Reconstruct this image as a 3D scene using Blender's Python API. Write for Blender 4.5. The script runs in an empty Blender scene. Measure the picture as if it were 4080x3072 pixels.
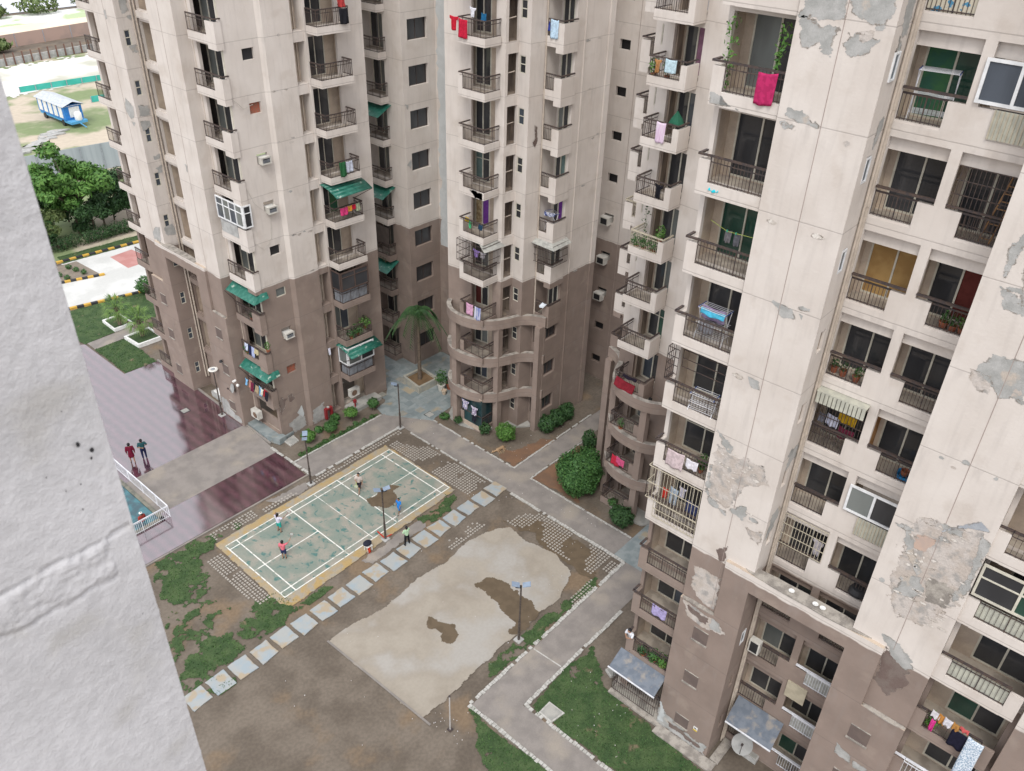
import bpy, bmesh, math, random
import numpy as np
from mathutils import Vector, Matrix, noise
random.seed(7)
C = bpy.context.scene.collection
# ---------------------------------------------------------------- camera
CAMP = (-17.36379, -31.6167, 37.45794); PITCH, YAW, ROLL = 0.58283, 0.7073, -0.03171
F = Vector((math.cos(PITCH)*math.cos(YAW), math.cos(PITCH)*math.sin(YAW), -math.sin(PITCH)))
Rt = F.cross(Vector((0, 0, 1))).normalized(); Dn = F.cross(Rt)
R2 = math.cos(ROLL)*Rt + math.sin(ROLL)*Dn; D2 = -math.sin(ROLL)*Rt + math.cos(ROLL)*Dn
cam = bpy.data.cameras.new('camera'); co = bpy.data.objects.new('camera', cam); C.objects.link(co)
M = Matrix((R2, -D2, -F)).transposed().to_4x4(); M.translation = Vector(CAMP)
co.matrix_world = M
cam.sensor_width = 36; cam.sensor_fit = 'HORIZONTAL'; cam.lens = 36*3355.849/4080
cam.dof.use_dof = True; cam.dof.focus_distance = 45; cam.dof.aperture_fstop = 9
cam.clip_start = 0.05; cam.clip_end = 2000
bpy.context.scene.camera = co
# ---------------------------------------------------------------- light
SUN_EL, SUN_AZ = math.radians(55), math.radians(214)   # direction the sun stands in (from +x, counter-clockwise)
w = bpy.data.worlds.new('World'); bpy.context.scene.world = w; w.use_nodes = True
nt = w.node_tree; bg = nt.nodes['Background']
sky = nt.nodes.new('ShaderNodeTexSky'); sky.sky_type = 'NISHITA'; sky.sun_disc = False
sky.sun_elevation = SUN_EL; sky.sun_rotation = math.pi/2 - SUN_AZ
sky.air_density = 1.0; sky.dust_density = 4.0; sky.ozone_density = 1.0; sky.altitude = 200
hs = nt.nodes.new('ShaderNodeHueSaturation'); hs.inputs['Saturation'].default_value = 0.22
# thin overcast: a bright even cloud veil over the sky
cv = nt.nodes.new('ShaderNodeMix'); cv.data_type = 'RGBA'; cv.inputs[0].default_value = 0.7; cv.inputs[7].default_value = (9.0, 9.15, 9.7, 1)
nt.links.new(sky.outputs[0], hs.inputs['Color']); nt.links.new(hs.outputs[0], cv.inputs[6]); nt.links.new(cv.outputs[2], bg.inputs[0])
bg.inputs[1].default_value = 0.15
sl = bpy.data.lights.new('sun', 'SUN'); sl.energy = 1.4; sl.angle = math.radians(20); sl.color = (1, 0.96, 0.9)
so = bpy.data.objects.new('sun', sl); C.objects.link(so)
sd = Vector((math.cos(SUN_EL)*math.cos(SUN_AZ), math.cos(SUN_EL)*math.sin(SUN_AZ), math.sin(SUN_EL)))
so.rotation_euler = sd.to_track_quat('Z', 'Y').to_euler(); so.location = sd*80
vs = bpy.context.scene.view_settings
vs.view_transform = 'Standard'; vs.look = 'None'; vs.gamma = 1; vs.exposure = 0.3
bpy.context.scene.cycles.max_bounces = 6
# ---------------------------------------------------------------- materials
MATS = {}
def mat(name, c1, c2=None, scale=3.0, lo=0.4, hi=0.6, rough=0.85, bump=0.0, bscale=40, fine=0.0, metal=0.0, dist=0.0, detail=6, spec=0.3, stretch=None, c3=None, s3=None, t3=(0.6, 0.7), trans=0.0):
    m = bpy.data.materials.new(name); m.use_nodes = True; t = m.node_tree; b = t.nodes['Principled BSDF']
    L = t.links.new
    b.inputs['Roughness'].default_value = rough; b.inputs['Metallic'].default_value = metal
    b.inputs['Specular IOR Level'].default_value = spec
    g = t.nodes.new('ShaderNodeNewGeometry'); pos = g.outputs['Position']
    if stretch:
        mp = t.nodes.new('ShaderNodeMapping'); mp.inputs['Scale'].default_value = stretch; L(pos, mp.inputs[0]); p1 = mp.outputs[0]
    else: p1 = pos
    def nz(s, d=detail, v=None):
        n = t.nodes.new('ShaderNodeTexNoise'); n.inputs['Scale'].default_value = s; n.inputs['Detail'].default_value = d
        n.inputs['Distortion'].default_value = dist; L(v if v else p1, n.inputs['Vector']); return n.outputs['Fac']
    def rmp(f, a, z):
        r = t.nodes.new('ShaderNodeMapRange'); r.inputs[1].default_value = a; r.inputs[2].default_value = z; r.interpolation_type = 'SMOOTHSTEP'; L(f, r.inputs[0]); return r.outputs[0]
    def mix(f, a, z, mode='MIX'):
        x = t.nodes.new('ShaderNodeMix'); x.data_type = 'RGBA'; x.blend_type = mode
        if isinstance(f, float): x.inputs[0].default_value = f
        else: L(f, x.inputs[0])
        for i, s in ((6, a), (7, z)):
            if isinstance(s, tuple): x.inputs[i].default_value = (*s, 1)
            else: L(s, x.inputs[i])
        return x.outputs[2]
    col = mix(rmp(nz(scale), lo, hi), c1, c2 if c2 else tuple(x*0.85 for x in c1))
    if c3: col = mix(rmp(nz(s3 or scale*0.4), *t3), col, c3)
    if fine: 
        f = rmp(nz(scale*12, 3), 0.3, 0.7); k = 1-fine
        col = mix(f, mix(1.0, col, (k, k, k), 'MULTIPLY'), col)
    L(col, b.inputs['Base Color'])
    if bump:
        bp = t.nodes.new('ShaderNodeBump'); bp.inputs['Strength'].default_value = bump; bp.inputs['Distance'].default_value = 0.02
        L(nz(bscale, 4, pos), bp.inputs['Height']); L(bp.outputs[0], b.inputs['Normal'])
    m['_h'] = 1
    MATS[name] = m; m.node_tree['x'] = 0
    return m
def Z(k): return 12.18 + 3.012*k
def plaster():
    m = bpy.data.materials.new('tower_plaster'); m.use_nodes = True; t = m.node_tree; b = t.nodes['Principled BSDF']; L = t.links.new
    b.inputs['Roughness'].default_value = 0.9; b.inputs['Specular IOR Level'].default_value = 0.2
    g = t.nodes.new('ShaderNodeNewGeometry'); pos = g.outputs['Position']
    sp = t.nodes.new('ShaderNodeSeparateXYZ'); L(pos, sp.inputs[0])
    def mth(op, a, bb=None, c=None):
        n = t.nodes.new('ShaderNodeMath'); n.operation = op
        for i, s in enumerate((a, bb, c)):
            if s is None: continue
            if isinstance(s, (int, float)): n.inputs[i].default_value = s
            else: L(s, n.inputs[i])
        return n.outputs[0]
    def nz(s, d=5, st=None):
        n = t.nodes.new('ShaderNodeTexNoise'); n.inputs['Scale'].default_value = s; n.inputs['Detail'].default_value = d
        if st:
            mp = t.nodes.new('ShaderNodeMapping'); mp.inputs['Scale'].default_value = st; L(pos, mp.inputs[0]); L(mp.outputs[0], n.inputs['Vector'])
        else: L(pos, n.inputs['Vector'])
        return n.outputs['Fac']
    def rmp(f, a, z, o0=0.0, o1=1.0):
        r = t.nodes.new('ShaderNodeMapRange'); r.inputs[1].default_value = a; r.inputs[2].default_value = z; r.inputs[3].default_value = o0; r.inputs[4].default_value = o1; L(f, r.inputs[0]); return r.outputs[0]
    def mix(f, a, z, mode='MIX'):
        x = t.nodes.new('ShaderNodeMix'); x.data_type = 'RGBA'; x.blend_type = mode
        if isinstance(f, float): x.inputs[0].default_value = f
        else: L(f, x.inputs[0])
        for i, s in ((6, a), (7, z)):
            if isinstance(s, tuple): x.inputs[i].default_value = (*s, 1)
            else: L(s, x.inputs[i])
        return x.outputs[2]
    wob = mth('MULTIPLY_ADD', nz(1.3, 3), 0.25, -0.125)
    zz = mth('ADD', sp.outputs['Z'], wob)
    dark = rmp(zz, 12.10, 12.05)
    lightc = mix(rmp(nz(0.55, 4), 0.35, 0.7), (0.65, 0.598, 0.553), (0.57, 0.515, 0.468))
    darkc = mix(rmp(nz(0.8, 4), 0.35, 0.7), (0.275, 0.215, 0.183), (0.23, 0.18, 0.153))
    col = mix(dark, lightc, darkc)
    # rain streaks and general grime, with the shapes of real stains
    st = rmp(nz(2.2, 5, (2.2, 2.2, 0.22)), 0.52, 0.72)
    col = mix(mth('MULTIPLY', st, 0.27), col, mix(0.5, (0.26, 0.235, 0.22), col))
    st2 = rmp(nz(0.9, 8), 0.58, 0.68)
    col = mix(mth('MULTIPLY', st2, 0.22), col, (0.42, 0.35, 0.29))
    # stains that run down from each floor joint
    fz = mth('FRACT', mth('DIVIDE', mth('SUBTRACT', sp.outputs['Z'], Z(0)-30.12), 3.012))
    under = mth('MULTIPLY', rmp(fz, 0.55, 1.0), rmp(nz(1.6, 6, (1.5, 1.5, 0.5)), 0.53, 0.66))
    col = mix(mth('MULTIPLY', under, 0.22), col, (0.33, 0.3, 0.28))
    # expansion joint at each floor
    jd = mth('ABSOLUTE', mth('SUBTRACT', fz, mth('MULTIPLY_ADD', nz(3, 2), 0.006, 0.0)))
    jd2 = mth('MINIMUM', jd, mth('SUBTRACT', 1.0, fz))
    joint = rmp(jd2, 0.006, 0.0025)
    col = mix(mth('MULTIPLY', joint, 0.33), col, (0.13, 0.11, 0.10))
    L(col, b.inputs['Base Color'])
    bp = t.nodes.new('ShaderNodeBump'); bp.inputs['Strength'].default_value = 0.35; bp.inputs['Distance'].default_value = 0.02
    h = mth('SUBTRACT', nz(9, 6), mth('MULTIPLY', joint, 0.8)); L(h, bp.inputs['Height']); L(bp.outputs[0], b.inputs['Normal'])
    return m
PL = plaster()
CEM = mat('bare_cement', (0.35, 0.35, 0.335), (0.45, 0.445, 0.43), 2.5, 0.35, 0.65, bump=0.5, bscale=14, fine=0.12, c3=(0.50, 0.44, 0.38), t3=(0.6, 0.66))
TAN = mat('worn_render', (0.50, 0.44, 0.39), (0.56, 0.51, 0.47), 2.2, 0.4, 0.6, bump=0.9, bscale=9, fine=0.15, c3=(0.37, 0.35, 0.33), s3=2.4, t3=(0.48, 0.66), detail=10)
STAIN = mat('damp_stain', (0.17, 0.125, 0.11), (0.2, 0.16, 0.14), 2.2, 0.4, 0.6, fine=0.15, bump=0.3, bscale=9)
FLAKE = mat('peeled_paint_flakes', (0.68, 0.64, 0.59), (0.5, 0.45, 0.4), 6, bump=0.8, bscale=20)
TOPC = mat('weathered_concrete_top', (0.42, 0.385, 0.34), (0.26, 0.235, 0.21), 2.5, 0.4, 0.62, bump=0.9, bscale=10, fine=0.2)
GROOVE = mat('groove_shadow_line', (0.36, 0.29, 0.26))
def glass(name, c, rough=0.08, spec=0.6):
    m = mat(name, c, tuple(x*1.6+0.004 for x in c), 0.7, 0.35, 0.7, rough=rough, spec=spec, stretch=(1, 1, 0.3)); return m
GL = glass('dark_window_glass', (0.033, 0.034, 0.037)); GLG = glass('green_tinted_glass', (0.02, 0.055, 0.04)); GLB = glass('blue_grey_glass', (0.05, 0.06, 0.075)); GLC = glass('grey_curtain_behind_glass', (0.12, 0.13, 0.125), 0.25)
def cl(name, c, c2=None, **k): return mat(name, c, c2, k.pop('scale', 5), rough=0.95, spec=0.1, **k)
PUR = cl('purple_curtain', (0.16, 0.05, 0.27)); PINKC = cl('mauve_curtain', (0.27, 0.14, 0.2)); REDC = cl('red_brown_curtain', (0.13, 0.035, 0.03)); YEL = cl('ochre_blind', (0.42, 0.27, 0.11), (0.33, 0.2, 0.08), scale=1.2); WHC = cl('white_net_curtain', (0.5, 0.5, 0.52)); TEAC = cl('grey_green_curtain', (0.14, 0.2, 0.19)); TANB = cl('patterned_board', (0.42, 0.33, 0.2), (0.25, 0.18, 0.1), scale=6)
GREENW = mat('green_painted_wall', (0.035, 0.11, 0.075), (0.05, 0.14, 0.06), 2)
FRC = mat('cream_window_frame', (0.6, 0.57, 0.48), rough=0.5); FRW = mat('white_window_frame', (0.78, 0.79, 0.8), rough=0.4); FRD = mat('brown_window_frame', (0.1, 0.07, 0.06), rough=0.5)
RAIL = mat('dark_railing_paint', (0.055, 0.045, 0.045), (0.085, 0.06, 0.05), 8, rough=0.6); RAILC = mat('cream_railing_paint', (0.5, 0.45, 0.35), rough=0.6); RAILW = mat('white_steel', (0.75, 0.76, 0.8), rough=0.35)
BEIGE = mat('beige_balcony_paint', (0.52, 0.43, 0.34), (0.44, 0.36, 0.29), 1.5, fine=0.08); ORG = mat('orange_wood_panel', (0.42, 0.22, 0.09), (0.3, 0.15, 0.06), 3, stretch=(3, 3, 0.4)); TILE = mat('balcony_floor_tile', (0.42, 0.37, 0.31), (0.3, 0.26, 0.22), 2)
CORR = mat('pale_corrugated_sheet', (0.5, 0.5, 0.42), (0.42, 0.42, 0.36), 3, rough=0.5); CORB = mat('grey_ribbed_panel', (0.35, 0.38, 0.42), (0.28, 0.3, 0.33), 3, rough=0.5)
AWN = mat('green_plastic_sheet', (0.018, 0.125, 0.09), (0.04, 0.17, 0.13), 4, rough=0.35, c3=(0.35, 0.42, 0.36), s3=3, t3=(0.6, 0.72)); TIN = mat('blue_grey_tin_sheet', (0.115, 0.135, 0.165), (0.15, 0.17, 0.2), 3, rough=0.55, c3=(0.25, 0.23, 0.21), s3=2.2, t3=(0.5, 0.68)); FIB = mat('grey_fibre_sheet', (0.4, 0.4, 0.37), (0.3, 0.3, 0.28), 4)
ACW = mat('aged_white_plastic', (0.62, 0.6, 0.55), rough=0.5); BLK = mat('black_plastic', (0.03, 0.03, 0.033), rough=0.5); REDP = mat('red_paint', (0.28, 0.03, 0.035), rough=0.5); BRICK = mat('exposed_brick', (0.35, 0.1, 0.06), (0.25, 0.13, 0.09), 9); PIPE = mat('beige_drain_pipe', (0.5, 0.43, 0.36), rough=0.6); TERR = mat('terracotta', (0.32, 0.11, 0.06))
WHP = mat('white_paint', (0.78, 0.78, 0.76), (0.68, 0.68, 0.66), 5, 0.45, 0.6, rough=0.6)
BLUEP = mat('blue_plastic', (0.02, 0.22, 0.5), rough=0.4); SOLAR = mat('solar_panel_glass', (0.25, 0.32, 0.42), rough=0.15, spec=0.8); LAMPW = mat('lamp_white_enamel', (0.75, 0.74, 0.7), rough=0.4)
SKIN = mat('skin', (0.34, 0.19, 0.12), rough=0.6); HAIR = mat('black_hair', (0.012, 0.011, 0.013), rough=0.5); EYE = mat('eye_dark', (0.01, 0.01, 0.01), rough=0.2)
# ---------------------------------------------------------------- mesh helpers
ORG_ = {}
class MB:
    def __init__(s, mir=False): s.v = []; s.f = []; s.m = []; s.mir = mir
    def add(s, vs_, fs, m=0):
        o = len(s.v)
        if s.mir: s.v += [(x, -5.75-y, z) for x, y, z in vs_]; s.f += [tuple(o+i for i in reversed(f)) for f in fs]
        else: s.v += [tuple(p) for p in vs_]; s.f += [tuple(o+i for i in f) for f in fs]
        s.m += [m]*len(fs)
    def quad(s, a, b, c, d, m=0): s.add([a, b, c, d], [(0, 1, 2, 3)], m)
    def prism(s, poly, z0, z1, m=0, mt=None):
        n = len(poly)
        A = sum(poly[i][0]*poly[(i+1) % n][1]-poly[(i+1) % n][0]*poly[i][1] for i in range(n))
        if A < 0: poly = poly[::-1]
        vs_ = [(x, y, z0) for x, y in poly]+[(x, y, z1) for x, y in poly]
        s.add(vs_, [tuple(reversed(range(n)))]+[(i, (i+1) % n, n+(i+1) % n, n+i) for i in range(n)], m)
        s.add([(x, y, z1) for x, y in poly], [tuple(range(n))], m if mt is None else mt)
    def box(s, x0, x1, y0, y1, z0, z1, m=0, mt=None):
        x0, x1 = sorted((x0, x1)); y0, y1 = sorted((y0, y1)); s.prism([(x0, y0), (x1, y0), (x1, y1), (x0, y1)], z0, z1, m, mt)
    def bar(s, p, q, wd, ht, m=0, up=(0, 0, 1)):
        p = Vector(p); q = Vector(q); d = (q-p).normalized(); u = Vector(up)
        if abs(d.dot(u)) > 0.95: u = Vector((1, 0, 0))
        r = d.cross(u).normalized()*wd/2; u2 = r.cross(d).normalized()*ht/2
        vs_ = [p-r-u2, p+r-u2, p+r+u2, p-r+u2, q-r-u2, q+r-u2, q+r+u2, q-r+u2]
        s.add([tuple(x) for x in vs_], [(3, 2, 1, 0), (4, 5, 6, 7), (0, 1, 5, 4), (1, 2, 6, 5), (2, 3, 7, 6), (3, 0, 4, 7)], m)
    def tube(s, p, q, r, r2=None, n=8, m=0):
        r2 = r if r2 is None else r2; p = Vector(p); q = Vector(q); d = (q-p).normalized()
        u = Vector((0, 0, 1)) if abs(d.z) < 0.9 else Vector((1, 0, 0)); a = d.cross(u).normalized(); b = a.cross(d)
        vs_ = [tuple(p+(a*math.cos(2*math.pi*i/n)-b*math.sin(2*math.pi*i/n))*r) for i in range(n)]+[tuple(q+(a*math.cos(2*math.pi*i/n)-b*math.sin(2*math.pi*i/n))*r2) for i in range(n)]
        s.add(vs_, [(i, (i+1) % n, n+(i+1) % n, n+i) for i in range(n)]+[tuple(reversed(range(n))), tuple(range(n, 2*n))], m)
    def sph(s, c, r, n=10, m=0, sc=(1, 1, 1)):
        vs_ = []; fs = []; h = n//2+1
        for j in range(h+1):
            for i in range(n):
                a = 2*math.pi*i/n; b = math.pi*j/h
                vs_.append((c[0]+r*sc[0]*math.cos(a)*math.sin(b), c[1]+r*sc[1]*math.sin(a)*math.sin(b), c[2]+r*sc[2]*math.cos(b)))
        for j in range(h):
            for i in range(n): fs.append((j*n+i, (j+1)*n+i, (j+1)*n+(i+1) % n, j*n+(i+1) % n))
        s.add(vs_, fs, m)
    def lathe(s, c, prof, n=14, m=0):
        vs_ = [(c[0]+r*math.cos(2*math.pi*i/n), c[1]+r*math.sin(2*math.pi*i/n), c[2]+z) for r, z in prof for i in range(n)]
        fs = [(j*n+i, j*n+(i+1) % n, (j+1)*n+(i+1) % n, (j+1)*n+i) for j in range(len(prof)-1) for i in range(n)]
        fs.append(tuple(reversed(range(n)))); fs.append(tuple(range((len(prof)-1)*n, len(prof)*n)))
        s.add(vs_, fs, m)
    def wall(s, p, q, z0, z1, holes=(), depth=0.25, m=0, mr=None):
        """vertical wall p->q (outside on the right of p->q) with rectangular holes (u0,u1,za,zb)"""
        p = Vector((p[0], p[1])); q = Vector((q[0], q[1])); Ln = (q-p).length; d = (q-p)/Ln; nn = Vector((d.y, -d.x))
        us = sorted({0, Ln}|{min(max(h[i], 0), Ln) for h in holes for i in (0, 1)}); zs = sorted({z0, z1}|{min(max(h[i], z0), z1) for h in holes for i in (2, 3)})
        P = lambda u, z, k=0: (p.x+d.x*u-nn.x*k, p.y+d.y*u-nn.y*k, z)
        for i in range(len(us)-1):
            run = None
            for j in range(len(zs)-1):
                uc = (us[i]+us[i+1])/2; zc = (zs[j]+zs[j+1])/2
                if any(h[0] < uc < h[1] and h[2] < zc < h[3] for h in holes):
                    if run is not None: s.quad(P(us[i], run), P(us[i+1], run), P(us[i+1], zs[j]), P(us[i], zs[j]), m); run = None
                elif run is None: run = zs[j]
            if run is not None: s.quad(P(us[i], run), P(us[i+1], run), P(us[i+1], z1), P(us[i], z1), m)
        mr = m if mr is None else mr
        for h in holes:
            a, b, c, e = h[:4]; k = h[4] if len(h) > 4 else depth
            if c >= z1 or e <= z0: continue
            s.quad(P(a, c), P(b, c), P(b, c, k), P(a, c, k), mr); s.quad(P(a, e, k), P(b, e, k), P(b, e), P(a, e), mr)
            s.quad(P(a, c, k), P(a, e, k), P(a, e), P(a, c), mr); s.quad(P(b, c), P(b, e), P(b, e, k), P(b, c, k), mr)
    def room(s, p, q, u0, u1, z0, z1, k0, k1, hole=None, m=0, mf=None, hd=0.08):
        """inside of a recess behind wall p->q between depths k0..k1"""
        p = Vector((p[0], p[1])); q = Vector((q[0], q[1])); d = (q-p).normalized(); nn = Vector((d.y, -d.x))
        P = lambda u, z, k: (p.x+d.x*u-nn.x*k, p.y+d.y*u-nn.y*k, z)
        mf = m if mf is None else mf
        s.quad(P(u0, z0, k0), P(u1, z0, k0), P(u1, z0, k1), P(u0, z0, k1), mf); s.quad(P(u0, z1, k1), P(u1, z1, k1), P(u1, z1, k0), P(u0, z1, k0), m)
        s.quad(P(u0, z0, k0), P(u0, z0, k1), P(u0, z1, k1), P(u0, z1, k0), m); s.quad(P(u1, z0, k1), P(u1, z0, k0), P(u1, z1, k0), P(u1, z1, k1), m)
        a = P(u0, z0, k1); b = P(u1, z0, k1)
        hl = [(hole[0]-u0, hole[1]-u0, hole[2], hole[3])] if hole else []
        s.wall(a, b, z0, z1, hl, hd, m)
    def build(s, name, mats, parent=None, org=None, smooth=False):
        off = org if org is not None else (ORG_[parent.name] if parent else (0, 0, 0))
        me = bpy.data.meshes.new(name); me.from_pydata([(x-off[0], y-off[1], z-off[2]) for x, y, z in s.v], [], s.f)
        for x in (mats if isinstance(mats, (list, tuple)) else [mats]): me.materials.append(x)
        me.polygons.foreach_set('material_index', s.m)
        if smooth: me.polygons.foreach_set('use_smooth', [True]*len(s.f))
        me.update()
        o = bpy.data.objects.new(name, me); C.objects.link(o)
        if parent: o.parent = parent
        elif org is not None: o.location = org
        ORG_[o.name] = off
        return o
def tag(o, label, cat, group=None, kind=None):
    if label: o['label'] = label
    if cat: o['category'] = cat
    if group: o['group'] = group
    if kind: o['kind'] = kind
    return o
def empty(name, loc, label, cat, group=None):
    o = bpy.data.objects.new(name, None); C.objects.link(o); o.location = loc; o.empty_display_size = 0.3; ORG_[o.name] = tuple(loc)
    return tag(o, label, cat, group)
def fr2(p, q):
    p = Vector((p[0], p[1])); q = Vector((q[0], q[1])); d = (q-p).normalized(); return p, d, Vector((d.y, -d.x))
def window(name, parent, p, q, u0, u1, z0, z1, k, n=2, fm=None, panes=None, fw=0.06, trans=None, mir=False, label=None, open_=False):
    """frame + panes set k behind (negative: in front of) wall line p->q"""
    fm = fm or FRC; panes = panes or [GL]; p, d, nn = fr2(p, q); mb = MB(mir); ml = [fm]+list(dict.fromkeys(panes))
    P = lambda u, z, kk: (p.x+d.x*u-nn.x*kk, p.y+d.y*u-nn.y*kk, z)
    def b(ua, ub, za, zb, ka, kb, m):
        v = [P(ua, za, kb), P(ub, za, kb), P(ub, za, ka), P(ua, za, ka), P(ua, zb, kb), P(ub, zb, kb), P(ub, zb, ka), P(ua, zb, ka)]
        mb.add(v, [(0, 1, 2, 3), (7, 6, 5, 4), (0, 4, 5, 1), (1, 5, 6, 2), (2, 6, 7, 3), (3, 7, 4, 0)], m)
    b(u0, u0+fw, z0, z1, k-0.03, k+0.03, 0); b(u1-fw, u1, z0, z1, k-0.03, k+0.03, 0)
    b(u0+fw, u1-fw, z0, z0+fw, k-0.03, k+0.03, 0); b(u0+fw, u1-fw, z1-fw, z1, k-0.03, k+0.03, 0)
    wd = (u1-u0-2*fw)/n
    for i in range(n):
        a = u0+fw+i*wd
        if i: b(a-fw/2, a+fw/2, z0+fw, z1-fw, k-0.028, k+0.02, 0)
        kk = k+0.005+0.012*(i % 2)
        pm = panes[i % len(panes)]
        mb.quad(P(a, z0+fw, kk), P(a+wd, z0+fw, kk), P(a+wd, z1-fw, kk), P(a, z1-fw, kk), ml.index(pm))
    if trans: b(u0+fw, u1-fw, trans-0.025, trans+0.025, k-0.026, k+0.018, 0)
    o = mb.build(name, ml, parent)
    if label: o['label'] = label
    return o
def railing(parent, path, zb, zt, m=None, bars=0.115, mir=False, top=0.09, name='railing', over=0.0, mid=True):
    mb = MB(mir); m = m or RAIL
    for a, b in zip(path[:-1], path[1:]):
        L = math.dist(a, b)
        if L < 0.02: continue
        mb.bar((*a, zt), (*b, zt), top, 0.06)
        if mid: mb.bar((*a, zt-0.2), (*b, zt-0.2), 0.03, 0.03)
        mb.bar((*a, zb+0.05), (*b, zb+0.05), 0.03, 0.03)
        n = max(1, int(L/bars)); 
        for i in range(n+1):
            t = i/n; x = a[0]+(b[0]-a[0])*t; y = a[1]+(b[1]-a[1])*t; e = 0.0075 if i % 6 else 0.016
            mb.box(x-e, x+e, y-e, y+e, zb, zt-0.03)
    return mb.build(name, [m], parent)
def cage(parent, path, zb, zt, m, mir=False, bars=0.13, rows=3, label=None):
    mb = MB(mir)
    for a, b in zip(path[:-1], path[1:]):
        L = math.dist(a, b); n = max(1, int(L/bars))
        for r in range(rows+1):
            z = zb+(zt-zb)*r/rows; mb.bar((*a, z), (*b, z), 0.025, 0.025)
        for i in range(n+1):
            t = i/n; x = a[0]+(b[0]-a[0])*t; y = a[1]+(b[1]-a[1])*t; mb.box(x-0.009, x+0.009, y-0.009, y+0.009, zb, zt)
    o = mb.build('security_grille', [m], parent)
    if label: o['label'] = label
    return o
def blob(pts, step=0.25, amp=0.1, seed=0, closed=True, soft=True):
    """ragged outline: corners cut, then displaced by noise of three sizes"""
    rnd = random.Random(seed)
    if soft:
        for _ in range(2):
            q = []
            for i in range(len(pts)):
                a = Vector(pts[i]); b = Vector(pts[(i+1) % len(pts)]); q += [tuple(a.lerp(b, 0.22)), tuple(a.lerp(b, 0.78))]
            pts = q
    out = []; n = len(pts)
    for i in range(n):
        a = Vector(pts[i]); b = Vector(pts[(i+1) % n]); L = (b-a).length; k = max(1, int(L/step))
        for j in range(k):
            pt = a.lerp(b, j/k); e = Vector((0, 0))
            for f, g in ((1.7, 1.3), (5.5, 0.5), (15, 0.14)):
                e += Vector((noise.noise(Vector((pt.x*f, pt.y*f, seed))), noise.noise(Vector((pt.x*f, pt.y*f, seed+9.3)))))*amp*g
            out.append(tuple(pt+e+Vector((rnd.uniform(-1, 1), rnd.uniform(-1, 1)))*amp*0.12))
    return out

def vnoise(x, y, seed):
    xi = np.floor(x).astype(np.int64); yi = np.floor(y).astype(np.int64); fx = x-xi; fy = y-yi; fx = fx*fx*(3-2*fx); fy = fy*fy*(3-2*fy)
    def h(a, b):
        n = (a*374761393+b*668265263+seed*362437) & 0x7fffffff; n = ((n ^ (n >> 13))*1274126177) & 0x7fffffff; return ((n ^ (n >> 16)) & 0xffff)/32767.5-1
    return (h(xi, yi)*(1-fx)+h(xi+1, yi)*fx)*(1-fy)+(h(xi, yi+1)*(1-fx)+h(xi+1, yi+1)*fx)*fy
def fbm(x, y, f, seed, o=4):
    s = 0; a = 1
    for i in range(o): s = s+a*vnoise(x*f, y*f, seed+i*17); f *= 2.1; a *= 0.55
    return s
def rows(poly, cell, amp, seed, f=2.0, hole=None, hf=1.0, band=None, ys=1.0):
    """ragged natural outline: cells of a fine grid kept where polygon distance + fractal noise is positive; merged into strips"""
    P = np.array(poly, float); m = amp*1.6; x0, y0 = P.min(0)-m; x1, y1 = P.max(0)+m
    nx_ = int((x1-x0)/cell)+1; ny_ = int((y1-y0)/cell)+1
    X, Y = np.meshgrid(x0+(np.arange(nx_)+.5)*cell, y0+(np.arange(ny_)+.5)*cell)
    D = np.full(X.shape, 1e9); ins = np.zeros(X.shape, bool)
    for i in range(len(P)):
        a = P[i]; b = P[(i+1) % len(P)]; d = b-a; t = np.clip(((X-a[0])*d[0]+(Y-a[1])*d[1])/max(d@d, 1e-9), 0, 1)
        D = np.minimum(D, np.hypot(X-a[0]-t*d[0], Y-a[1]-t*d[1]))
        if a[1] != b[1]: ins ^= ((a[1] > Y) != (b[1] > Y)) & (X < (b[0]-a[0])*(Y-a[1])/(b[1]-a[1])+a[0])
    S = np.where(ins, D, -D)+amp*fbm(X, Y*ys, f, seed)
    K = S > 0
    if band: K = (S > band[0]) & (S < band[1]) & (fbm(X, Y, 6, seed+99, 2) > band[2])
    if hole is not None: K &= fbm(X, Y, hf, seed+50) > hole
    out = []
    for j in range(ny_):
        r_ = K[j]; i = 0
        while i < nx_:
            if r_[i]:
                k = i
                while k < nx_ and r_[k]: k += 1
                out.append((x0+i*cell, x0+k*cell, y0+j*cell, y0+(j+1)*cell)); i = k
            else: i += 1
    return out
# ================================================================ TOWERS
TOP = Z(8)+1.5  # unseen tower tops, set low so more sky light reaches the walls
def bal(tower, k, mir, slab, sol, rpath, rmat=None, zr=1.28, cur=0.36, name='balcony', mats=None, bars=0.115, gb=None):
    """slab: polygon of the balcony plate; sol: list of (poly, z offsets) solid panels; rpath: railing path"""
    z = Z(k); mb = MB(mir); cx = sum(q[0] for q in slab)/len(slab); cy = sum(q[1] for q in slab)/len(slab)
    mb.prism([(x+(0.012 if x < cx else 0.0), y+(0.012 if y < cy else -0.012)) for x, y in slab], z-0.075, z+0.2, 0, 1)
    for s, a, b in sol: mb.prism(s, z+a, z+b, 0)
    # curb along the railing
    for a, b in zip(rpath[:-1], rpath[1:]):
        d = Vector((b[0]-a[0], b[1]-a[1])).normalized(); n = Vector((-d.y, d.x))*0.066
        A = Vector(a)-d*(0.0 if a == rpath[0] else 0.07); B = Vector(b)+d*0.0
        if zr > 0: mb.prism([tuple(A-n), tuple(B-n), tuple(B+n), tuple(A+n)], z-0.1-0.002*(a == rpath[0]), z+cur+0.002*(a == rpath[0]), 0)
    o = mb.build(name, mats or [PL, TILE], tower)
    if rpath: railing(o, rpath, z+cur, z+zr, rmat, bars, mir)
    return o
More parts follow.
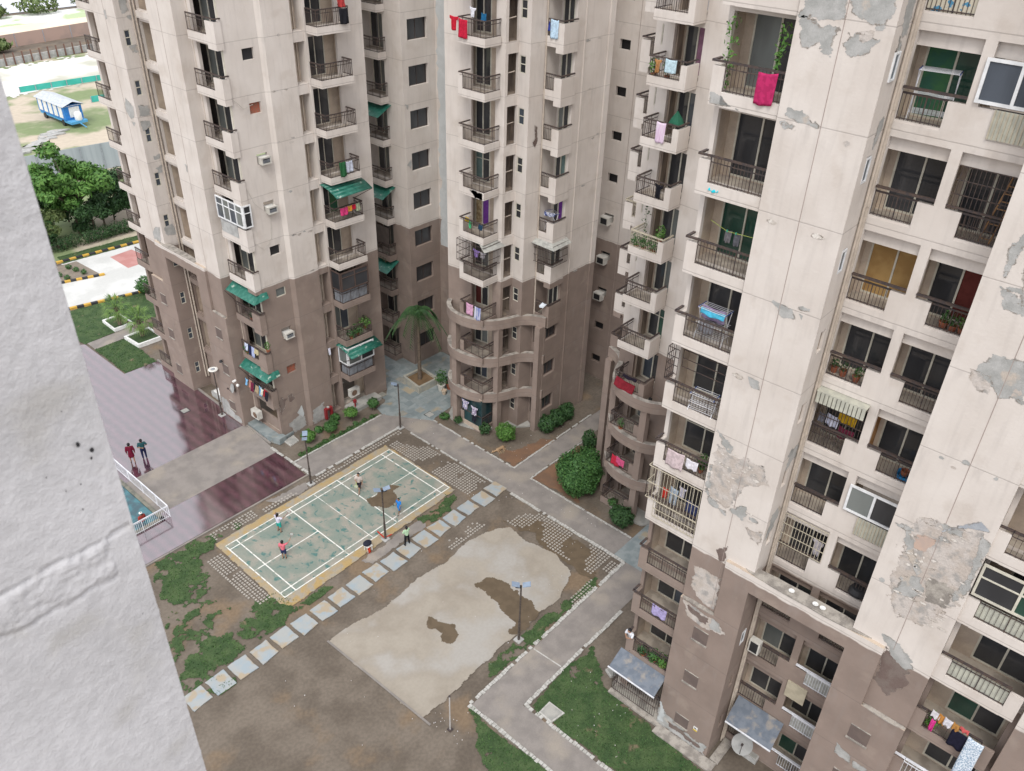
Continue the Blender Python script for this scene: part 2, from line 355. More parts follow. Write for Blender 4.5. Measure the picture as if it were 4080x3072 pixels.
# ---- corner balcony stack (faces -x with a railed corner) and the notch balcony stack, for centre tower and its mirror twin
SHAFT = mat('shade_brown_shaft_render', (0.3, 0.24, 0.19), (0.2, 0.16, 0.135), 1.5, stretch=(2, 2, .4))  # dark brown: the slot's shade and brown staining put into the colour
def corner_tower(name, label, mir, spec):
    T = empty(name, (24, 3 if not mir else -8.75, 0), label, 'apartment tower')
    w_ = MB(mir)
    A0, A1 = (20.27, 6.75), (20.82, 2.31)
    dA = (Vector(A1)-Vector(A0)); LA = dA.length; uy = lambda y: (6.75-y)/(6.75-2.31)*LA
    ks = range(-4, 8)
    oL, oR = uy(4.75), uy(2.98)
    w_.wall(A0, A1, 0, TOP, [(oL, oR, Z(k)+0.2, Z(k+1)-0.35) for k in ks], 0.2)
    dr = (4.98, 3.8) if not mir else (4.6, 3.15)
    for k in ks: w_.room(A0, A1, uy(6.3), uy(2.75), Z(k)+0.2, Z(k+1)-0.3, 0.2, 0.72, (uy(dr[0]), uy(dr[1]), Z(k)+0.22, Z(k)+2.64), 1, 2)
    w_.wall((25.7, 6.75), A0, 0, TOP)
    B0_, B1_ = A1, (21.87, 2.2)
    slots = [(0.22, 1.03, Z(k)+0.02, Z(k)+2.4) for k in ks if k >= -3]
    w_.wall(B0_, B1_, 0, TOP, slots, 0.2)
    w_.wall((20.9, 3.12), (23.0, 3.1), 0, TOP, (), 0, 3)
    for k in ks: w_.box(20.95, 22.3, 2.5, 3.1, Z(k)-0.5, Z(k), 3)  # floor ledges added inside the slot to cut light from above
    w_.quad((20.9, 3.12, 0), (20.9, 2.5, 0), (20.9, 2.5, TOP), (20.9, 3.12, TOP), 3); w_.quad((22.35, 3.11, 0), (22.35, 1.3, 0), (22.35, 1.3, TOP), (22.35, 3.11, TOP), 3)
    C1 = (21.8, 1.25)
    w_.wall((21.87, 2.2), C1, 0, TOP, [(0.1, 0.6, Z(k)+1.28, Z(k)+2.28, 0.12) for k in ks], 0.12)
    w_.wall(C1, (22.92, 1.12), 0, TOP)
    w_.wall((22.92, 1.12), (24.25, 1.05), 9.1, TOP, (), 0, 0)
    w_.wall((24.25, 1.05), (24.25, -0.12), 9.1, TOP, [(0.12, 0.98, Z(k)+0.22, Z(k)+2.64, 0.1) for k in range(-1, 8)], 0.1)
    w_.wall((22.92, 1.12), (22.75, -0.12), 0, 9.1, [(0.1, 1.1, Z(k)+0.9, Z(k)+2.3, 0.3) for k in (-4, -3, -2)], 0.3)
    w_.wall((22.75, -0.12), (24.25, -0.12), 0, 9.1, [(0.1, 1.4, Z(k)+1.45, Z(k)+2.6, 0.25) for k in (-4, -3, -2)], 0.25)
    w_.prism([(22.8, -0.1), (24.3, -0.1), (24.3, 1.2), (22.95, 1.2)], 9.1, 9.2)
    w_.wall((24.25, -0.12), (27.9, -0.12), 0, TOP); w_.wall((27.9, -0.12), (27.9, 6.75), 0, TOP)
    w_.box(27.45, 27.95, -0.2, 0.2, 0, TOP-0.2)
    w_.box(25.06, 25.16, -0.17, -0.02, 0, TOP-0.3)
    w_.prism([(20.27, 6.75), (20.82, 2.31), (21.9, 2.2), (22.9, 1.1), (24.2, -0.1), (27.9, -0.1), (27.9, 6.75)], TOP-0.1, TOP+0.5)
    w_.build('wall', [PL, BEIGE, TILE, SHAFT], T)
    pb = MB(mir)
    for x, y in ((21.3, 2.75), (21.55, 2.85), (22.94, 1.02)):
        pb.tube((x, y, 0 if x < 22 else 9.3), (x, y, TOP-0.5), 0.055)
    for k in ks: pb.tube((21.3, 2.7, Z(k)+1.2), (21.9, 2.5, Z(k)+1.3), 0.035)
    pb.build('drain_pipe', [PIPE], T)
    r1 = [(19.42, 4.4), (19.42, 2.63), (20.72, 2.63)]
    slab = [(20.6, 4.72), (19.36, 4.72), (19.36, 2.57), (20.75, 2.57)]
    for k in ks:
        sp = spec.get(('a', k), {})
        b = bal(T, k, mir, slab, [([(19.36, 4.75), (19.36, 4.4), (19.5, 4.4), (19.5, 4.75)], -0.09, 1.1), ([(19.5, 4.6), (19.5, 4.75), (20.45, 4.75), (20.45, 4.6)], -0.09, 1.1)], r1, sp.get('rm'))
        mb_ = MB(mir); mb_.bar((19.4, 4.72, Z(k)+1.28), (19.4, 4.38, Z(k)+1.28), 0.09, 0.06); mb_.bar((19.4, 4.7, Z(k)+1.28), (20.35, 4.7, Z(k)+1.28), 0.09, 0.06)
        mb_.build('handrail', [sp.get('rm') or RAIL], b)
        pn = sp.get('p', random.choice([[GL, GL], [GL, GLB], [GLC, GL], [GL, GLC]]))
        window('sliding_door', b, A0, A1, uy(dr[0]), uy(dr[1]), Z(k)+0.22, Z(k)+2.64, 0.75, 2, FRC, pn, 0.08, sp.get('t'), mir)
        if sp.get('cage'):
            cage(b, [(20.7, 4.85), (19.2, 4.85), (19.2, 2.4), (20.8, 2.4)], Z(k)+1.3, Z(k+1)-0.2, RAIL, mir)
            if not mir:
                ab = MB(); ab.add([(19.25, 2.8, Z(k+1)-0.1), (18.95, 2.1, Z(k+1)-0.35), (20.9, 2.0, Z(k+1)-0.4), (20.75, 2.75, Z(k+1)-0.1)], [(0, 1, 2, 3)]); ab.build('rain_canopy', [FIB], b)
    r2 = [(22.98, 0.98), (22.98, 0.32)] if not mir else [(22.98, 1.0), (22.98, 0.32)]
    for k in range(-1, 8):
        sp = spec.get(('b', k), {}); m_ = [PL, TILE]
        sol = [([(22.92, 0.3), (23.08, 0.3), (23.08, -0.26), (22.92, -0.26)], -0.5, 1.14), ([(23.08, -0.26), (24.28, -0.26), (24.28, -0.13), (23.08, -0.13)], -0.5, 1.14), ([(22.92, 1.1), (23.04, 1.1), (23.04, 0.3), (22.92, 0.3)], -0.2, 0.36)]
        b = bal(T, k, mir, [(22.93, 1.1), (22.93, -0.2), (24.24, -0.2), (24.24, 1.04)], sol, r2, sp.get('rm'), name='notch_balcony')
        mb_ = MB(mir); mb_.bar((22.95, 0.35, Z(k)+1.28), (22.95, -0.24, Z(k)+1.28), 0.1, 0.07); mb_.bar((22.95, -0.22, Z(k)+1.28), (24.2, -0.22, Z(k)+1.28), 0.1, 0.07); mb_.build('handrail', [sp.get('rm') or RAIL], b)
        window('sliding_door', b, (24.25, 1.05), (24.25, -0.12), 0.12, 0.98, Z(k)+0.22, Z(k)+2.64, 0.04, 2, FRC, sp.get('p', random.choice([[GL, GLB], [GL, GL], [GLC, GL]])), 0.075, None, mir)
        if sp.get('cage'):
            cage(b, [(22.75, 1.2), (22.75, -0.5), (24.3, -0.5)], Z(k)+1.25, Z(k+1)-0.3, RAIL, mir)
            ab = MB(); ab.add([(22.95, 1.3, Z(k+1)-0.15), (22.5, 1.3, Z(k+1)-0.4), (22.5, -0.75, Z(k+1)-0.45), (24.4, -0.75, Z(k+1)-0.4), (24.4, -0.2, Z(k+1)-0.15), (22.95, -0.2, Z(k+1)-0.15)], [(0, 1, 2, 5), (2, 3, 4, 5)]); ab.build('rain_canopy', [FIB], b)
    for k in ks:
        o = window('window', T, (21.87, 2.2), C1, 0.1, 0.6, Z(k)+1.28, Z(k)+2.28, 0.05, 1, FRC, [random.choice([GL, GLB, GL])], 0.05, Z(k)+1.8, mir)
    if not mir:
        for k in (-4, -3, -2): window('window', T, (22.75, -0.12), (24.25, -0.12), 0.12, 1.38, Z(k)+1.47, Z(k)+2.58, 0.2, 2, FRD, [GL], 0.04)
    # curved screen of three rings on posts
    crv = [(20.2, 6.72), (19.6, 6.3), (19.05, 5.4), (18.92, 4.3), (19.2, 3.1), (19.9, 2.15), (20.9, 1.6), (21.7, 1.3), (22.3, 0.75), (22.6, 0.15), (22.72, -0.2)]
    # smooth it
    P_ = [Vector(c) for c in crv]; sm = []
    for i in range(len(P_)-1):
        p0 = P_[max(i-1, 0)]; p1 = P_[i]; p2 = P_[i+1]; p3 = P_[min(i+2, len(P_)-1)]
        for j in range(5):
            t = j/5; sm.append(0.5*((2*p1)+(-p0+p2)*t+(2*p0-5*p1+4*p2-p3)*t*t+(-p0+3*p1-3*p2+p3)*t**3))
    sm.append(P_[-1])
    for zt in (9.5, 6.5, 3.5):
        rb = MB(mir); n = len(sm); inn = []
        for i in range(n):
            d = (sm[min(i+1, n-1)]-sm[max(i-1, 0)]).normalized(); inn.append(sm[i]+Vector((-d.y, d.x))*0.32)
        for i in range(n-1):
            a, b, c, e = sm[i], sm[i+1], inn[i+1], inn[i]; z0 = zt-0.72
            rb.quad((*a, z0), (*b, z0), (*b, zt), (*a, zt), 0); rb.quad((*c, z0), (*e, z0), (*e, zt), (*c, zt), 0)
            rb.quad((*a, zt), (*b, zt), (*c, zt), (*e, zt), 1); rb.quad((*e, z0), (*c, z0), (*b, z0), (*a, z0), 0)
        rb.quad((*sm[-1], zt-0.72), (*inn[-1], zt-0.72), (*inn[-1], zt), (*sm[-1], zt), 0)
        ro = rb.build('curved_ring_beam', [PL, TOPC], T)
    for x, y in ((19.3, 5.1), (20.45, 2.1), (22.5, 0.15)):
        pb = MB(mir); pb.box(x-0.22, x+0.22, y-0.22, y+0.22, 0, 8.8) ; pb.build('post', [PL], T)
    pf = MB(mir); pf.prism([(20.3, 6.6), (19.2, 6.0), (19.0, 4.6), (19.5, 2.9), (20.4, 2.4), (22.6, 0.5), (22.9, 1.1), (21.8, 2.3), (20.8, 2.4)], 0.0, 0.14); pf.build('plinth', [CEMF], T)
    return T
CEMF = mat('smooth_cement_floor', (0.3, 0.3, 0.28), (0.38, 0.37, 0.34), 2, fine=0.1, bump=0.2)
specC = {('a', 5): dict(p=[GL, GL]), ('a', 4): dict(p=[GL, GL]), ('a', 3): dict(p=[GL, GL]), ('a', 2): dict(p=[TEAC, GL], t=Z(2)+1.7), ('a', 1): dict(p=[TANB, PUR]), ('a', 0): dict(p=[GL, GLC], cage=1), ('a', -1): dict(p=[REDC, GL], t=Z(-1)+1.7), ('b', 5): dict(p=[GL, GL]), ('b', 1): dict(p=[GL, PUR]), ('b', 0): dict(p=[GLC, GL], cage=1), ('b', 2): dict(p=[GL, TEAC]), ('a', -4): dict(p=[GLG, GL])}
specT = {('a', 6): dict(p=[WHC, GL]), ('a', 5): dict(p=[PINKC, GL]), ('a', 4): dict(p=[GLB, GL]), ('a', 2): dict(p=[GLC, GL], rm=RAILC), ('b', 2): dict(rm=RAILC), ('a', 0): dict(p=[GLG, GL], t=Z(0)+1.7)}
TC = corner_tower('apartment_tower', 'middle beige tower whose base is wrapped in a wavy screen holding a glazed box', False, specC)
TT = corner_tower('apartment_tower', 'half hidden beige tower with a wavy screen behind the big round tree', True, specT)
# white grille box at the foot of the centre tower
gb = MB(); gb.box(19.35, 20.55, 2.6, 4.7, 0.14, 0.5, 0); gb.box(19.4, 20.5, 2.65, 4.65, 0.5, 2.95, 1); gb.box(19.33, 20.55, 2.58, 4.72, 2.95, 3.02, 0)
gb.build('glazed_enclosure', [BEIGE, glass('teal_tinted_glass', (0.02, 0.045, 0.05))], TC)

# ---- niche / cladding at pillar bases
def clad(mb, x, y0, y1, z1, niches, out=0.17):
    """cladding on plane x (facing -x) from y0 (high) to y1 (low)"""
    mb.wall((x-out, y0), (x-out, y1), 0, z1, [(y0-a, y0-b, c, e, 0.14) for a, b, c, e in niches], 0.14)
    mb.quad((x-out, y0, z1), (x-out, y1, z1), (x+0.01, y1, z1), (x+0.01, y0, z1), 1)
    mb.quad((x, y0, 0), (x-out, y0, 0), (x-out, y0, z1), (x, y0, z1)); mb.quad((x-out, y1, 0), (x, y1, 0), (x, y1, z1), (x-out, y1, z1))
    for a, b, c, e in niches:
        mb.quad((x-0.03, a, c), (x-0.03, b, c), (x-0.03, b, e), (x-0.03, a, e), 0)
        mb.box(x-out-0.05, x-0.04, a+0.03, b-0.03, c-0.06, c+0.002, 1)
NI = ((7.13, 7.9), (4.15, 4.92), (1.0, 1.72))
# ================================================================ RIGHT TOWER
TR = empty('apartment_tower', (12, -27, 0), 'huge weathered tower with two broad peeling pillars filling the right side', 'apartment tower')
w_ = MB()
w_.wall((20.3, -17.9), (8.6, -17.9), 0, TOP)
B2a, B2b = (8.6, -17.9), (8.6, -20.45)
w_.wall(B2a, B2b, 0, TOP, [(0.18, 2.5, Z(k)+0.2, Z(k+1)-0.32) for k in range(-4, 8)], 0.2)
for k in range(-4, 8): w_.room(B2a, B2b, 0.1, 2.55, Z(k)+0.2, Z(k+1)-0.3, 0.2, 1.0, (0.42, 2.3, Z(k)+0.24, Z(k)+2.64), 1, 2)
w_.wall(B2b, (7.9, -20.45), 0, TOP); w_.wall((7.9, -20.45), (7.9, -23.32), 0, TOP)
w_.wall((7.9, -23.32), (9.35, -23.32), 0, TOP, [(0.42, 0.82, Z(k)+1.5, Z(k)+2.35, 0.1) for k in range(-4, 8)], 0.1)
for k in range(-4, 8): w_.quad((8.3, -23.2, Z(k)+1.4), (8.8, -23.2, Z(k)+1.4), (8.8, -23.2, Z(k)+2.4), (8.3, -23.2, Z(k)+2.4), 1)
RA, RB = (9.35, -23.32), (9.35, -27.45)
holes = []
for k in range(-4, 8):
    zt = Z(k+1)-0.2
    holes += [(0.16, 1.48, Z(k)+0.24, zt), (1.48, 1.96, Z(k)+1.08, zt), (2.28, 2.78, Z(k)+1.08, zt), (2.78, 4.05, Z(k)+0.24, zt)]
# merge neighbours by drawing with shallow reveals
w_.wall(RA, RB, 0, TOP, [(a, b, c, e, 0.16) for a, b, c, e in holes if 0], 0.16)
w_.v = w_.v; 
def wall_multi(mb, p, q, z0, z1, holes, depth):
    """wall whose holes may touch: reveals only where a hole borders solid wall"""
    p, d, nn = fr2(p, q); Ln = (Vector(q)-p).length
    us = sorted({0, Ln}|{h[i] for h in holes for i in (0, 1)}); zs = sorted({z0, z1}|{h[i] for h in holes for i in (2, 3)})
    P = lambda u, z, k=0: (p.x+d.x*u-nn.x*k, p.y+d.y*u-nn.y*k, z)
    H = [[any(h[0] < (us[i]+us[i+1])/2 < h[1] and h[2] < (zs[j]+zs[j+1])/2 < h[3] for h in holes) for j in range(len(zs)-1)] for i in range(len(us)-1)]
    for i in range(len(us)-1):
        for j in range(len(zs)-1):
            a, b, c, e = us[i], us[i+1], zs[j], zs[j+1]
            if not H[i][j]:
                mb.quad(P(a, c), P(b, c), P(b, e), P(a, e)); continue
            if j and not H[i][j-1]: mb.quad(P(a, c), P(b, c), P(b, c, depth), P(a, c, depth))
            if j < len(zs)-2 and not H[i][j+1]: mb.quad(P(a, e, depth), P(b, e, depth), P(b, e), P(a, e))
            if i and not H[i-1][j]: mb.quad(P(a, c, depth), P(a, e, depth), P(a, e), P(a, c))
            if i < len(us)-2 and not H[i+1][j]: mb.quad(P(b, c), P(b, e), P(b, e, depth), P(b, c, depth))
w_.v, w_.f, w_.m = w_.v, w_.f, w_.m
nf = len(w_.f)
# drop the plain wall drawn above (one quad) and use the multi-hole one
w_.f = w_.f[:-1]; w_.m = w_.m[:-1]
wall_multi(w_, RA, RB, 0, TOP, holes, 0.16)
for k in range(-4, 8):
    for ua, ub in ((0.02, 2.1), (2.15, 4.12)):
        w_.room(RA, RB, ua, ub, Z(k)+0.2, Z(k+1)-0.12, 0.16, 1.05, (ua+0.2, ub-0.12, Z(k)+0.24, Z(k)+2.64), 1, 2)
        # drop beam set back behind the frame
        w_.box(9.35+0.2, 9.35+0.32, -23.32-ua-0.02, -23.32-ub+0.02, Z(k)+2.38, Z(k+1)-0.125, 3)
w_.wall(RB, (7.9, -27.45), 0, TOP); w_.wall((7.9, -27.45), (7.9, -30.42), 0, TOP); w_.wall((7.9, -30.42), (8.6, -30.42), 0, TOP)
B3a, B3b = (8.6, -30.42), (8.6, -33.35)
w_.wall(B3a, B3b, 0, TOP, [(0.15, 2.75, Z(k)+0.2, Z(k+1)-0.32) for k in range(-4, 8)], 0.2)
for k in range(-4, 8): w_.room(B3a, B3b, 0.05, 2.85, Z(k)+0.2, Z(k+1)-0.3, 0.2, 1.0, (0.8, 2.7, Z(k)+0.24, Z(k)+2.64), 1, 2)
w_.wall(B3b, (7.9, -33.35), 0, TOP); w_.wall((7.9, -33.35), (7.9, -37.5), 0, TOP); w_.wall((7.9, -37.5), (20, -37.5), 0, TOP)
w_.prism([(20, -17.9), (8.6, -17.9), (7.9, -20.45), (7.9, -37.5), (20, -37.5)], TOP-0.1, TOP+0.5)
clad(w_, 7.9, -20.45, -22.12, 9.14, [(-21.36, -22.11, a, b) for a, b in NI][:0]); 
w_.v = w_.v
clad(w_, 7.9, -22.12, -23.32, 12.45, [])
clad(w_, 7.9, -27.45, -28.72, 12.45, []); clad(w_, 7.9, -28.72, -30.42, 9.14, [])
# base beam over the recess
w_.box(7.73, 8.25, -23.32, -27.45, 11.47, 12.45, 0, 1)
w_.build('wall', [PL, BEIGE, TILE, PL], TR)
def niche(parent, x, y0, y1, z0, z1):
    mb = MB(); mb.box(x-0.03, x+0.02, y0, y1, z1, z1+0.03); mb.box(x-0.06, x+0.02, y0+0.03, y1-0.03, z0-0.07, z0, 0)
    mb.quad((x-0.006, y0, z0), (x-0.006, y1, z0), (x-0.006, y1, z1), (x-0.006, y0, z1), 1); return mb.build('blind_window', [TOPC, STN], parent)
STN = mat('recess_render', (0.15, 0.115, 0.1), (0.13, 0.1, 0.09), 2)
def topcap(parent, x0, x1, y0, y1, z, seed):
    mb = MB(); mb.prism(blob([(x0, y0), (x1, y0), (x1, y1), (x0, y1)], 0.3, 0.025, seed), z-0.03, z+0.03, 0); return mb.build('weathered_coping', [TOPC], parent)
topcap(TR, 7.7, 8.3, -22.9, -28.2, 12.47, 3); topcap(TR, 7.7, 7.9, -20.5, -22.1, 9.15, 4); topcap(TR, 7.7, 7.9, -28.75, -30.4, 9.15, 5)
for y0, y1 in ((-21.36, -22.18), (-28.65, -29.45)):
    for a, b in NI: 
        yc = max(y1, -22.14) if y0 > -25 else y1
        niche(TR, 7.725, y0, y1 if y0 < -25 else -22.1, a, b)
# drain pipes
pb = MB()
pb.tube((9.22, -23.42, 0), (9.22, -23.42, TOP-1), 0.07); pb.tube((9.05, -23.4, 0), (9.05, -23.4, TOP-1), 0.045)
for k in range(-4, 9): pb.tube((9.22, -23.42, Z(k)+0.6), (9.22, -23.42, Z(k)+0.75), 0.09)
pb.build('drain_pipe', [PIPE], TR)
# vertical movement joints
gv = MB()
for y, z0 in ((-21.88, 9.2), (-29.0, 12.5)): gv.box(7.893, 7.91, y-0.01, y+0.01, z0, TOP-0.4)
gv.build('movement_joint', [GROOVE], TR)
def rt_b2(k, **s):
    y0, y1 = -17.95, -20.43
    sol = [([(8.0, y0), (8.0, y0-0.42), (8.14, y0-0.42), (8.14, y0)], -0.09, 1.12), ([(8.14, y0), (8.14, y0-0.13), (8.6, y0-0.13), (8.6, y0)], -0.09, 1.12)]
    b = bal(TR, k, False, [(8.6, y0), (8.0, y0), (8.0, y1), (8.6, y1)], sol, [(8.06, y0-0.42), (8.06, y1+0.03)], s.get('rm'), bars=0.12)
    mb_ = MB(); mb_.bar((8.06, y0-0.44, Z(k)+1.28), (8.03, y0+0.06, Z(k)+1.28), 0.1, 0.06); mb_.bar((8.03, y0+0.03, Z(k)+1.28), (8.55, y0+0.03, Z(k)+1.28), 0.1, 0.06); mb_.build('handrail', [s.get('rm') or RAIL], b)
    window('sliding_door', b, B2a, B2b, 0.42, 2.3, Z(k)+0.24, Z(k)+2.64, 1.04, 2, s.get('fm', FRC), s.get('p', [GL, GL]), 0.06, s.get('t'))
    return b
b2 = {}
for k, s in {7: {}, 6: dict(p=[GLC, GL]), 5: {}, 4: dict(p=[GLG, GLG]), 3: {}, 2: {}, 1: dict(t=Z(1)+1.6), 0: {}, -1: {}, -2: dict(p=[GL, GLB]), -3: {}, -4: {}}.items(): b2[k] = rt_b2(k, **s)
cage(b2[2], [(8.55, -17.9), (7.95, -17.9), (7.95, -18.4)], Z(2)+1.3, Z(3)-0.25, RAIL, rows=4)
cage(b2[2], [(8.3, -18.4), (8.3, -20.35)], Z(2)+1.9, Z(3)-0.35, RAIL, bars=2.4, rows=2)
cage(b2[0], [(8.5, -17.85), (7.9, -17.85), (7.9, -20.4)], Z(0)+1.2, Z(1)-0.1, RAILC, rows=2, bars=0.15, label='cream security grille filling the balcony opening')
cage(b2[0], [(7.93, -18.3), (7.93, -20.4)], Z(0)+0.3, Z(0)+1.2, RAILC, rows=2, bars=0.16)
for k, yl, yr, dz in ((6, -17.95, -20.4, 0),):
    pass
def rt_bay(k, side, **s):
    u0, u1 = (0.16, 1.48) if side == 'a' else (2.78, 4.05)
    z = Z(k); y = lambda u: -23.32-u
    full = (0.16, 1.96) if side == 'a' else (2.28, 4.05)
    kd = s.get('kind', 'rail')
    mb = MB(); mb.box(9.52, 10.38, y(full[0]), y(full[1]), z+0.205, z+0.215)
    mb.box(9.37, 9.5, y(u0)+0.001, y(u1), z+0.2, z+0.3, 1)
    b = mb.build('balcony', [TILE, PL], TR)
    rm = s.get('rm')
    railing(b, [(9.42, y(u0)), (9.42, y(u1))], z+0.3, z+1.08, rm, 0.115, top=0.03, mid=False)
    hb = MB(); hb.bar((9.36, y(full[0]), z+1.25), (9.36, y(full[1]), z+1.25), 0.1, 0.07); 
    if kd != 'rail': hb = MB(); hb.bar((9.38, y(full[0]), z+1.2), (9.38, y(full[1]), z+1.2), 0.06, 0.06)
    hb.build('handrail', [rm or RAIL], b)
    ua, ub = ((0.22, 1.98) if side == 'a' else (2.35, 4.0))
    if kd == 'glazed':
        window('window', b, RA, RB, full[0]-0.12, full[1]+0.02, z+1.2, z+2.4, -0.06, 2, FRW, s.get('p', [GLB, GL]), 0.09)
        cb = MB(); cb.box(9.3, 9.33, y(u0), y(u1), z+0.3, z+1.1)
        for i in range(12): yy = y(u0)+(y(u1)-y(u0))*i/11; cb.box(9.27, 9.3, yy-0.02, yy+0.02, z+0.3, z+1.1, 1)
        cb.build('ribbed_panel', [CORR, RAILC], b)
    else:
        window('sliding_door', b, RA, RB, ua, ub, z+0.24, z+2.42, 1.09, 2, FRC, s.get('p', [GL, GL]), 0.06)
    if kd == 'cage':
        cage(b, [(9.3, y(full[0])), (9.3, y(full[1]))], z+1.2, z+2.75, RAILC, bars=0.13, rows=3)
    if kd == 'dcage':
        cage(b, [(9.48, y(full[0])), (9.48, y(full[1]))], z+0.3, z+2.4, RAIL, bars=0.12, rows=5)
    if s.get('back') :
        bb = MB(); bb.box(10.5, 10.56, y(ua), y(ub), z+0.3, z+2.4); bb.build('lining_panel', [s['back']], b)
    if s.get('panel'):
        bb = MB(); bb.box(9.44, 9.46, y(u0)-0.02, y(u1)+0.02, z+0.3, z+1.05); bb.build('infill_sheet', [s['panel']], b)
    if s.get('sw'):
        bb = MB(); bb.box(9.53, 10.38, y(full[0])+0.12, y(full[0])+0.07, z+0.22, z+2.75); bb.build('painted_side_wall', [s['sw']], b)
    return b
PB = mat('printed_flower_sheet', (0.55, 0.5, 0.4), (0.55, 0.5, 0.4), 3, c3=(0.08, 0.25, 0.4), s3=4.5, t3=(0.56, 0.6))
ba = {}; bb_ = {}
A_ = {7: dict(panel=PB), 6: dict(p=[GREENW, GLG], back=None), 5: {}, 4: dict(p=[YEL, YEL]), 3: {}, 2: dict(kind='dcage'), 1: {}, 0: dict(kind='cage'), -1: {}, -2: dict(p=[GLC, GL]), -3: {}, -4: {}}
B_ = {7: {}, 6: dict(kind='glazed', p=[GLB, GLB]), 5: dict(kind='dcage'), 4: dict(p=[GL, REDC]), 3: {}, 2: dict(p=[GL, GL], sw=ORG), 1: dict(kind='glazed', p=[GLC, GL]), 0: {}, -1: {}, -2: dict(rm=RAILW, panel=FIB), -3: dict(rm=RAILW, panel=FIB), -4: dict(p=[GLG, GL], rm=RAILW)}
for k, s in A_.items(): ba[k] = rt_bay(k, 'a', **s)
for k, s in B_.items(): bb_[k] = rt_bay(k, 'b', **s)
aw = MB(); z = Z(2)
for i in range(12):
    ya = -23.5-i*0.15; aw.box(9.0, 9.05, ya-0.01, ya-0.13, z+2.3, z+2.75)
aw.box(9.0, 9.5, -23.48, -25.3, z+2.75, z+2.79); aw.build('ribbed_sun_blind', [CORR], ba[2])
def rt_b3(k, **s):
    y0, y1 = -30.42, -33.2
    sol = [([(8.0, y0), (8.0, y0-0.4), (8.12, y0-0.4), (8.12, y0)], -0.09, 1.12), ([(8.0, y1+0.45), (8.0, y1), (8.12, y1), (8.12, y1+0.45)], -0.09, 1.12)]
    b = bal(TR, k, False, [(8.6, y0), (8.0, y0), (8.0, y1), (8.6, y1)], sol, [(8.06, y0-0.4), (8.06, y1+0.45)], s.get('rm'), bars=0.16)
    hb = MB(); hb.bar((8.06, y0-0.42, Z(k)+1.28), (8.06, y0, Z(k)+1.28), 0.09, 0.06); hb.build('handrail', [s.get('rm') or RAIL], b)
    window('sliding_door', b, B3a, B3b, 0.8, 2.7, Z(k)+0.24, Z(k)+2.64, 1.04, 2, FRC, s.get('p', [GL, GL]), 0.07)
    if s.get('glz'): window('window', b, (8.0, y0), (8.0, y1), 0.05, 2.6, Z(k)+1.3, Z(k)+2.7, 0.0, 2, FRC, s['glz'], 0.08, Z(k)+2.15)
    if s.get('panel'):
        q = MB(); q.box(8.1, 8.12, y0-0.4, y1+0.45, Z(k)+0.36, Z(k)+1.1); q.build('infill_sheet', [CORR], b)
    return b
for k, s in {3: dict(p=[YEL, ORG]), 2: dict(p=[YEL, YEL]), 1: dict(glz=[GL, GLG], panel=1), 0: dict(panel=1), -1: dict(p=[GLG, GL]), -2: dict(rm=RAILW)}.items(): rt_b3(k, **s)
SIDE = {7: 1, 6: 1, 5: 1, 4: 1, -2: 1}
for k in SIDE:
    window('window', TR, (7.9, -23.32), (9.35, -23.32), 0.42, 0.82, Z(k)+1.5, Z(k)+2.3, 0.02 if k < 6 else -0.02, 1, FRW, [GLB], 0.06)
# ================================================================ LEFT TOWER
TL = empty('apartment_tower', (13, 19, 0), 'tall beige tower on the left with window air conditioners on its flank and green awnings', 'apartment tower')
w_ = MB()
S0, S1 = (8.8, 28.5), (8.8, 25.7)
w_.wall((13, 28.5), S0, 0, TOP)
w_.wall(S0, S1, 0, TOP, [(0.3, 2.5, Z(k)+0.2, Z(k+1)-0.3) for k in range(-4, 8)], 0.3)
w_.quad((9.8, 28.4, 0), (9.8, 25.7, 0), (9.8, 25.7, TOP), (9.8, 28.4, TOP), 1)
w_.wall(S1, (8.1, 25.7), 0, TOP); w_.wall((8.1, 25.7), (8.1, 22.8), 0, TOP)
w_.wall((8.1, 22.8), (9.45, 22.8), 0, TOP, [(0.3, 0.68, Z(k)+1.35, Z(k)+2.3, 0.1) for k in range(-4, 8)], 0.1)
LA, LB = (9.45, 22.8), (9.45, 18.75)
w_.wall(LA, LB, 0, TOP, [(0.12, 3.95, Z(k)+0.42, Z(k+1)-0.25) for k in range(-3, 8)]+[], 0.2)
for k in range(-3, 8): w_.room(LA, LB, 0.1, 4.0, Z(k)+0.2, Z(k+1)-0.3, 0.2, 1.2, (0.5, 3.5, Z(k)+0.22, Z(k)+2.4), 1, 2)
w_.wall(LB, (8.1, 18.75), 0, TOP); w_.wall((8.1, 18.75), (8.1, 15.9), 0, TOP); w_.wall((8.1, 15.9), (8.95, 15.9), 0, TOP)
L1a, L1b = (8.95, 15.9), (8.95, 12.65)
w_.wall(L1a, L1b, 0, TOP, [(0.55, 3.0, Z(k)+0.2, Z(k+1)-0.32) for k in range(-4, 8)], 0.2)
for k in range(-4, 8): w_.room(L1a, L1b, -1.1, 3.1, Z(k)+0.2, Z(k+1)-0.3, 0.2, 0.8, (-0.75, 1.9, Z(k)+0.22, Z(k)+2.64), 1, 2)
AH = [(1.15, 1.92, Z(k)-1.1, Z(k)-0.45) for k in range(-1, 6)]
AH += [(1.15, 1.92, Z(-2)-1.1, Z(-2)-0.45)]
w_.wall(L1b, (11.25, 12.65), 0, TOP, AH, 0.22)
w_.wall((11.25, 12.65), (11.5, 12.42), 0, TOP); w_.wall((11.5, 12.42), (13.45, 12.42), 0, TOP)
w_.wall((13.45, 12.42), (13.45, 13.2), 0, TOP); w_.wall((13.45, 13.2), (14.3, 13.2), 0, TOP, (), 0, 1); 
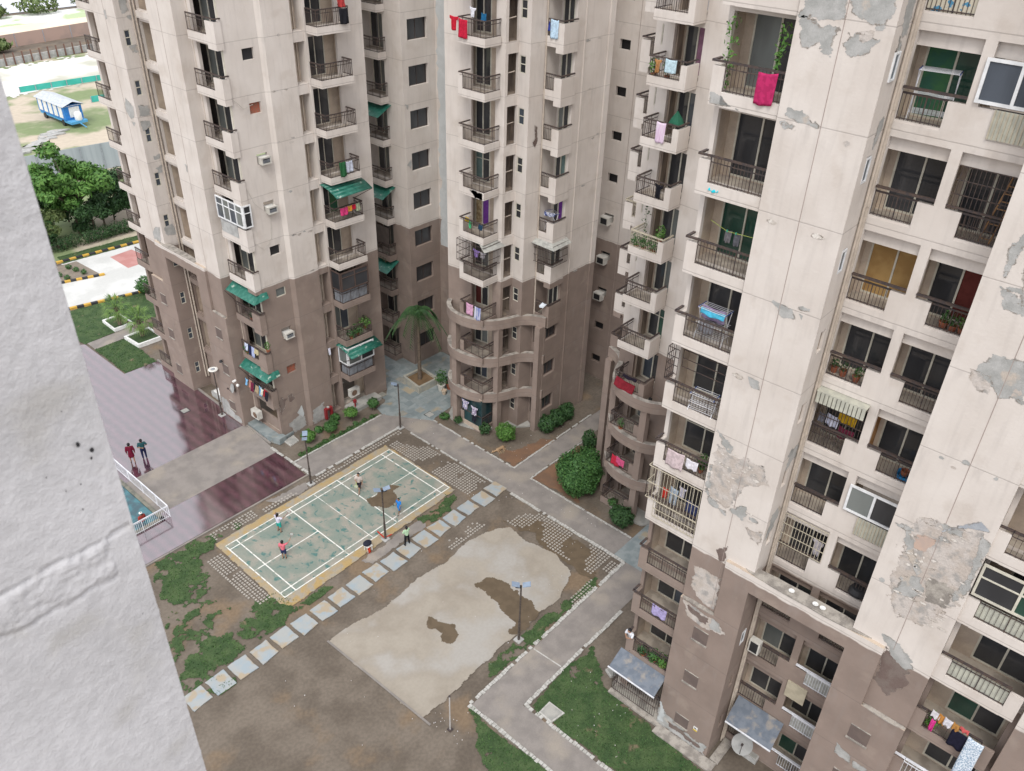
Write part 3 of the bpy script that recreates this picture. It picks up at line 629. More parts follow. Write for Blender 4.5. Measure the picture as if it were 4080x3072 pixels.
for k in range(-4, 8): w_.box(13.46, 14.29, 12.5, 13.2, Z(k)-0.55, Z(k)+0.05)
L2a, L2b = (14.3, 12.35), (18.5, 12.15)
w_.wall((14.3, 13.2), L2a, 0, TOP)
w_.wall(L2a, L2b, 0, TOP, [(0.15, 2.2, Z(k)+0.2, Z(k+1)-0.32) for k in range(-4, 8)], 0.2)
for k in range(-4, 8): w_.room(L2a, L2b, 0.05, 2.5, Z(k)+0.2, Z(k+1)-0.3, 0.2, 0.75, (0.35, 1.75, Z(k)+0.22, Z(k)+2.64), 1, 2)
w_.wall(L2b, (18.5, 18), 0, TOP)
w_.prism([(13, 28.5), (8.8, 28.5), (8.1, 25.7), (8.1, 15.9), (8.95, 12.65), (18.5, 12.15), (18.5, 28.5)], TOP-0.1, TOP+0.5)
clad(w_, 8.1, 18.75, 17.53, 12.35, []); clad(w_, 8.1, 17.53, 15.9, 9.13, [])
clad(w_, 8.1, 24.0, 22.8, 12.35, []); clad(w_, 8.1, 25.7, 24.0, 9.13, [])
w_.box(7.93, 8.4, 18.75, 22.8, 11.45, 12.35, 0, 3)
w_.build('wall', [PL, BEIGE, TILE, TOPC], TL)
for y0, y1 in ((17.5, 16.75), (24.9, 24.15)):
    for a, b in NI: niche(TL, 7.925, y0, y1, a, b)
topcap(TL, 7.9, 8.4, 18.8, 23.6, 12.37, 8); topcap(TL, 7.9, 8.1, 16.0, 17.5, 9.15, 9)
pb = MB(); pb.tube((9.3, 22.68, 0.9), (9.3, 22.68, TOP-1), 0.07); pb.tube((9.1, 22.7, 0.9), (9.1, 22.7, TOP-1), 0.06); pb.tube((8.98, 15.75, 0.5), (8.98, 15.75, TOP-1), 0.05)
pb.tube((13.9, 13.05, 0), (13.9, 13.05, TOP-1), 0.06); pb.tube((14.1, 13.08, 0), (14.1, 13.08, TOP-1), 0.045); pb.build('drain_pipe', [PIPE], TL)
gv = MB(); gv.box(8.093, 8.11, 17.45, 17.472, 9.3, TOP-1); gv.box(8.093, 8.11, 24.2, 24.222, 9.3, TOP-1); gv.build('movement_joint', [GROOVE], TL)
for k in range(-4, 7):
    o = window('window', TL, (8.1, 22.8), (9.45, 22.8), 0.3, 0.68, Z(k)+1.35, Z(k)+2.3, 0.05, 1, FRC, [GLB], 0.05, Z(k)+1.85)
    b = bal(TL, k, False, [(8.8, 28.2), (8.2, 28.2), (8.2, 25.75), (8.8, 25.75)], [([(8.2, 26.2), (8.34, 26.2), (8.34, 25.72), (8.2, 25.72)], -0.09, 1.12)], [(8.26, 28.15), (8.26, 26.2)], RAIL)
    if k >= -3:
        mb = MB(); mb.box(9.3, 9.44, 22.66, 18.9, Z(k)-0.05, Z(k)+0.36); b = mb.build('balcony', [PL], TL)
        window('sliding_door', b, LA, LB, 0.5, 3.5, Z(k)+0.22, Z(k)+2.4, 1.24, 2, FRC, [random.choice([GL, TEAC, ORG, GLC]), GL], 0.06)
def lt_b1(k, **s):
    y0, y1 = 15.45, 12.62
    sol = [([(8.55, 13.45), (8.69, 13.45), (8.69, y1-0.06), (8.55, y1-0.06)], -0.35, 1.12), ([(8.69, y1-0.06), (9.0, y1-0.06), (9.0, y1+0.08), (8.69, y1+0.08)], -0.35, 1.12)]
    b = bal(TL, k, False, [(8.95, y0), (8.6, y0), (8.6, y1), (8.95, y1)], sol, [(8.62, y0), (8.62, 13.45)], s.get('rm'))
    hb = MB(); hb.bar((8.6, 13.5, Z(k)+1.28), (8.6, y1-0.06, Z(k)+1.28), 0.1, 0.06); hb.bar((8.6, y1-0.05, Z(k)+1.28), (9.0, y1-0.05, Z(k)+1.28), 0.1, 0.06); hb.build('handrail', [RAIL], b)
    if s.get('glz'):
        window('window', b, (8.5, y0), (8.5, y1-0.1), 0.0, 2.9, Z(k)+1.3, Z(k)+2.75, 0, 4, FRW, [GLB, GLC], 0.08, Z(k)+2.25)
        window('window', b, (8.5, y1-0.1), (9.1, y1-0.1), 0.03, 0.6, Z(k)+1.3, Z(k)+2.75, 0, 1, FRW, [GL], 0.08, Z(k)+2.25)
        q = MB(); q.box(8.56, 8.58, y0-0.1, 13.5, Z(k)+0.36, Z(k)+1.2)
        for i in range(15): yy = y0-0.15-i*0.125; q.box(8.535, 8.56, yy-0.015, yy+0.015, Z(k)+0.36, Z(k)+1.2, 1)
        q.build('ribbed_panel', [CORB, ACW], b)
    window('sliding_door', b, L1a, L1b, -0.75, 1.9, Z(k)+0.22, Z(k)+2.64, 0.84, 3, FRC, s.get('p', [GL, GLC, GL]), 0.08)
    cn = MB(); cn.box(8.9, 8.96, 12.68, 12.78, Z(k)+1.3, Z(k+1)-0.35); cn.build('corner_post', [FRC], b)
    if s.get('awn'):
        q = MB(); zt = Z(k+1)-0.3; zb = Z(k+1)-0.95
        q.add([(8.9, 15.6, zt), (8.9, 12.55, zt), (8.15, 12.28, zb+.16), (8.15, 15.6, zb+.16), (9.35, 12.55, zt-0.02), (9.3, 12.28, zb+0.3)], [(0, 3, 2, 1), (1, 2, 5, 4)])
        o = q.build('awning', [AWN], b); so_ = o.modifiers.new('t', 'SOLIDIFY'); so_.thickness = 0.02
        q = MB(); q.tube((8.08, 15.6, zb+.1), (8.65, 15.5, Z(k)+1.3), 0.02); q.build('awning_bracket', [RAIL], b); q = MB(); q.tube((8.08, 12.3, zb+.1), (8.6, 12.6, Z(k)+1.3), 0.02); q.build('awning_bracket', [RAIL], b)
    return b
lb = {}
for k, s in {6: {}, 5: {}, 4: {}, 3: {}, 2: {}, 1: dict(glz=1), 0: {}, -1: dict(awn=1, p=[TEAC, GL, GL]), -2: {}, -3: dict(awn=1)}.items(): lb[k] = lt_b1(k, **s)
def lt_b2(k, **s):
    x0, x1, y = 14.35, 16.75, 11.25
    b = bal(TL, k, False, [(x0+0.05, 12.33), (x0, y), (x1, y-0.12), (x1, 12.2)], [], [(x0+0.06, 12.3), (x0+0.06, y+0.06), (x1-0.08, y-0.04), (x1-0.08, 12.1)], s.get('rm'), cur=0.34)
    window('sliding_door', b, L2a, L2b, 0.35, 1.75, Z(k)+0.22, Z(k)+2.64, 0.79, 2, FRC, s.get('p', [GL, GL]), 0.05)
    if s.get('glz'):
        fm = s['glz']; pn = s.get('gp', [GL])
        window('window', b, (x0, 12.3), (x0, y), 0, 1.0, Z(k)+1.3, Z(k)+2.7, 0, 1, fm, pn, 0.08)
        window('window', b, (x0, y), (x1, y-0.12), 0.02, 2.35, Z(k)+1.3, Z(k)+2.7, 0, 2, fm, pn, 0.09, Z(k)+2.3 if fm is FRD else None)
        q = MB(); q.box(x0+0.1, x1-0.1, y+0.1, y+0.12, Z(k)+0.34, Z(k)+1.25)
        q.box(x0+0.1, x0+0.12, y+0.1, 12.2, Z(k)+0.34, Z(k)+1.25); q.build('ribbed_panel', [CORB], b)
    if s.get('awn'):
        q = MB(); zt = Z(k+1)-0.25; zb = Z(k+1)-0.75; yf = y-0.75; n = 6
        for i in range(n):
            t0, t1 = i/n, (i+1)/n; f = lambda t: (12.3-(12.3-yf)*t*0.98, zt-(zt-zb)*t*t)
            a, c = f(t0), f(t1); q.add([(x0-0.2, a[0], a[1]), (x1+0.35, a[0], a[1]), (x1+0.35, c[0], c[1]), (x0-0.2, c[0], c[1])], [(0, 3, 2, 1)])
        o = q.build('awning', [AWN], b, smooth=True); m_ = o.modifiers.new('t', 'SOLIDIFY'); m_.thickness = 0.02
        q = MB(); q.tube((x1+0.3, yf, zb), (x1, 12.0, Z(k)+1.3), 0.02); q.build('awning_bracket', [RAIL], b); q = MB(); q.tube((x0-0.1, yf, zb), (x0, 12.0, Z(k)+1.3), 0.02); q.build('awning_bracket', [RAIL], b)
    return b
lb2 = {}
for k, s in {6: {}, 5: {}, 4: {}, 3: {}, 2: {}, 1: dict(awn=1, p=[GL, GREENW]), 0: {}, -1: dict(glz=FRD), -2: dict(p=[GLC, GLB]), -3: dict(glz=FRW, gp=[GLC, GL], awn=1)}.items(): lb2[k] = lt_b2(k, **s)
for k in range(-3, 6):
    window('window', TL, (13.45, 13.2), (14.3, 13.2), 0.06, 0.36, Z(k)+1.2, Z(k)+2.1, -0.01, 1, FRC, [GLB], 0.04)
# ================================================================ REAR BLOCKS
TB = empty('apartment_tower', (24, 14, 0), 'shaded rear block with large dark wall openings seen between the left and middle towers', 'apartment tower')
w_ = MB()
w_.wall((22.6, 20), (22.6, 14.75), 0, TOP, [(2.7, 4.9, Z(k)+0.2, Z(k+1)-0.3) for k in range(-4, 8)], 0.3)
for k in range(-4, 8): w_.room((22.6, 20), (22.6, 14.75), 2.4, 5.1, Z(k)+0.2, Z(k+1)-0.3, 0.3, 1.0, None, 0, 1)
w_.wall((22.6, 14.75), (22.6, 13.25), 0, TOP)
WH = [(0.55, 2.35, Z(k)+1.2, Z(k)+2.55) for k in range(-4, 8)]
w_.wall((22.6, 13.25), (25.7, 13.2), 0, TOP, WH, 0.3)
for k in range(-4, 8): w_.room((22.6, 13.25), (25.7, 13.2), 0.3, 2.7, Z(k)+0.2, Z(k+1)-0.3, 0.3, 1.3, None, 3, 3)
w_.wall((25.7, 13.2), (25.7, 6.75), 0, TOP, (), 0, 2)
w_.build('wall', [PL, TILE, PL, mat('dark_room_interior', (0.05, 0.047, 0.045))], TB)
WST = mat('grey_white_distemper', (0.55, 0.57, 0.57), (0.5, 0.52, 0.52), 1.5, fine=0.05, bump=0.3, bscale=10)
pts = []
for side in (0, 1):
    for i in range(0, 90):
        z = 9.9+i*0.28 if side == 0 else 9.9+(89-i)*0.28
        y = 13.05-0.5*max(0, noise.noise(Vector((z*0.7, 3, 1))))-0.3*noise.noise(Vector((z*2.6, 1, 1))) if side == 0 else 9.2
        pts.append((y, z))
mb = MB(); mb.add([(25.694, y, z) for y, z in pts], [tuple(range(len(pts)))]); mb.build('whitewashed_strip', [WST], TB)
mb = MB()
for k in range(-1, 6): mb.box(25.55, 25.69, 11.35, 11.5, Z(k)-0.6+(k % 2)*0.7, Z(k)-0.45+(k % 2)*0.7)
mb.build('pipe_stub', [BLK], TB)
for k in range(-4, 7):
    b = bal(TB, k, False, [(22.6, 17.2), (21.85, 17.2), (21.85, 14.8), (22.6, 14.8)], [], [(21.9, 17.1), (21.9, 14.85), (22.55, 14.85)], RAIL)
    window('sliding_door', b, (22.6, 20), (22.6, 14.75), 2.6, 5.0, Z(k)+0.22, Z(k)+2.64, 0.95, 3, FRC, [GL, GLC, GL], 0.05)
    if k in (2, 0, -2):
        q = MB(); zt = Z(k+1)-0.2; q.add([(22.6, 17.2, zt), (22.6, 14.6, zt), (21.2, 14.5, zt-0.6), (21.2, 17.3, zt-0.6)], [(0, 3, 2, 1)])
        o = q.build('awning', [AWN], b); m_ = o.modifiers.new('t', 'SOLIDIFY'); m_.thickness = 0.02
    if k in (-1,):
        q = MB(); q.box(21.9, 21.93, 17.1, 14.85, Z(k)+1.3, Z(k)+2.7); q.build('roller_blind', [mat('brown_mesh_blind', (0.1, 0.08, 0.07))], b)
    window('window', TB, (22.6, 13.25), (25.7, 13.2), 0.55, 2.35, Z(k)+1.2, Z(k)+2.55, 0.24, 2, BLKF if False else RAIL, [GL], 0.03)
TF = empty('apartment_tower', (34, -1, 0), 'dim far block with small square openings, closing the gap beside the middle tower', 'apartment tower')
w_ = MB()
hl = []
for k in range(-4, 8): hl.append((5.25, 6.1, Z(k)+1.35, Z(k)+2.0))
w_.wall((31.5, 7), (31.5, -9), 0, TOP, hl, 0.25); w_.quad((31.85, 3, 0), (31.85, -1, 0), (31.85, -1, TOP), (31.85, 3, TOP), 1)
w_.prism([(31.5, 7), (31.5, -9), (36, -9), (36, 7)], TOP-0.1, TOP); w_.build('wall', [PL, BLK], TF)
gv = MB(); gv.box(31.49, 31.51, 0.28, 0.31, 0, TOP-1); gv.build('movement_joint', [GROOVE], TF)
# ================================================================ PLASTER PATCHES (real re-rendered or peeled areas)
def patch(parent, plane, v, pts, m, out=0.006, seed=0, name='plaster_patch', amp=0.1, step=0.06, rim=True):
    """pts in (u,z); plane 'x': u is y, faces -x ; plane 'y': u is x, faces -y. Ragged edge, with curled paint along it"""
    u_ = [q[0] for q in pts]; size = max(u_)-min(u_); cell = 0.02 if v < 9.4 and plane == 'x' and u_[0] < -15 else 0.03
    mb = MB(); V = (lambda u, z, o: (v-o, u, z)) if plane == 'x' else (lambda u, z, o: (u, v-o, z))
    for a, b, c, d in rows(pts, cell, amp*(0.9 if size > .3 else .45), seed, 3.2, ys=1.4): mb.quad(V(a, c, out), V(b, c, out), V(b, d, out), V(a, d, out))
    if rim and size > .3:
        for a, b, c, d in rows(pts, cell, amp*.9, seed, 3.2, band=(0.0, 0.035, 0.1), ys=1.4): mb.quad(V(a, c, out+.004), V(b, c, out+.004), V(b, d, out+.016), V(a, d, out+.016), 1)
    if not mb.f: return None
    return mb.build(name, [m, FLAKE], parent)
def ell(u, z, ru, rz, n=10, seed=0):
    r = random.Random(seed); return [(u+ru*math.cos(6.283*i/n)*r.uniform(0.7, 1.15), z+rz*math.sin(6.283*i/n)*r.uniform(0.7, 1.15)) for i in range(n)]
X1 = 7.9
def P1(pts, m, seed, out=0.006, **k): return patch(TR, 'x', X1, [(-u, z) for u, z in pts], m, out, seed, **k)
P1([(20.55, 33.2), (21.85, 33.3), (21.9, 34.4), (20.7, 34.5)], CEM, 1); P1([(22.0, 33.5), (23.0, 33.2), (23.2, 34.0), (22.6, 34.6), (22.0, 34.5)], CEM, 2)
P1([(20.62, 33.15), (21.75, 33.05), (21.72, 32.25), (21.45, 32.3), (21.3, 32.55), (20.8, 32.4), (20.6, 32.6)], CEM, 3)
P1([(22.05, 32.95), (22.5, 33.0), (23.0, 32.9), (22.8, 32.5), (22.3, 32.35), (22.0, 32.6)], CEM, 4)
P1([(20.62, 30.35), (20.75, 30.6), (21.25, 30.65), (21.5, 30.4), (21.75, 30.25), (21.2, 30.28)], CEM, 5); P1([(20.62, 30.2), (21.1, 30.15), (21.05, 29.95), (20.75, 29.9)], CEM, 6)
P1([(21.6, 24.3), (22.3, 24.25), (22.45, 23.95), (22.0, 23.85)][::-1], CEM, 7, amp=0.05); P1([(22.55, 24.2), (22.75, 24.15), (22.7, 24.0)], CEM, 71, amp=0.03)
P1([(21.3, 21.1), (21.75, 21.05), (21.8, 20.75), (21.5, 20.7)], CEM, 8, amp=0.05)
P1([(20.55, 18.3), (20.9, 18.2), (21.35, 17.9), (21.3, 17.4), (20.9, 17.7)], CEM, 9); 
P1([(20.7, 17.6), (21.7, 17.5), (22.6, 17.6), (23.0, 16.9), (22.2, 16.4), (21.7, 15.4), (21.5, 14.9), (20.7, 14.9), (20.55, 15.8), (20.6, 16.8)], TAN, 10, 0.004, amp=0.15)
P1([(20.5, 16.6), (20.65, 16.7), (20.75, 15.2), (21.6, 14.7), (21.6, 14.5), (20.8, 14.75), (20.5, 15.3)], CEM, 11, 0.012)
P1([(21.7, 14.9), (22.3, 14.75), (22.4, 15.5), (22.1, 15.3)], CEM, 12, 0.01); P1([(22.3, 14.6), (22.9, 14.1), (23.2, 13.9), (23.2, 14.6), (22.7, 14.5)], TAN, 13)
for i in range(26):
    r = random.Random(i); u = r.uniform(20.7, 22.7); z = r.uniform(14.8, 17.8); P1(ell(u, z, r.uniform(0.04, 0.16), r.uniform(0.02, 0.06), 7, i), FLAKE, 300+i, 0.02, amp=0.02, step=0.06, name='paint_flake')
P1([(21.6, 12.6), (22.0, 13.1), (21.95, 12.3), (21.75, 12.1)], STAIN, 14); P1([(20.8, 11.2), (22.0, 11.2), (22.05, 9.25), (21.4, 9.3), (20.8, 9.9)], TAN, 15, 0.005)
P1([(20.65, 9.0), (22.5, 8.95), (22.75, 8.5), (22.0, 8.1), (21.0, 8.3)], TAN, 16, 0.18); P1([(20.9, 8.9), (21.9, 8.8), (21.8, 8.45), (21.1, 8.5)], STAIN, 17, 0.19); P1([(22.0, 9.05), (22.55, 8.95), (22.6, 8.4), (22.1, 8.35)], CEM, 18, 0.19)
P1([(20.7, 6.3), (21.2, 6.5), (21.75, 6.3), (21.8, 5.8), (21.3, 5.9)], TAN, 19, 0.005); P1([(20.6, 5.8), (21.3, 5.6), (21.9, 5.3), (21.6, 5.0), (20.9, 5.0), (20.55, 5.4)], STAIN, 20, 0.005); P1([(21.0, 6.0), (21.5, 5.9), (21.5, 5.7), (21.15, 5.75)], WST, 21, 0.01, amp=0.03)
P1([(20.6, 2.95), (21.2, 3.0), (22.3, 2.75), (22.4, 2.4), (21.6, 2.5), (20.9, 2.6)], CEM, 22, 0.007, amp=0.05)
P1([(20.5, 1.3), (21.3, 1.0), (22.3, 0.7), (23.2, 0.75), (23.2, 0.1), (20.5, 0.1)], CEM, 23, 0.18); P1([(20.5, 1.7), (20.8, 1.2), (20.8, 0.4), (20.5, 0.3)], WST, 24, 0.19, amp=0.06); P1([(20.9, 0.8), (22.9, 0.5), (22.9, 0.25), (21.2, 0.45)], STAIN, 25, 0.19)
for a in [[(8.3, 34), (8.9, 34), (8.85, 33), (8.4, 32.9)], [(8.4, 32.9), (8.8, 32.9), (8.7, 32.3), (8.35, 32.4)], [(8.55, 30.6), (9.0, 30.7), (8.9, 30.2), (8.6, 29.8)], [(8.3, 18.4), (9.0, 18.6), (9.1, 17.9), (8.4, 17.6)], [(8.2, 15.4), (8.7, 15.6), (9.0, 15.2), (8.6, 14.5), (8.15, 14.2)]]: patch(TR, 'y', -23.32, a, CEM, 0.006, int(a[0][1]*7))
P2 = P1
P2([(27.85, 28.2), (28.3, 29.4), (28.6, 30.0), (28.5, 29.0), (28.1, 28.0), (28.0, 27.4)], CEM, 30, amp=0.06); P2([(27.9, 27.2), (28.2, 27.0), (28.8, 26.9), (28.9, 26.4), (28.3, 26.5)], CEM, 31); P2([(28.3, 28.2), (29.5, 28.5), (29.5, 26.8), (28.6, 26.7)], TAN, 32, 0.004)
P2([(28.1, 24.5), (28.5, 25.1), (29.3, 25.1), (29.8, 24.6), (29.6, 23.9), (29.0, 23.8), (28.6, 24.1)], CEM, 33); P2([(28.0, 24.4), (28.6, 24.4), (28.8, 23.7), (28.2, 23.9)], TAN, 34, 0.005)
P2([(28.0, 18.6), (28.7, 18.7), (30.1, 19.0), (30.35, 17.9), (30.3, 16.3), (29.9, 15.2), (29.5, 14.2), (28.6, 14.2), (28.1, 15.0), (28.0, 16.5)], TAN, 35, 0.004, amp=0.16)
P2([(27.85, 18.0), (28.1, 18.0), (28.5, 17.0), (28.9, 16.4), (28.8, 16.1), (28.4, 16.7), (28.1, 17.2)], CEM, 36, 0.012, amp=0.05); P2([(28.85, 18.7), (29.7, 18.9), (29.6, 18.5), (29.0, 18.4)], CEM, 37, 0.012)
P2([(29.0, 18.45), (29.9, 19.5), (30.2, 19.2), (29.5, 18.9)], mat('blue_grey_cement', (0.33, 0.35, 0.38), (0.4, 0.42, 0.44), 4), 38, 0.014, amp=0.05)
P2([(30.1, 18.9), (30.4, 18.8), (30.38, 16.4), (30.1, 15.9), (30.0, 16.2), (30.2, 17.2)], CEM, 39, 0.012, amp=0.05); P2([(28.3, 16.0), (28.9, 16.2), (29.2, 15.6), (28.7, 15.0), (28.3, 15.2)], CEM, 40, 0.01); P2([(29.1, 16.4), (30.0, 16.4), (29.9, 15.5), (29.3, 15.3)], STNP if False else TOPC, 41, 0.009); P2([(28.3, 17.9), (28.9, 18.0), (28.8, 17.2), (28.4, 17.3)], mat('pinkish_render', (0.5, 0.37, 0.3), (0.45, 0.35, 0.3)), 42, 0.009)
for i in range(40):
    r = random.Random(i+50); u = r.uniform(28.1, 30.2); z = r.uniform(14.3, 18.8); P2(ell(u, z, r.uniform(0.04, 0.2), r.uniform(0.02, 0.06), 7, i), FLAKE, 400+i, 0.022, amp=0.02, step=0.06, name='paint_flake')
P2([(28.5, 12.9), (28.9, 12.9), (29.5, 12.7), (29.9, 12.1), (29.6, 11.9), (29.0, 12.2)], CEM, 43); P2([(28.75, 12.4), (29.7, 11.8), (29.9, 11.2), (29.4, 10.2), (28.75, 10.6)], STAIN, 44, 0.004); P2([(28.4, 6.4), (29.1, 6.1), (29.1, 5.7), (28.5, 5.8)], CEM, 45, 0.18, amp=0.05); P2([(29.15, 6.0), (29.8, 6.0), (29.8, 5.6), (29.3, 5.6)], CEM, 46, 0.18, amp=0.05)
for i in range(34):
    r = random.Random(i+900); pl_ = r.random() < .5; k = r.choice([1, 2, 3, 4, 5, 6, 7]); u = r.uniform(20.6, 23.1) if pl_ else r.uniform(27.7, 30.2); z = Z(k)+r.uniform(-.35, .2)
    P1(ell(u, z, r.uniform(.06, .3), r.uniform(.04, .14), 8, i), r.choice([CEM, TAN, FLAKE, CEM]), 600+i, .008, amp=.07)
for i in range(22):
    r = random.Random(i+300); k = r.choice([0, 1, 2, 3, 4, 5]); x = r.uniform(11.6, 13.3) if i % 3 else r.uniform(25.2, 27.3)
    patch(TL if i % 3 else TC, 'y', 12.42 if i % 3 else -0.12, ell(x, Z(k)+r.uniform(-.2, .1), r.uniform(.08, .25), r.uniform(.03, .09), 8, i), r.choice([CEM, TAN]), .008, 700+i, amp=.06)
# left tower patches
Q = lambda pts, m, s, out=0.006, **k: patch(TL, 'y', 12.42 if pts[0][0] > 11.5 else 12.65, pts, m, out, s, **k)
Q([(8.97, 3.3), (9.3, 3.5), (9.7, 3.2), (9.5, 2.5), (9.1, 2.0)], STAIN, 50); Q([(9.8, 3.4), (10.2, 3.4), (10.4, 2.9), (10.0, 2.7)], STAIN, 51, amp=0.05)
Q([(10.4, 1.6), (10.9, 2.1), (11.0, 1.2), (10.85, 1.0)], WST, 52, 0.02, amp=0.02); Q([(9.7, 1.0), (10.3, 1.3), (11.0, 1.2), (11.1, 0.1), (9.9, 0.1)], CEM, 53, 0.01); Q([(11.6, 1.3), (12.6, 1.5), (12.9, 0.1), (11.6, 0.1)], CEM, 54)
for a in ([(8.4, 28.5), (9.0, 28.6), (8.95, 27.6), (8.5, 27.4)], [(8.75, 27.3), (9.1, 27.3), (9.0, 27.0)], [(8.6, 25.6), (9.15, 25.6), (9.1, 25.2), (8.7, 25.2)], [(8.3, 22.0), (9.0, 21.9), (9.0, 21.2), (8.3, 21.3)], [(8.2, 21.0), (8.9, 20.9), (8.9, 20.5), (8.3, 20.4)], [(8.6, 18.6), (9.1, 18.6), (9.0, 18.3), (8.6, 18.3)], [(8.6, 17.8), (9.1, 17.9), (9.0, 17.4), (8.7, 17.4)], [(8.3, 13.6), (9.0, 13.7), (9.1, 12.9), (8.4, 12.9)]):
    patch(TL, 'y', 22.8, a, CEM, 0.006, int(a[0][1]*9), amp=0.06)
for a in ([(24.0, 27.6), (24.3, 27.5), (24.2, 27.0), (23.95, 27.1)], [(23.0, 21.9), (23.9, 22.3), (24.3, 21.6), (23.7, 20.9), (23.2, 21.3)], [(23.2, 20.9), (23.8, 20.8), (23.5, 20.5)], [(23.0, 13.6), (23.6, 13.5), (24.2, 13.0), (24.3, 12.4), (23.3, 12.4)], [(17.4, 19.4), (17.7, 19.4), (17.6, 18.9)]):
    patch(TL, 'x', 8.1, a, CEM, 0.006, int(a[0][1]*9), amp=0.06)
patch(TL, 'x', 8.1, [(17.9, 1.6), (18.6, 1.5), (18.7, 0.1), (16.1, 0.1), (16.3, 0.7), (17.0, 0.6)], CEM, 0.18, 5); patch(TB, 'y', 13.23, [(22.7, 17), (23.1, 17.4), (23.0, 16.6)], CEM, 0.006, 3, amp=0.05); patch(TB, 'y', 13.23, [(22.7, 21.3), (23.0, 21.2), (22.9, 20.8)], CEM, 0.006, 3, amp=0.05)
patch(TC, 'y', 1.15, [(22.3, 22.5), (22.6, 22.4), (22.55, 21.9), (22.7, 21.5), (22.4, 21.1), (22.2, 21.5), (22.4, 21.8)], STAIN, 0.012, 60, amp=0.04); patch(TC, 'x', 19.36, [(3.9, 18.55), (3.3, 18.6), (2.65, 18.5), (2.65, 18.12), (3.3, 18.12)], CEM, 0.006, 61, amp=0.04)
# B2 slab fronts
for a in ([(-18.0, 30.55), (-18.4, 30.5), (-18.7, 30.3), (-19.1, 30.18), (-18.0, 30.18)],): patch(TR, 'x', 8.0, a, CEM, 0.006, 70, amp=0.04)
# ================================================================ GROUND
SOIL = mat('packed_soil', (0.125, 0.102, 0.08), (0.18, 0.15, 0.12), 0.5, 0.35, 0.65, bump=0.5, bscale=6, fine=0.18, c3=(0.2, 0.145, 0.095), s3=0.3, t3=(0.52, 0.66))
SOILR = mat('reddish_soil', (0.22, 0.125, 0.075), (0.17, 0.105, 0.07), 1.2, 0.35, 0.65, bump=0.4, bscale=6, fine=0.15)
GRASS = mat('grass_ground', (0.045, 0.085, 0.03), (0.075, 0.12, 0.045), 1.3, 0.35, 0.65, bump=1.0, bscale=25, fine=0.35, c3=(0.2, 0.16, 0.1), s3=0.9, t3=(0.62, 0.7))
CONC = mat('broom_concrete', (0.265, 0.24, 0.22), (0.215, 0.195, 0.18), 1.1, 0.35, 0.65, bump=0.15, fine=0.08, c3=(0.31, 0.275, 0.235), s3=0.5, t3=(0.5, 0.7))
ROADC = mat('pale_road_concrete', (0.6, 0.6, 0.58), (0.52, 0.52, 0.5), 0.4, fine=0.05)
TILG = mat('grey_stone_tiles', (0.2, 0.235, 0.24), (0.27, 0.3, 0.3), 1.6, fine=0.08, c3=(0.33, 0.28, 0.2), s3=0.6, t3=(0.58, 0.7), rough=0.5)
MUD = mat('wet_silt', (0.105, 0.078, 0.05), (0.125, 0.093, 0.06), 2, rough=0.6, bump=0.3, bscale=4)
g_ = tag(None, None, None) if False else None
mb = MB(); mb.quad((-400, -400, -0.02), (900, -400, -0.02), (900, 900, -0.02), (-400, 900, -0.02))
go = mb.build('ground', [SOIL], None, (0, 0, 0)); tag(go, 'bare brown earth around the towers', None, None, 'structure')
LV = [0.0]
def sheet(name, poly, m, label=None, z=None, kind='structure', ragged=0.0, seed=1, step=0.3, thick=None, mcell=0.05, mf=1.6, hole=None, hf=1.0):
    poly0 = poly; mcell = max(mcell, step/6)
    if z is None: LV[0] += 1; z = 0.004+0.0035*(LV[0] % 9)
    mb = MB()
    if ragged:
        for a, b, c, d in rows(poly0, mcell, ragged, seed, mf, hole, hf): mb.quad((a, c, z), (b, c, z), (b, d, z), (a, d, z))
    elif thick: mb.prism(poly, -0.01, z)
    else:
        n = len(poly); A = sum(poly[i][0]*poly[(i+1) % n][1]-poly[(i+1) % n][0]*poly[i][1] for i in range(n))
        if A < 0: poly = poly[::-1]
        mb.add([(x, y, z) for x, y in poly], [tuple(range(n))])
    o = mb.build(name, m if isinstance(m, list) else [m], None, (poly[0][0], poly[0][1], 0)); return tag(o, label, None, None, kind)
def rect(x0, x1, y0, y1): return [(x0, y0), (x1, y0), (x1, y1), (x0, y1)]
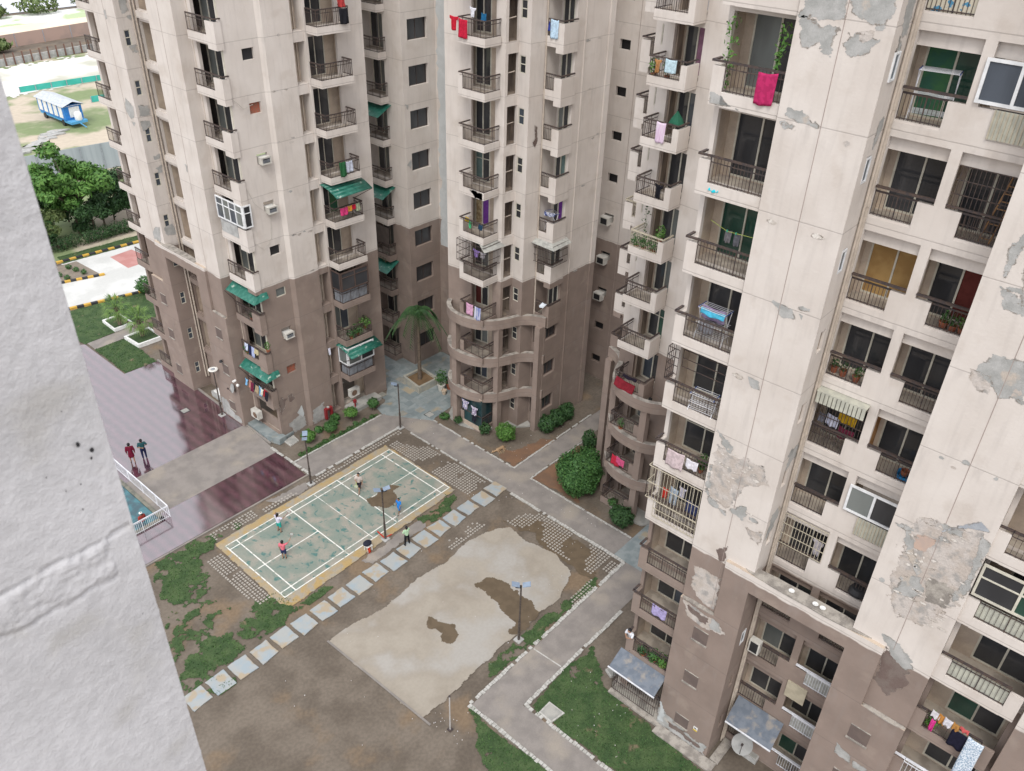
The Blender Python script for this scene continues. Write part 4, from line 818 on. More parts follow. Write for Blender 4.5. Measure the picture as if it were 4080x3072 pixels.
# maroon stamped plaza (wet)
def plaza_mat():
    m = mat('wet_maroon_paving', (0.1, 0.04, 0.05), (0.078, 0.032, 0.04), 2.0, rough=0.2, spec=0.2); t = m.node_tree; L = t.links.new; b = t.nodes['Principled BSDF']
    wv = t.nodes.new('ShaderNodeTexWave'); wv.wave_type = 'BANDS'; wv.bands_direction = 'X'; wv.inputs['Scale'].default_value = 0.45; wv.inputs['Distortion'].default_value = 1.2; wv.inputs['Detail'].default_value = 2; wv.inputs['Detail Scale'].default_value = 2
    g = t.nodes.new('ShaderNodeNewGeometry'); L(g.outputs['Position'], wv.inputs[0])
    mx = t.nodes.new('ShaderNodeMix'); mx.data_type = 'RGBA'; mx.blend_type = 'MULTIPLY'; src = b.inputs['Base Color'].links[0].from_socket
    r = t.nodes.new('ShaderNodeMapRange'); r.inputs[3].default_value = 0.62; r.inputs[4].default_value = 1.15; L(wv.outputs['Fac'], r.inputs[0])
    mx.inputs[0].default_value = 1; L(src, mx.inputs[6]); L(r.outputs[0], mx.inputs[7]); L(mx.outputs[2], b.inputs['Base Color'])
    n = t.nodes.new('ShaderNodeTexNoise'); n.inputs['Scale'].default_value = 1.0; n.inputs['Detail'].default_value = 5; L(g.outputs['Position'], n.inputs['Vector'])
    rr = t.nodes.new('ShaderNodeMapRange'); rr.inputs[1].default_value = 0.35; rr.inputs[2].default_value = 0.7; rr.inputs[3].default_value = 0.5; rr.inputs[4].default_value = 0.7; L(n.outputs['Fac'], rr.inputs[0]); L(rr.outputs[0], b.inputs['Roughness'])
    b.inputs['Coat Weight'].default_value = 1.0; b.inputs['Coat Roughness'].default_value = 0.1; b.inputs['Coat IOR'].default_value = 3.1; b.inputs['Coat Tint'].default_value = (0.93, 0.9, 1, 1)
    return m
PLZ = plaza_mat()
sheet('plaza', [(-14, 16.2), (8.2, 16.15), (8.25, 23.4), (8.2, 28.9), (5.4, 29.0), (5.4, 35.7), (3.2, 37.2), (-14, 45)], PLZ, 'wet maroon stamped paving reflecting the sky', 0.02)
sheet('plaza', [(-14, 8.3), (7.6, 8.15), (7.75, 11.7), (-14, 11.7)], PLZ, 'wet maroon paving strip beside the badminton court', 0.02)
sheet('pavement', [(-14, 11.7), (7.75, 11.7), (8.2, 16.15), (-14, 16.2)], CONC, 'mottled grey concrete band between two maroon strips', 0.024)
KERB = mat('pale_kerb_stone', (0.5, 0.49, 0.46), (0.38, 0.37, 0.34), 6, 0.45, 0.6, fine=0.15)
def kerb(a, b, wd=0.14, h=0.05, m=KERB, pitch=0.22, seed=0, label='row of small pale edging stones'):
    r = random.Random(seed); mb = MB(); A = Vector(a); B = Vector(b); d = (B-A).normalized(); n = Vector((-d.y, d.x)); L = (B-A).length; t = 0
    while t < L-0.02:
        e = min(pitch*r.uniform(0.85, 1.1), L-t); w2 = wd*r.uniform(0.8, 1.15)/2; o = r.uniform(-0.02, 0.02)
        if r.random() > 0.06:
            p = [A+d*(t+0.012)+n*(o-w2), A+d*(t+e-0.012)+n*(o-w2), A+d*(t+e-0.012)+n*(o+w2), A+d*(t+0.012)+n*(o+w2)]
            mb.prism([tuple(x) for x in p], -0.01, h*r.uniform(0.8, 1.2))
        t += e
    return tag(mb.build('kerb', [m], None, (a[0], a[1], 0)), label, None, None, 'structure')
mb = MB(); mb.bar((-14, 8.17, 0.02), (7.7, 8.02, 0.02), 0.12, 0.08); mb.bar((8.3, 23.4, 0.05), (8.0, 12.8, 0.05), 0.13, 0.14); mb.bar((8.3, 29, 0.05), (8.3, 23.5, 0.05), 0.13, 0.14)
tag(mb.build('kerb', [CONC], None, (0, 8, 0)), 'thin concrete kerb edging the maroon paving', None, None, 'structure')
# paths
sheet('path', rect(7.8, 16.1, 7.65, 9.75), CONC, 'concrete path below the left tower', 0.014)
sheet('path', [(15.95, 9.7), (18.05, 6.4), (17.95, -12.0), (15.85, -12.0)], CONC, 'long concrete path past the middle tower', 0.018)
sheet('path', [(17.9, -1.85), (31, -1.95), (31, -3.4), (17.9, -3.3)], CONC, 'concrete path running into the gap between towers', 0.0145)
sheet('path', [(2.15, -12.9), (15.9, -12.9), (15.9, -14.85), (2.15, -14.85)], CONC, 'concrete path beside the earth court', 0.0145)
sheet('path', [(2.1, -14.8), (3.9, -14.8), (3.9, -26), (2.1, -26)], CONC, 'concrete path leading towards the bottom of the yard', 0.0185)
sheet('pavement', [(15.85, -11.95), (19.6, -11.95), (21, -13), (21, -17.8), (15.9, -17.8)], TILG, 'grey blue stone paving at the corner of the right tower', 0.019)
sheet('pavement', [(15.95, 9.7), (18.05, 6.4), (18.5, 6.6), (20.0, 6.7), (25.6, 6.8), (25.6, 13), (22.5, 17), (18.6, 18), (18.6, 12.2), (17.2, 10.9), (16.2, 10.7)], TILG, 'grey stone paving in the recess between the left and middle towers', 0.0125)
# individual grey tiles
mb = MB(); r = random.Random(3)
tm = [mat('tile_light', (0.25, 0.275, 0.275), (0.22, 0.25, 0.25), rough=0.5, fine=.08), mat('tile_dark', (0.18, 0.21, 0.215), (0.2, 0.235, 0.24), rough=0.45, fine=.08), mat('tile_sandy', (0.3, 0.28, 0.24), (.25, .25, .22), fine=.1)]
used = set()
for i in range(120):
    ij = (r.randrange(12), r.randrange(16))
    if ij in used: continue
    used.add(ij); x = 16.2+ij[0]*0.62; y = 6.6+ij[1]*0.62
    if y > 9.6-(x-16)*0.2 and x < 18: pass
    if x < 18 and y < 9.7-(x-16.0)*1.55: continue
    if x > 18.4 and y > 12.0 and x < 18.6: continue
    mb.box(x, x+0.58, y, y+0.58, 0.0, 0.0205, r.choice([0, 0, 1, 1, 2]) if x < 20 else r.choice([0, 1]))
tag(mb.build('paving_slabs', tm, None, (17, 8, 0)), 'loose pattern of lighter and darker stone tiles', None, None, 'structure')
for i, (a, b) in enumerate((((7.9, 9.85), (15.9, 9.8)), ((18.1, 6.4), (18.0, -1.8)), ((18.0, -1.8), (27, -1.8)), ((17.95, -3.4), (17.85, -11.9)), ((17.9, -3.4), (24, -3.45)), ((15.85, 6.5), (15.85, -1.8)), ((15.85, -3.4), (15.8, -12.8)), ((2.15, -12.8), (15.8, -12.8)), ((2.05, -12.8), (2.05, -22)), ((3.95, -14.95), (12.5, -14.95)), ((4.0, -15), (3.95, -25)), ((7.85, 8.0), (7.75, 12.4)), ((8, 7.55), (15.6, 7.6)))): kerb(a, b, seed=i, wd=0.12 if i < 6 else 0.2)
# soil beds with colour of their own
sheet('soil_bed', [(18.1, 6.2), (19.0, 6.6), (20.2, 6.6), (20.0, 2), (23, 0), (31, -0.2), (31, -1.8), (18.1, -1.8)], SOIL, 'brown flower bed at the foot of the middle tower', 0.006)
sheet('soil_bed', [(18.1, -1.2), (18.1, 0.2), (20, -0.6), (22, -1.0), (22.5, -1.75), (18.1, -1.75)], SOILR, 'reddish bare earth at the path corner', 0.010, ragged=0.25)
sheet('soil_bed', [(18.1, -3.5), (23, -3.6), (21.5, -5.5), (19.5, -6.3), (18.1, -7.6)], SOILR, 'reddish bare earth beside the round tree', 0.0105, ragged=0.2)
sheet('soil_bed', [(8.6, 12.3), (16, 12.2), (16.2, 9.9), (8.1, 9.9)], SOIL, 'dark soil bed below the left tower wall', 0.0065)
# badminton court
def court_mat():
    m = mat('worn_green_court', (0.2, 0.24, 0.205), (0.31, 0.29, 0.245), 0.9, 0.36, 0.66, rough=0.8, fine=0.1, dist=0.6, c3=(0.08, 0.175, 0.16), s3=2.6, t3=(0.55, 0.68), detail=12, stretch=(1.0, 0.8, 1)); return m
CRT = court_mat()
SAND = mat('ochre_court_border', (0.35, 0.285, 0.19), (0.38, 0.27, 0.12), 0.7, 0.42, 0.62, fine=0.1, c3=(0.32, 0.285, 0.225), s3=1.8, t3=(0.48, 0.6))
sheet('court_border', [(-0.35, 6.75), (13.55, 6.7), (13.5, -0.45), (-0.1, -0.85), (-0.5, -0.2)], SAND, 'ochre border around the badminton court', 0.03, ragged=0.05)
sheet('badminton_court', rect(-0.05, 13.42, -0.05, 6.15), CRT, 'faded green badminton court with white lines', 0.034)
LINE = mat('worn_white_line', (0.74, 0.73, 0.68), (0.42, 0.43, 0.37), 2.6, 0.52, 0.62, fine=0.1)
mb = MB(); z = 0.038; lw = 0.035
for x in (0, 0.76, 4.72, 8.68, 12.64, 13.4): mb.box(x-lw, x+lw, -0.03, 6.13, 0.02, z+(0.0012 if x in (0, 13.4) else 0.0024))
mb.box(6.68, 6.72, 0, 6.1, 0.02, z-0.0008)
for y in (0, 0.46, 5.64, 6.1): mb.box(-0.03, 13.43, y-lw, y+lw, 0.02, z)
mb.box(0, 4.72, 3.05-lw, 3.05+lw, 0.02, z-0.0016); mb.box(8.68, 13.4, 3.07-lw, 3.05+lw, 0.02, z-0.0016)
tag(mb.build('court_lines', [LINE], None, (0, 0, 0)), 'white painted badminton court lines', None, None, 'structure')
sheet('puddle', [(9.3, 3.0), (10.2, 3.3), (10.9, 3.1), (11.3, 2.4), (10.6, 2.5), (10.2, 1.7), (9.6, 1.35), (8.9, 1.6), (8.65, 2.4), (8.8, 3.1)], MUD, 'brown silt patch on the green court', 0.043, ragged=0.12, seed=4)
# earth court
ERC = mat('dry_clay_court', (0.34, 0.305, 0.255), (0.28, 0.245, 0.2), 0.5, 0.35, 0.65, fine=0.06, c3=(0.36, 0.34, 0.31), s3=0.25, t3=(0.48, 0.62), bump=0.12)
sheet('clay_court', [(-0.25, -4.4), (0.5, -4.3), (1.2, -4.35), (3.2, -4.75), (5.2, -4.5), (8.0, -4.75), (10.5, -4.6), (12.6, -4.9), (13.4, -5.6), (13.0, -7.4), (13.5, -9.3), (12.8, -11.2), (10.9, -11.75), (9.0, -11.3), (7.6, -11.7), (5.5, -11.55), (3.0, -11.65), (-0.1, -11.65)], ERC, 'pale dried clay court', 0.03, ragged=0.14, seed=8, mf=0.8)
sheet('puddle', [(4.0, -7.6), (4.6, -7.1), (4.9, -7.9), (5.3, -8.6), (4.9, -9.3), (4.2, -9.45), (3.9, -8.9), (4.3, -8.5)], MUD, 'small brown silt patch in the middle of the clay court', 0.037, ragged=0.12, seed=5)
sheet('puddle', [(8.3, -7.4), (9.2, -7.6), (9.6, -8.8), (9.4, -10.2), (9.3, -11.6), (7.2, -11.75), (6.9, -11.3), (7.7, -11.0), (7.8, -10.0), (8.1, -9.3)], MUD, 'large brown silt patch crossing the clay court', 0.0375, ragged=0.16, seed=6)
mb = MB(); mb.bar((-0.3, -4.3, 0.03), (-0.1, -12.2, 0.03), 0.1, 0.06); tag(mb.build('kerb', [CONC], None, (-0.3, -4.3, 0)), 'thin concrete rib closing the clay court', None, None, 'structure')
mb = MB(); mb.bar((7.0, -12.95, 0.016), (7.1, -14.8, 0.016), 0.07, 0.012); tag(mb.build('joint_strip', [KERB], None, (7, -13, 0)), 'pale joint across the concrete path', None, None, 'structure')
sheet('silt', [(13.5, -5), (15.2, -6.2), (15.4, -11), (13.3, -12.2), (13.2, -9), (13.9, -7)], MUD, 'damp silt beside the clay court', 0.011, ragged=0.25, seed=3)
# stepping slabs: each is a thing
SLB = mat('stone_slab', (0.29, 0.34, 0.37), (0.34, 0.35, 0.34), 1.5, 0.35, 0.6, rough=0.55, c3=(0.36, 0.3, 0.22), s3=1.1, t3=(0.5, 0.62))
r = random.Random(11)
near = {0: 'cut off by the near wall', 17: 'farthest of the row, against the long path'}
for i in range(18):
    x = -7.6+i*1.325; 
    poly = [(x, -1.8+r.uniform(-.05, .05)), (x+1.08, -1.8+r.uniform(-.05, .05)), (x+1.1, -2.95+r.uniform(-.12, .12)), (x+0.02, -2.95+r.uniform(-.12, .12))]
    mb = MB(); mb.prism(blob(poly, 0.12, 0.04, i, soft=False), 0.0, 0.045)
    o = mb.build('stepping_slab', [SLB], None, (x+0.5, -2.4, 0))
    lab = 'pale stone stepping slab, %s' % (['nearest of the row, cut off by the near wall', 'second from the near end of the row', 'third from the near end of the row', 'fourth from the near end of the row', 'fifth from the near end of the row', 'sixth from the near end, beside the thick grass patch', 'seventh from the near end, at the corner of the clay court', 'eighth from the near end, past the clay court corner', 'ninth from the near end of the row', 'tenth from the near end of the row', 'eleventh from the near end, before the bare concrete patch', 'one before the slab where the boy in green stands', 'under the feet of the boy in green', 'just past the boy in green', 'fifth from the far end of the row'.replace('fifth', 'fourth'), 'third from the far end of the row', 'second from the far end of the row', 'farthest of the row, against the long path'][i])
    tag(o, lab, 'stepping stone', 'stepping slabs in a row between the two courts')
sheet('cement_patch', [(4.9, -0.95), (9.8, -0.75), (9.9, -1.6), (5.2, -1.65)], CONC, 'worn cement patch beside the badminton court', 0.012, ragged=0.12, seed=2)
sheet('cement_patch', [(7.0, 7.4), (4.0, 7.9), (4.5, 7.1), (6.5, 6.85)], CONC, 'bits of broken paving beside the court lamp', 0.012, ragged=0.15, seed=9)
# paver studs
STUD = mat('paver_stud', (0.38, 0.35, 0.31), (0.3, 0.275, 0.245), 8)
def studs(x0, x1, y0, y1, thr, seed, sp=0.21, label='', mask=None):
    mb = MB(); nx = int((x1-x0)/sp); ny = int((y1-y0)/sp)
    for i in range(nx):
        for j in range(ny):
            x = x0+i*sp; y = y0+j*sp
            if noise.noise(Vector((x*0.55, y*0.55, seed)))+0.25*noise.noise(Vector((x*2, y*2, seed+5))) < thr: continue
            if mask and not mask(x, y): continue
            mb.box(x, x+sp*0.56, y, y+sp*0.56, -0.01, 0.03+0.006*((i+j) % 3))
    return tag(mb.build('grid_pavers', [STUD], None, (x0, y0, 0)), label, None, None, 'stuff')
studs(13.75, 15.7, -1.4, 6.6, -0.12, 3, label='small concrete paver studs showing through the soil beyond the court')
studs(-1.5, -0.35, 0.6, 6.0, -0.35, 1, label='small concrete paver studs at the near end of the court')
studs(-0.1, 3.1, 7.0, 7.95, -0.12, 6, label='small concrete paver studs along the maroon strip')
studs(3.5, 15.5, 6.95, 7.5, -0.15, 2, label='broken paving between the path and the court', sp=0.24)
studs(13.6, 15.75, -11.9, -4.6, -0.02, 8, label='small concrete paver studs along the long path')
studs(10.0, 15.6, -12.7, -11.9, -0.05, 4, label='small concrete paver studs beside the lower path')
studs(8.5, 12.5, -4.3, -3.3, 0.12, 12, label='scattered paver studs beside the stepping slabs')
# grass patches
def grass(poly, label, seed, z=0.022, rag=0.3, dens=30):
    patchy = seed in (1, 2, 3, 4, 6, 7)
    rag = rag*(1.5 if patchy else .55) if seed not in (11, 12, 14) else .04
    hole = {1: -0.55, 2: 0.05, 3: -.75, 4: -.8, 6: -.6, 7: -.7, 8: -1.0, 9: -1.15}.get(seed, None)
    rw = rows(poly, .07, rag, seed, 1.5, hole, 0.9 if seed != 2 else 1.8); mb = MB(); z += .0007*seed
    for a, b, c, d in rw: mb.quad((a, c, z), (b, c, z), (b, d, z), (a, d, z))
    o = mb.build('lawn', [GRASS], None, (poly[0][0], poly[0][1], 0)); tag(o, label, None, None, 'structure')
    r = random.Random(seed); mb = MB(); A = sum((b-a)*(d-c) for a, b, c, d in rw); n = min(int(A*dens*1.6), 14000); cum = []; s_ = 0
    for a, b, c, d in rw: s_ += (b-a); cum.append(s_)
    import bisect
    for _ in range(n):
        a, b, c, d = rw[min(len(rw)-1, bisect.bisect(cum, r.uniform(0, s_)))]; x = r.uniform(a-.05, b+.05); y = r.uniform(c-.05, d+.05)
        for q in range(2):
            t = r.uniform(0, 6.28); h = r.uniform(0.03, 0.1); dx = math.cos(t)*0.03; dy = math.sin(t)*0.03
            mb.add([(x-dx, y-dy, z), (x+dx, y+dy, z), (x+r.uniform(-.06, .06), y+r.uniform(-.06, .06), z+h)], [(0, 1, 2)])
    g = mb.build('grass', [BLADE], None, (poly[0][0], poly[0][1], 0)); tag(g, label+', blades', None, None, 'stuff')
BLADE = mat('grass_blades', (0.04, 0.1, 0.03), (0.085, 0.16, 0.05), 2.5)
grass([(-3.9, 7.9), (1.2, 7.4), (1.6, 7.0), (-0.3, 6.9), (-1.4, 6.2), (-2.4, 5.0), (-3.2, 4.4), (-5.6, 3.0)], 'patchy green grass between the near wall and the court corner', 1)
grass([(-5.2, 3.6), (-2.9, 3.9), (-3.6, 2.4), (-3.2, 1.4), (-4.8, 0.4), (-6.4, 0.8)], 'thin broken grass near the wall', 2, rag=0.4, dens=14)
grass([(-6.9, -0.1), (-5.2, 0.6), (-3.6, 0.2), (-3.4, -1.0), (-4.6, -1.6), (-7.8, -1.7)], 'thick dark green grass beside the near slabs', 3)
grass([(-3.2, 0.0), (-1.8, 0.5), (-0.3, 0.4), (0.2, -0.7), (-0.8, -1.4), (-2.6, -1.6), (-3.3, -1.0)], 'lush grass patch below the court corner', 4)
grass([(0.3, -1.0), (2.0, -1.0), (2.4, -1.35), (0.6, -1.5)], 'grass tufts along the court edge', 5, rag=0.15)
grass([(9.8, -0.6), (13.2, -0.7), (12.9, -1.3), (10.2, -1.7), (9.7, -1.2)], 'ragged grass patch between the court and the slabs', 6, rag=0.25)
grass([(4.4, -11.95), (8.4, -12.0), (13.5, -12.3), (13.0, -12.65), (5.0, -12.7), (3.8, -12.5)], 'grass strip beside the lamp post', 7, rag=0.12)
grass([(4.1, -15.1), (7.0, -15.05), (9.2, -15.3), (8.6, -16.2), (7.6, -17.3), (7.2, -20.4), (6.9, -24.5), (4.1, -24.5)], 'mown lawn beside the right tower', 8)
grass([(1.9, -13.1), (1.9, -24), (-2.5, -24), (-1.2, -17.5), (1.2, -14.2)], 'lawn left of the lowest path', 9)
grass([(-6.5, -2.3), (-5.0, -2.6), (-5.2, -3.1), (-6.2, -3.0)], 'weeds between the slabs', 10, rag=0.1)
grass([(5.5, 29.05), (8.1, 28.95), (8.3, 34.2), (5.55, 34.3)], 'green lawn before the white planter', 11, rag=0.05)
grass([(5.4, 35.7), (9.5, 36.0), (16, 36.0), (15, 41.0), (7.3, 42.3), (4.6, 42)], 'lawn around the fan palms', 12, rag=0.05, dens=12)
grass([(8.5, 9.85), (15.8, 9.9), (15.8, 10.15), (8.6, 10.4)], 'weeds along the bed below the left tower', 13, rag=0.12)
grass([(11.2, 52.4), (20, 51.8), (20.5, 53.8), (11.5, 54.3)], 'green verge before the hedge', 14, rag=0.1, dens=8)
sheet('soil_bed', [(4.5, -20.6), (6.8, -20.8), (6.9, -22.8), (5.0, -23.0)], SOILR, 'bare brown spot in the lawn by the right tower', 0.026, ragged=0.3, seed=5)
sheet('soil_bed', [(7.8, -15.2), (14.5, -15.1), (14.5, -17.5), (8.4, -17.8), (8.6, -16.2)], SOIL, 'bare soil between the lower path and the right tower', 0.012, ragged=0.1, seed=7)
# plinth protections
mb = MB(); mb.box(7.5, 8.0, -17.6, -20.6, 0.0, 0.12); mb.box(7.1, 7.7, -20.6, -23.9, 0, 0.1); mb.box(7.7, 8.62, -17.7, -20.45, 0.12, 0.75); mb.box(7.75, 9.3, -23.95, -23.5, 0, 0.09)
tag(mb.build('plinth', [TOPC], None, (8, -20, 0)), 'cracked concrete apron at the foot of the right tower', None, None, 'structure')
sheet('walkway', [(5.6, 34.3), (9.6, 34.3), (9.6, 35.8), (5.6, 35.7)], CONC, 'short concrete walk between two planters', 0.03)
sheet('road', [(3.4, 42.6), (7.6, 42.6), (13.6, 41.1), (20, 40), (24, 46), (22, 51.6), (11, 52.5), (12.8, 47.1), (9.5, 48.2), (2, 49.5)], ROADC, 'pale concrete road beyond the plaza', 0.016)
sheet('road', [(15.2, 50.7), (15.2, 47.0), (17.1, 47.1), (17.9, 48.5), (17.6, 50.9)], mat('pink_road_concrete', (0.42, 0.2, 0.18), (0.46, 0.24, 0.22), 1), 'pink painted square on the pale road', 0.02)
sheet('soil_bed', [(3, 49.6), (9.5, 48.3), (12.7, 47.2), (12.4, 52.1), (3, 53)], mat('greyish_soil', (0.24, 0.2, 0.16), (0.2, 0.17, 0.14)), 'triangular seedling bed beside the road', 0.02)
YB = [mat('yellow_kerb_paint', (0.62, 0.38, 0.07), fine=0.1), mat('black_kerb_paint', (0.04, 0.04, 0.045))]
def ykerb(a, b, pitch=0.5, label=''):
    mb = MB(); A = Vector(a); B = Vector(b); L = (B-A).length; n = int(L/pitch); 
    for i in range(n):
        p = A.lerp(B, i/n); q = A.lerp(B, (i+1)/n); mb.bar((*p, 0.08), (*q, 0.08), 0.3, 0.2, i % 2)
    tag(mb.build('kerb', YB, None, (a[0], a[1], 0)), label, None, None, 'structure')
ykerb((9.5, 53.1), (21, 51.9), 0.62, 'yellow and black painted kerb below the hedge'); ykerb((7.5, 48.8), (12.9, 47.2), 0.5, 'yellow and black painted kerb of the seedling bed'); ykerb((5.0, 43.2), (15, 40.9), 0.6, 'yellow and black painted kerb of the palm lawn')
sheet('field', [(-100, 53), (200, 53), (300, 140), (-100, 140)], mat('scrubby_field', (0.2, 0.25, 0.12), (0.5, 0.43, 0.34), 0.12, 0.42, 0.56, fine=0.1, detail=8), 'scrubby open ground beyond the compound', 0.0)
sheet('field', [(-100, 118), (300, 118), (300, 139), (-100, 137)], mat('bright_sandy_ground', (0.68, 0.66, 0.63), (0.42, 0.42, 0.34), 0.06, 0.5, 0.62, detail=8), 'pale rubble strewn ground', 0.05, ragged=1.5, step=4)  # far ground colours brightened: washed-out distance is painted into them
sheet('field', [(-100, 156), (400, 160), (400, 176), (-100, 172)], mat('orange_sand', (0.8, 0.66, 0.5), (0.7, 0.58, 0.44), 0.1), 'sandy strip behind the long wall', 0.06)
sheet('field', [(-100, 172), (400, 176), (400, 186), (-100, 184)], mat('far_green_verge', (0.42, 0.5, 0.3), (0.75, 0.75, 0.72), 0.12, 0.45, 0.55, detail=8), 'green verge before the highway', 0.07)
sheet('road', [(-100, 188), (400, 186), (400, 215), (-100, 215)], mat('highway', (0.6, 0.61, 0.65)), 'broad grey highway in the distance', 0.1)
# ================================================================ FOREGROUND WALL of the building we look from
def fgwall():
    m = mat('rough_grey_render', (0.5, 0.49, 0.495), (0.58, 0.57, 0.58), 3.0, 0.3, 0.7, rough=0.95, fine=0.1, c3=(0.45, 0.435, 0.42), s3=9, t3=(0.55, 0.75)); t = m.node_tree; L = t.links.new; b = t.nodes['Principled BSDF']
    g = t.nodes.new('ShaderNodeNewGeometry'); n1 = t.nodes.new('ShaderNodeTexNoise'); n1.inputs['Scale'].default_value = 160; n1.inputs['Detail'].default_value = 8; n1.inputs['Roughness'].default_value = 0.65
    L(g.outputs['Position'], n1.inputs['Vector']); bp = t.nodes.new('ShaderNodeBump'); bp.inputs['Strength'].default_value = 0.55; bp.inputs['Distance'].default_value = 0.005; L(n1.outputs['Fac'], bp.inputs['Height']); L(bp.outputs[0], b.inputs['Normal'])
    return m
FGM = fgwall()
FY = CAMP[1]+1.2; FX = -16.965
nx, nz = 150, 520; x0 = FX-0.9; mb = MB(); z0, z1 = 35.2, 38.0; vs_ = []
def led(x, z):
    d = 0.0; zl = 36.43+(x-FX)*0.015+0.004*noise.noise(Vector((x*14, 0, 3))); h = 0.085+0.012*noise.noise(Vector((x*16, 2, 2)))
    if x < FX-0.006:
        if zl-h < z < zl and x < FX-0.05: d += 0.002+0.0035*noise.noise(Vector((x*90, z*120, 1)))-0.003*noise.noise(Vector((x*25, z*30, 4)))
        if abs(z-zl) < 0.004: d -= 0.004
        if abs(z-(zl-h)) < 0.006 and x < FX-0.05: d -= 0.003
    d += 0.0012*noise.noise(Vector((x*14, z*14, 7)))+0.0009*noise.noise(Vector((x*60, z*60, 2)))+0.0007*noise.noise(Vector((x*150, z*150, 2)))
    return d
for j in range(nz+1):
    z = z0+(z1-z0)*j/nz
    for i in range(nx+1):
        s = 1-(1-i/nx)**1.6; x = x0+(FX-x0)*s
        e = 0.004*noise.noise(Vector((2, 5, z*22)))+0.003*noise.noise(Vector((2, 5, z*90))) if i == nx else 0
        vs_.append((x+e, FY-led(x, z)+(0.006 if i == nx else 0), z))
mb.add(vs_, [(j*(nx+1)+i, j*(nx+1)+i+1, (j+1)*(nx+1)+i+1, (j+1)*(nx+1)+i) for j in range(nz) for i in range(nx)])
rim = [j*(nx+1)+nx for j in range(nz+1)]; base = len(mb.v)
mb.add([(vs_[r_][0], FY+0.25, vs_[r_][2]) for r_ in rim], [])
mb.f += [(rim[j], base+j, base+j+1, rim[j+1]) for j in range(nz)]; mb.m += [0]*nz
mb.box(x0-2, FX-0.02, FY+0.02, FY+0.26, 0, z0+0.001); mb.box(x0-2, x0+0.001, FY+0.0, FY+0.25, z0, z1)
fg = mb.build('building_wall', [FGM], None, (FX, FY, 0), smooth=True); tag(fg, 'rough grey rendered wall edge right beside the viewer, at the left of the picture', 'wall')
hb = MB()
for hx, hz, hr in ((-17.012, 36.632, .0042), (-16.995, 36.612, .0045), (-16.999, 36.598, .0025), (-17.035, 36.512, .0018), (-17.026, 36.56, .0015), (-16.995, 36.23, .0014), (-17.05, 36.56, .0015), (-17.07, 36.6, .0012), (-17.02, 36.7, .0012)):
    hb.add([(hx+u, FY-0.0045, hz+v) for u, v in ell(0, 0, hr*.8, hr*1.3, 8, int(hz*1000))], [tuple(range(8))])
hb.build('chipped_hole', [BLK], fg)
# ================================================================ FOLIAGE
def leafmat(name, a, b, tr=0.0):
    m = bpy.data.materials.new(name); m.use_nodes = True; t = m.node_tree; p = t.nodes['Principled BSDF']; p.inputs['Roughness'].default_value = 0.6; p.inputs['Specular IOR Level'].default_value = 0.3
    g = t.nodes.new('ShaderNodeNewGeometry'); r = t.nodes.new('ShaderNodeMix'); r.data_type = 'RGBA'; r.inputs[6].default_value = (*a, 1); r.inputs[7].default_value = (*b, 1)
    t.links.new(g.outputs['Random Per Island'], r.inputs[0]); t.links.new(r.outputs[2], p.inputs['Base Color']); p.inputs['Subsurface Weight'].default_value = 0
    return m
LF1 = leafmat('bright_leaves', (0.04, 0.12, 0.02), (0.12, 0.24, 0.05)); LF2 = leafmat('dark_leaves', (0.018, 0.05, 0.018), (0.045, 0.105, 0.03)); LF3 = leafmat('mid_leaves', (0.025, 0.08, 0.022), (0.07, 0.16, 0.04)); LFO = leafmat('olive_leaves', (0.06, 0.1, 0.03), (0.14, 0.18, 0.06)); BARK = mat('bark', (0.16, 0.12, 0.09), (0.1, 0.08, 0.06), 6)
def leaves(mb, c, rad, n, size, seed, shell=0.55, m=0, squash=(1, 1, 1), droop=0.0):
    r = random.Random(seed); c = Vector(c)
    for _ in range(n):
        d = Vector((r.gauss(0, 1), r.gauss(0, 1), r.gauss(0, 1))).normalized(); k = rad*(shell+(1-shell)*r.random()**0.6)*(0.82+0.36*(noise.noise(d*2.1+Vector((seed, 0, 0)))+0.5))
        p = c+Vector((d.x*k*squash[0], d.y*k*squash[1], d.z*k*squash[2]))
        nn = (d+Vector((r.uniform(-1, 1), r.uniform(-1, 1), r.uniform(-.4, 1)))*0.9).normalized(); a = nn.orthogonal().normalized(); b = nn.cross(a); th = r.uniform(0, 6.28); u = a*math.cos(th)+b*math.sin(th); v = nn.cross(u); s = size*r.uniform(0.6, 1.3)
        mb.add([tuple(p-u*s), tuple(p-v*s*0.42), tuple(p+u*s), tuple(p+v*s*0.42)], [(0, 1, 2, 3)], m)
def bush(loc, r_, n, size, lm, label, name='bush', cat='bush', group=None, squash=(1, 1, 0.85), trunk=0.25, seed=0, lumps=0):
    T = empty(name, (loc[0], loc[1], 0), label, cat, group)
    mb = MB(); z = trunk+r_*squash[2]*0.85
    leaves(mb, (loc[0], loc[1], z), r_, n, size, seed, 0.7, squash=squash)
    rr = random.Random(seed)
    for i in range(lumps):
        a = rr.uniform(0, 6.28); q = r_*0.6; leaves(mb, (loc[0]+q*math.cos(a), loc[1]+q*math.sin(a), z+rr.uniform(-.3, .5)*r_), r_*0.5, n//6, size, seed+i+1, 0.5)
    mb.build('foliage', [lm], T); tb = MB(); tb.tube((loc[0], loc[1], 0), (loc[0], loc[1], z), 0.05, 0.03, 7)
    for i in range(6):
        a = i*1.05; tb.tube((loc[0], loc[1], trunk*0.8), (loc[0]+math.cos(a)*r_*0.6, loc[1]+math.sin(a)*r_*0.6, z+0.1), 0.025, 0.008, 5)
    tb.build('stem', [BARK], T); return T
tp = 'clipped topiary bushes by the left tower'
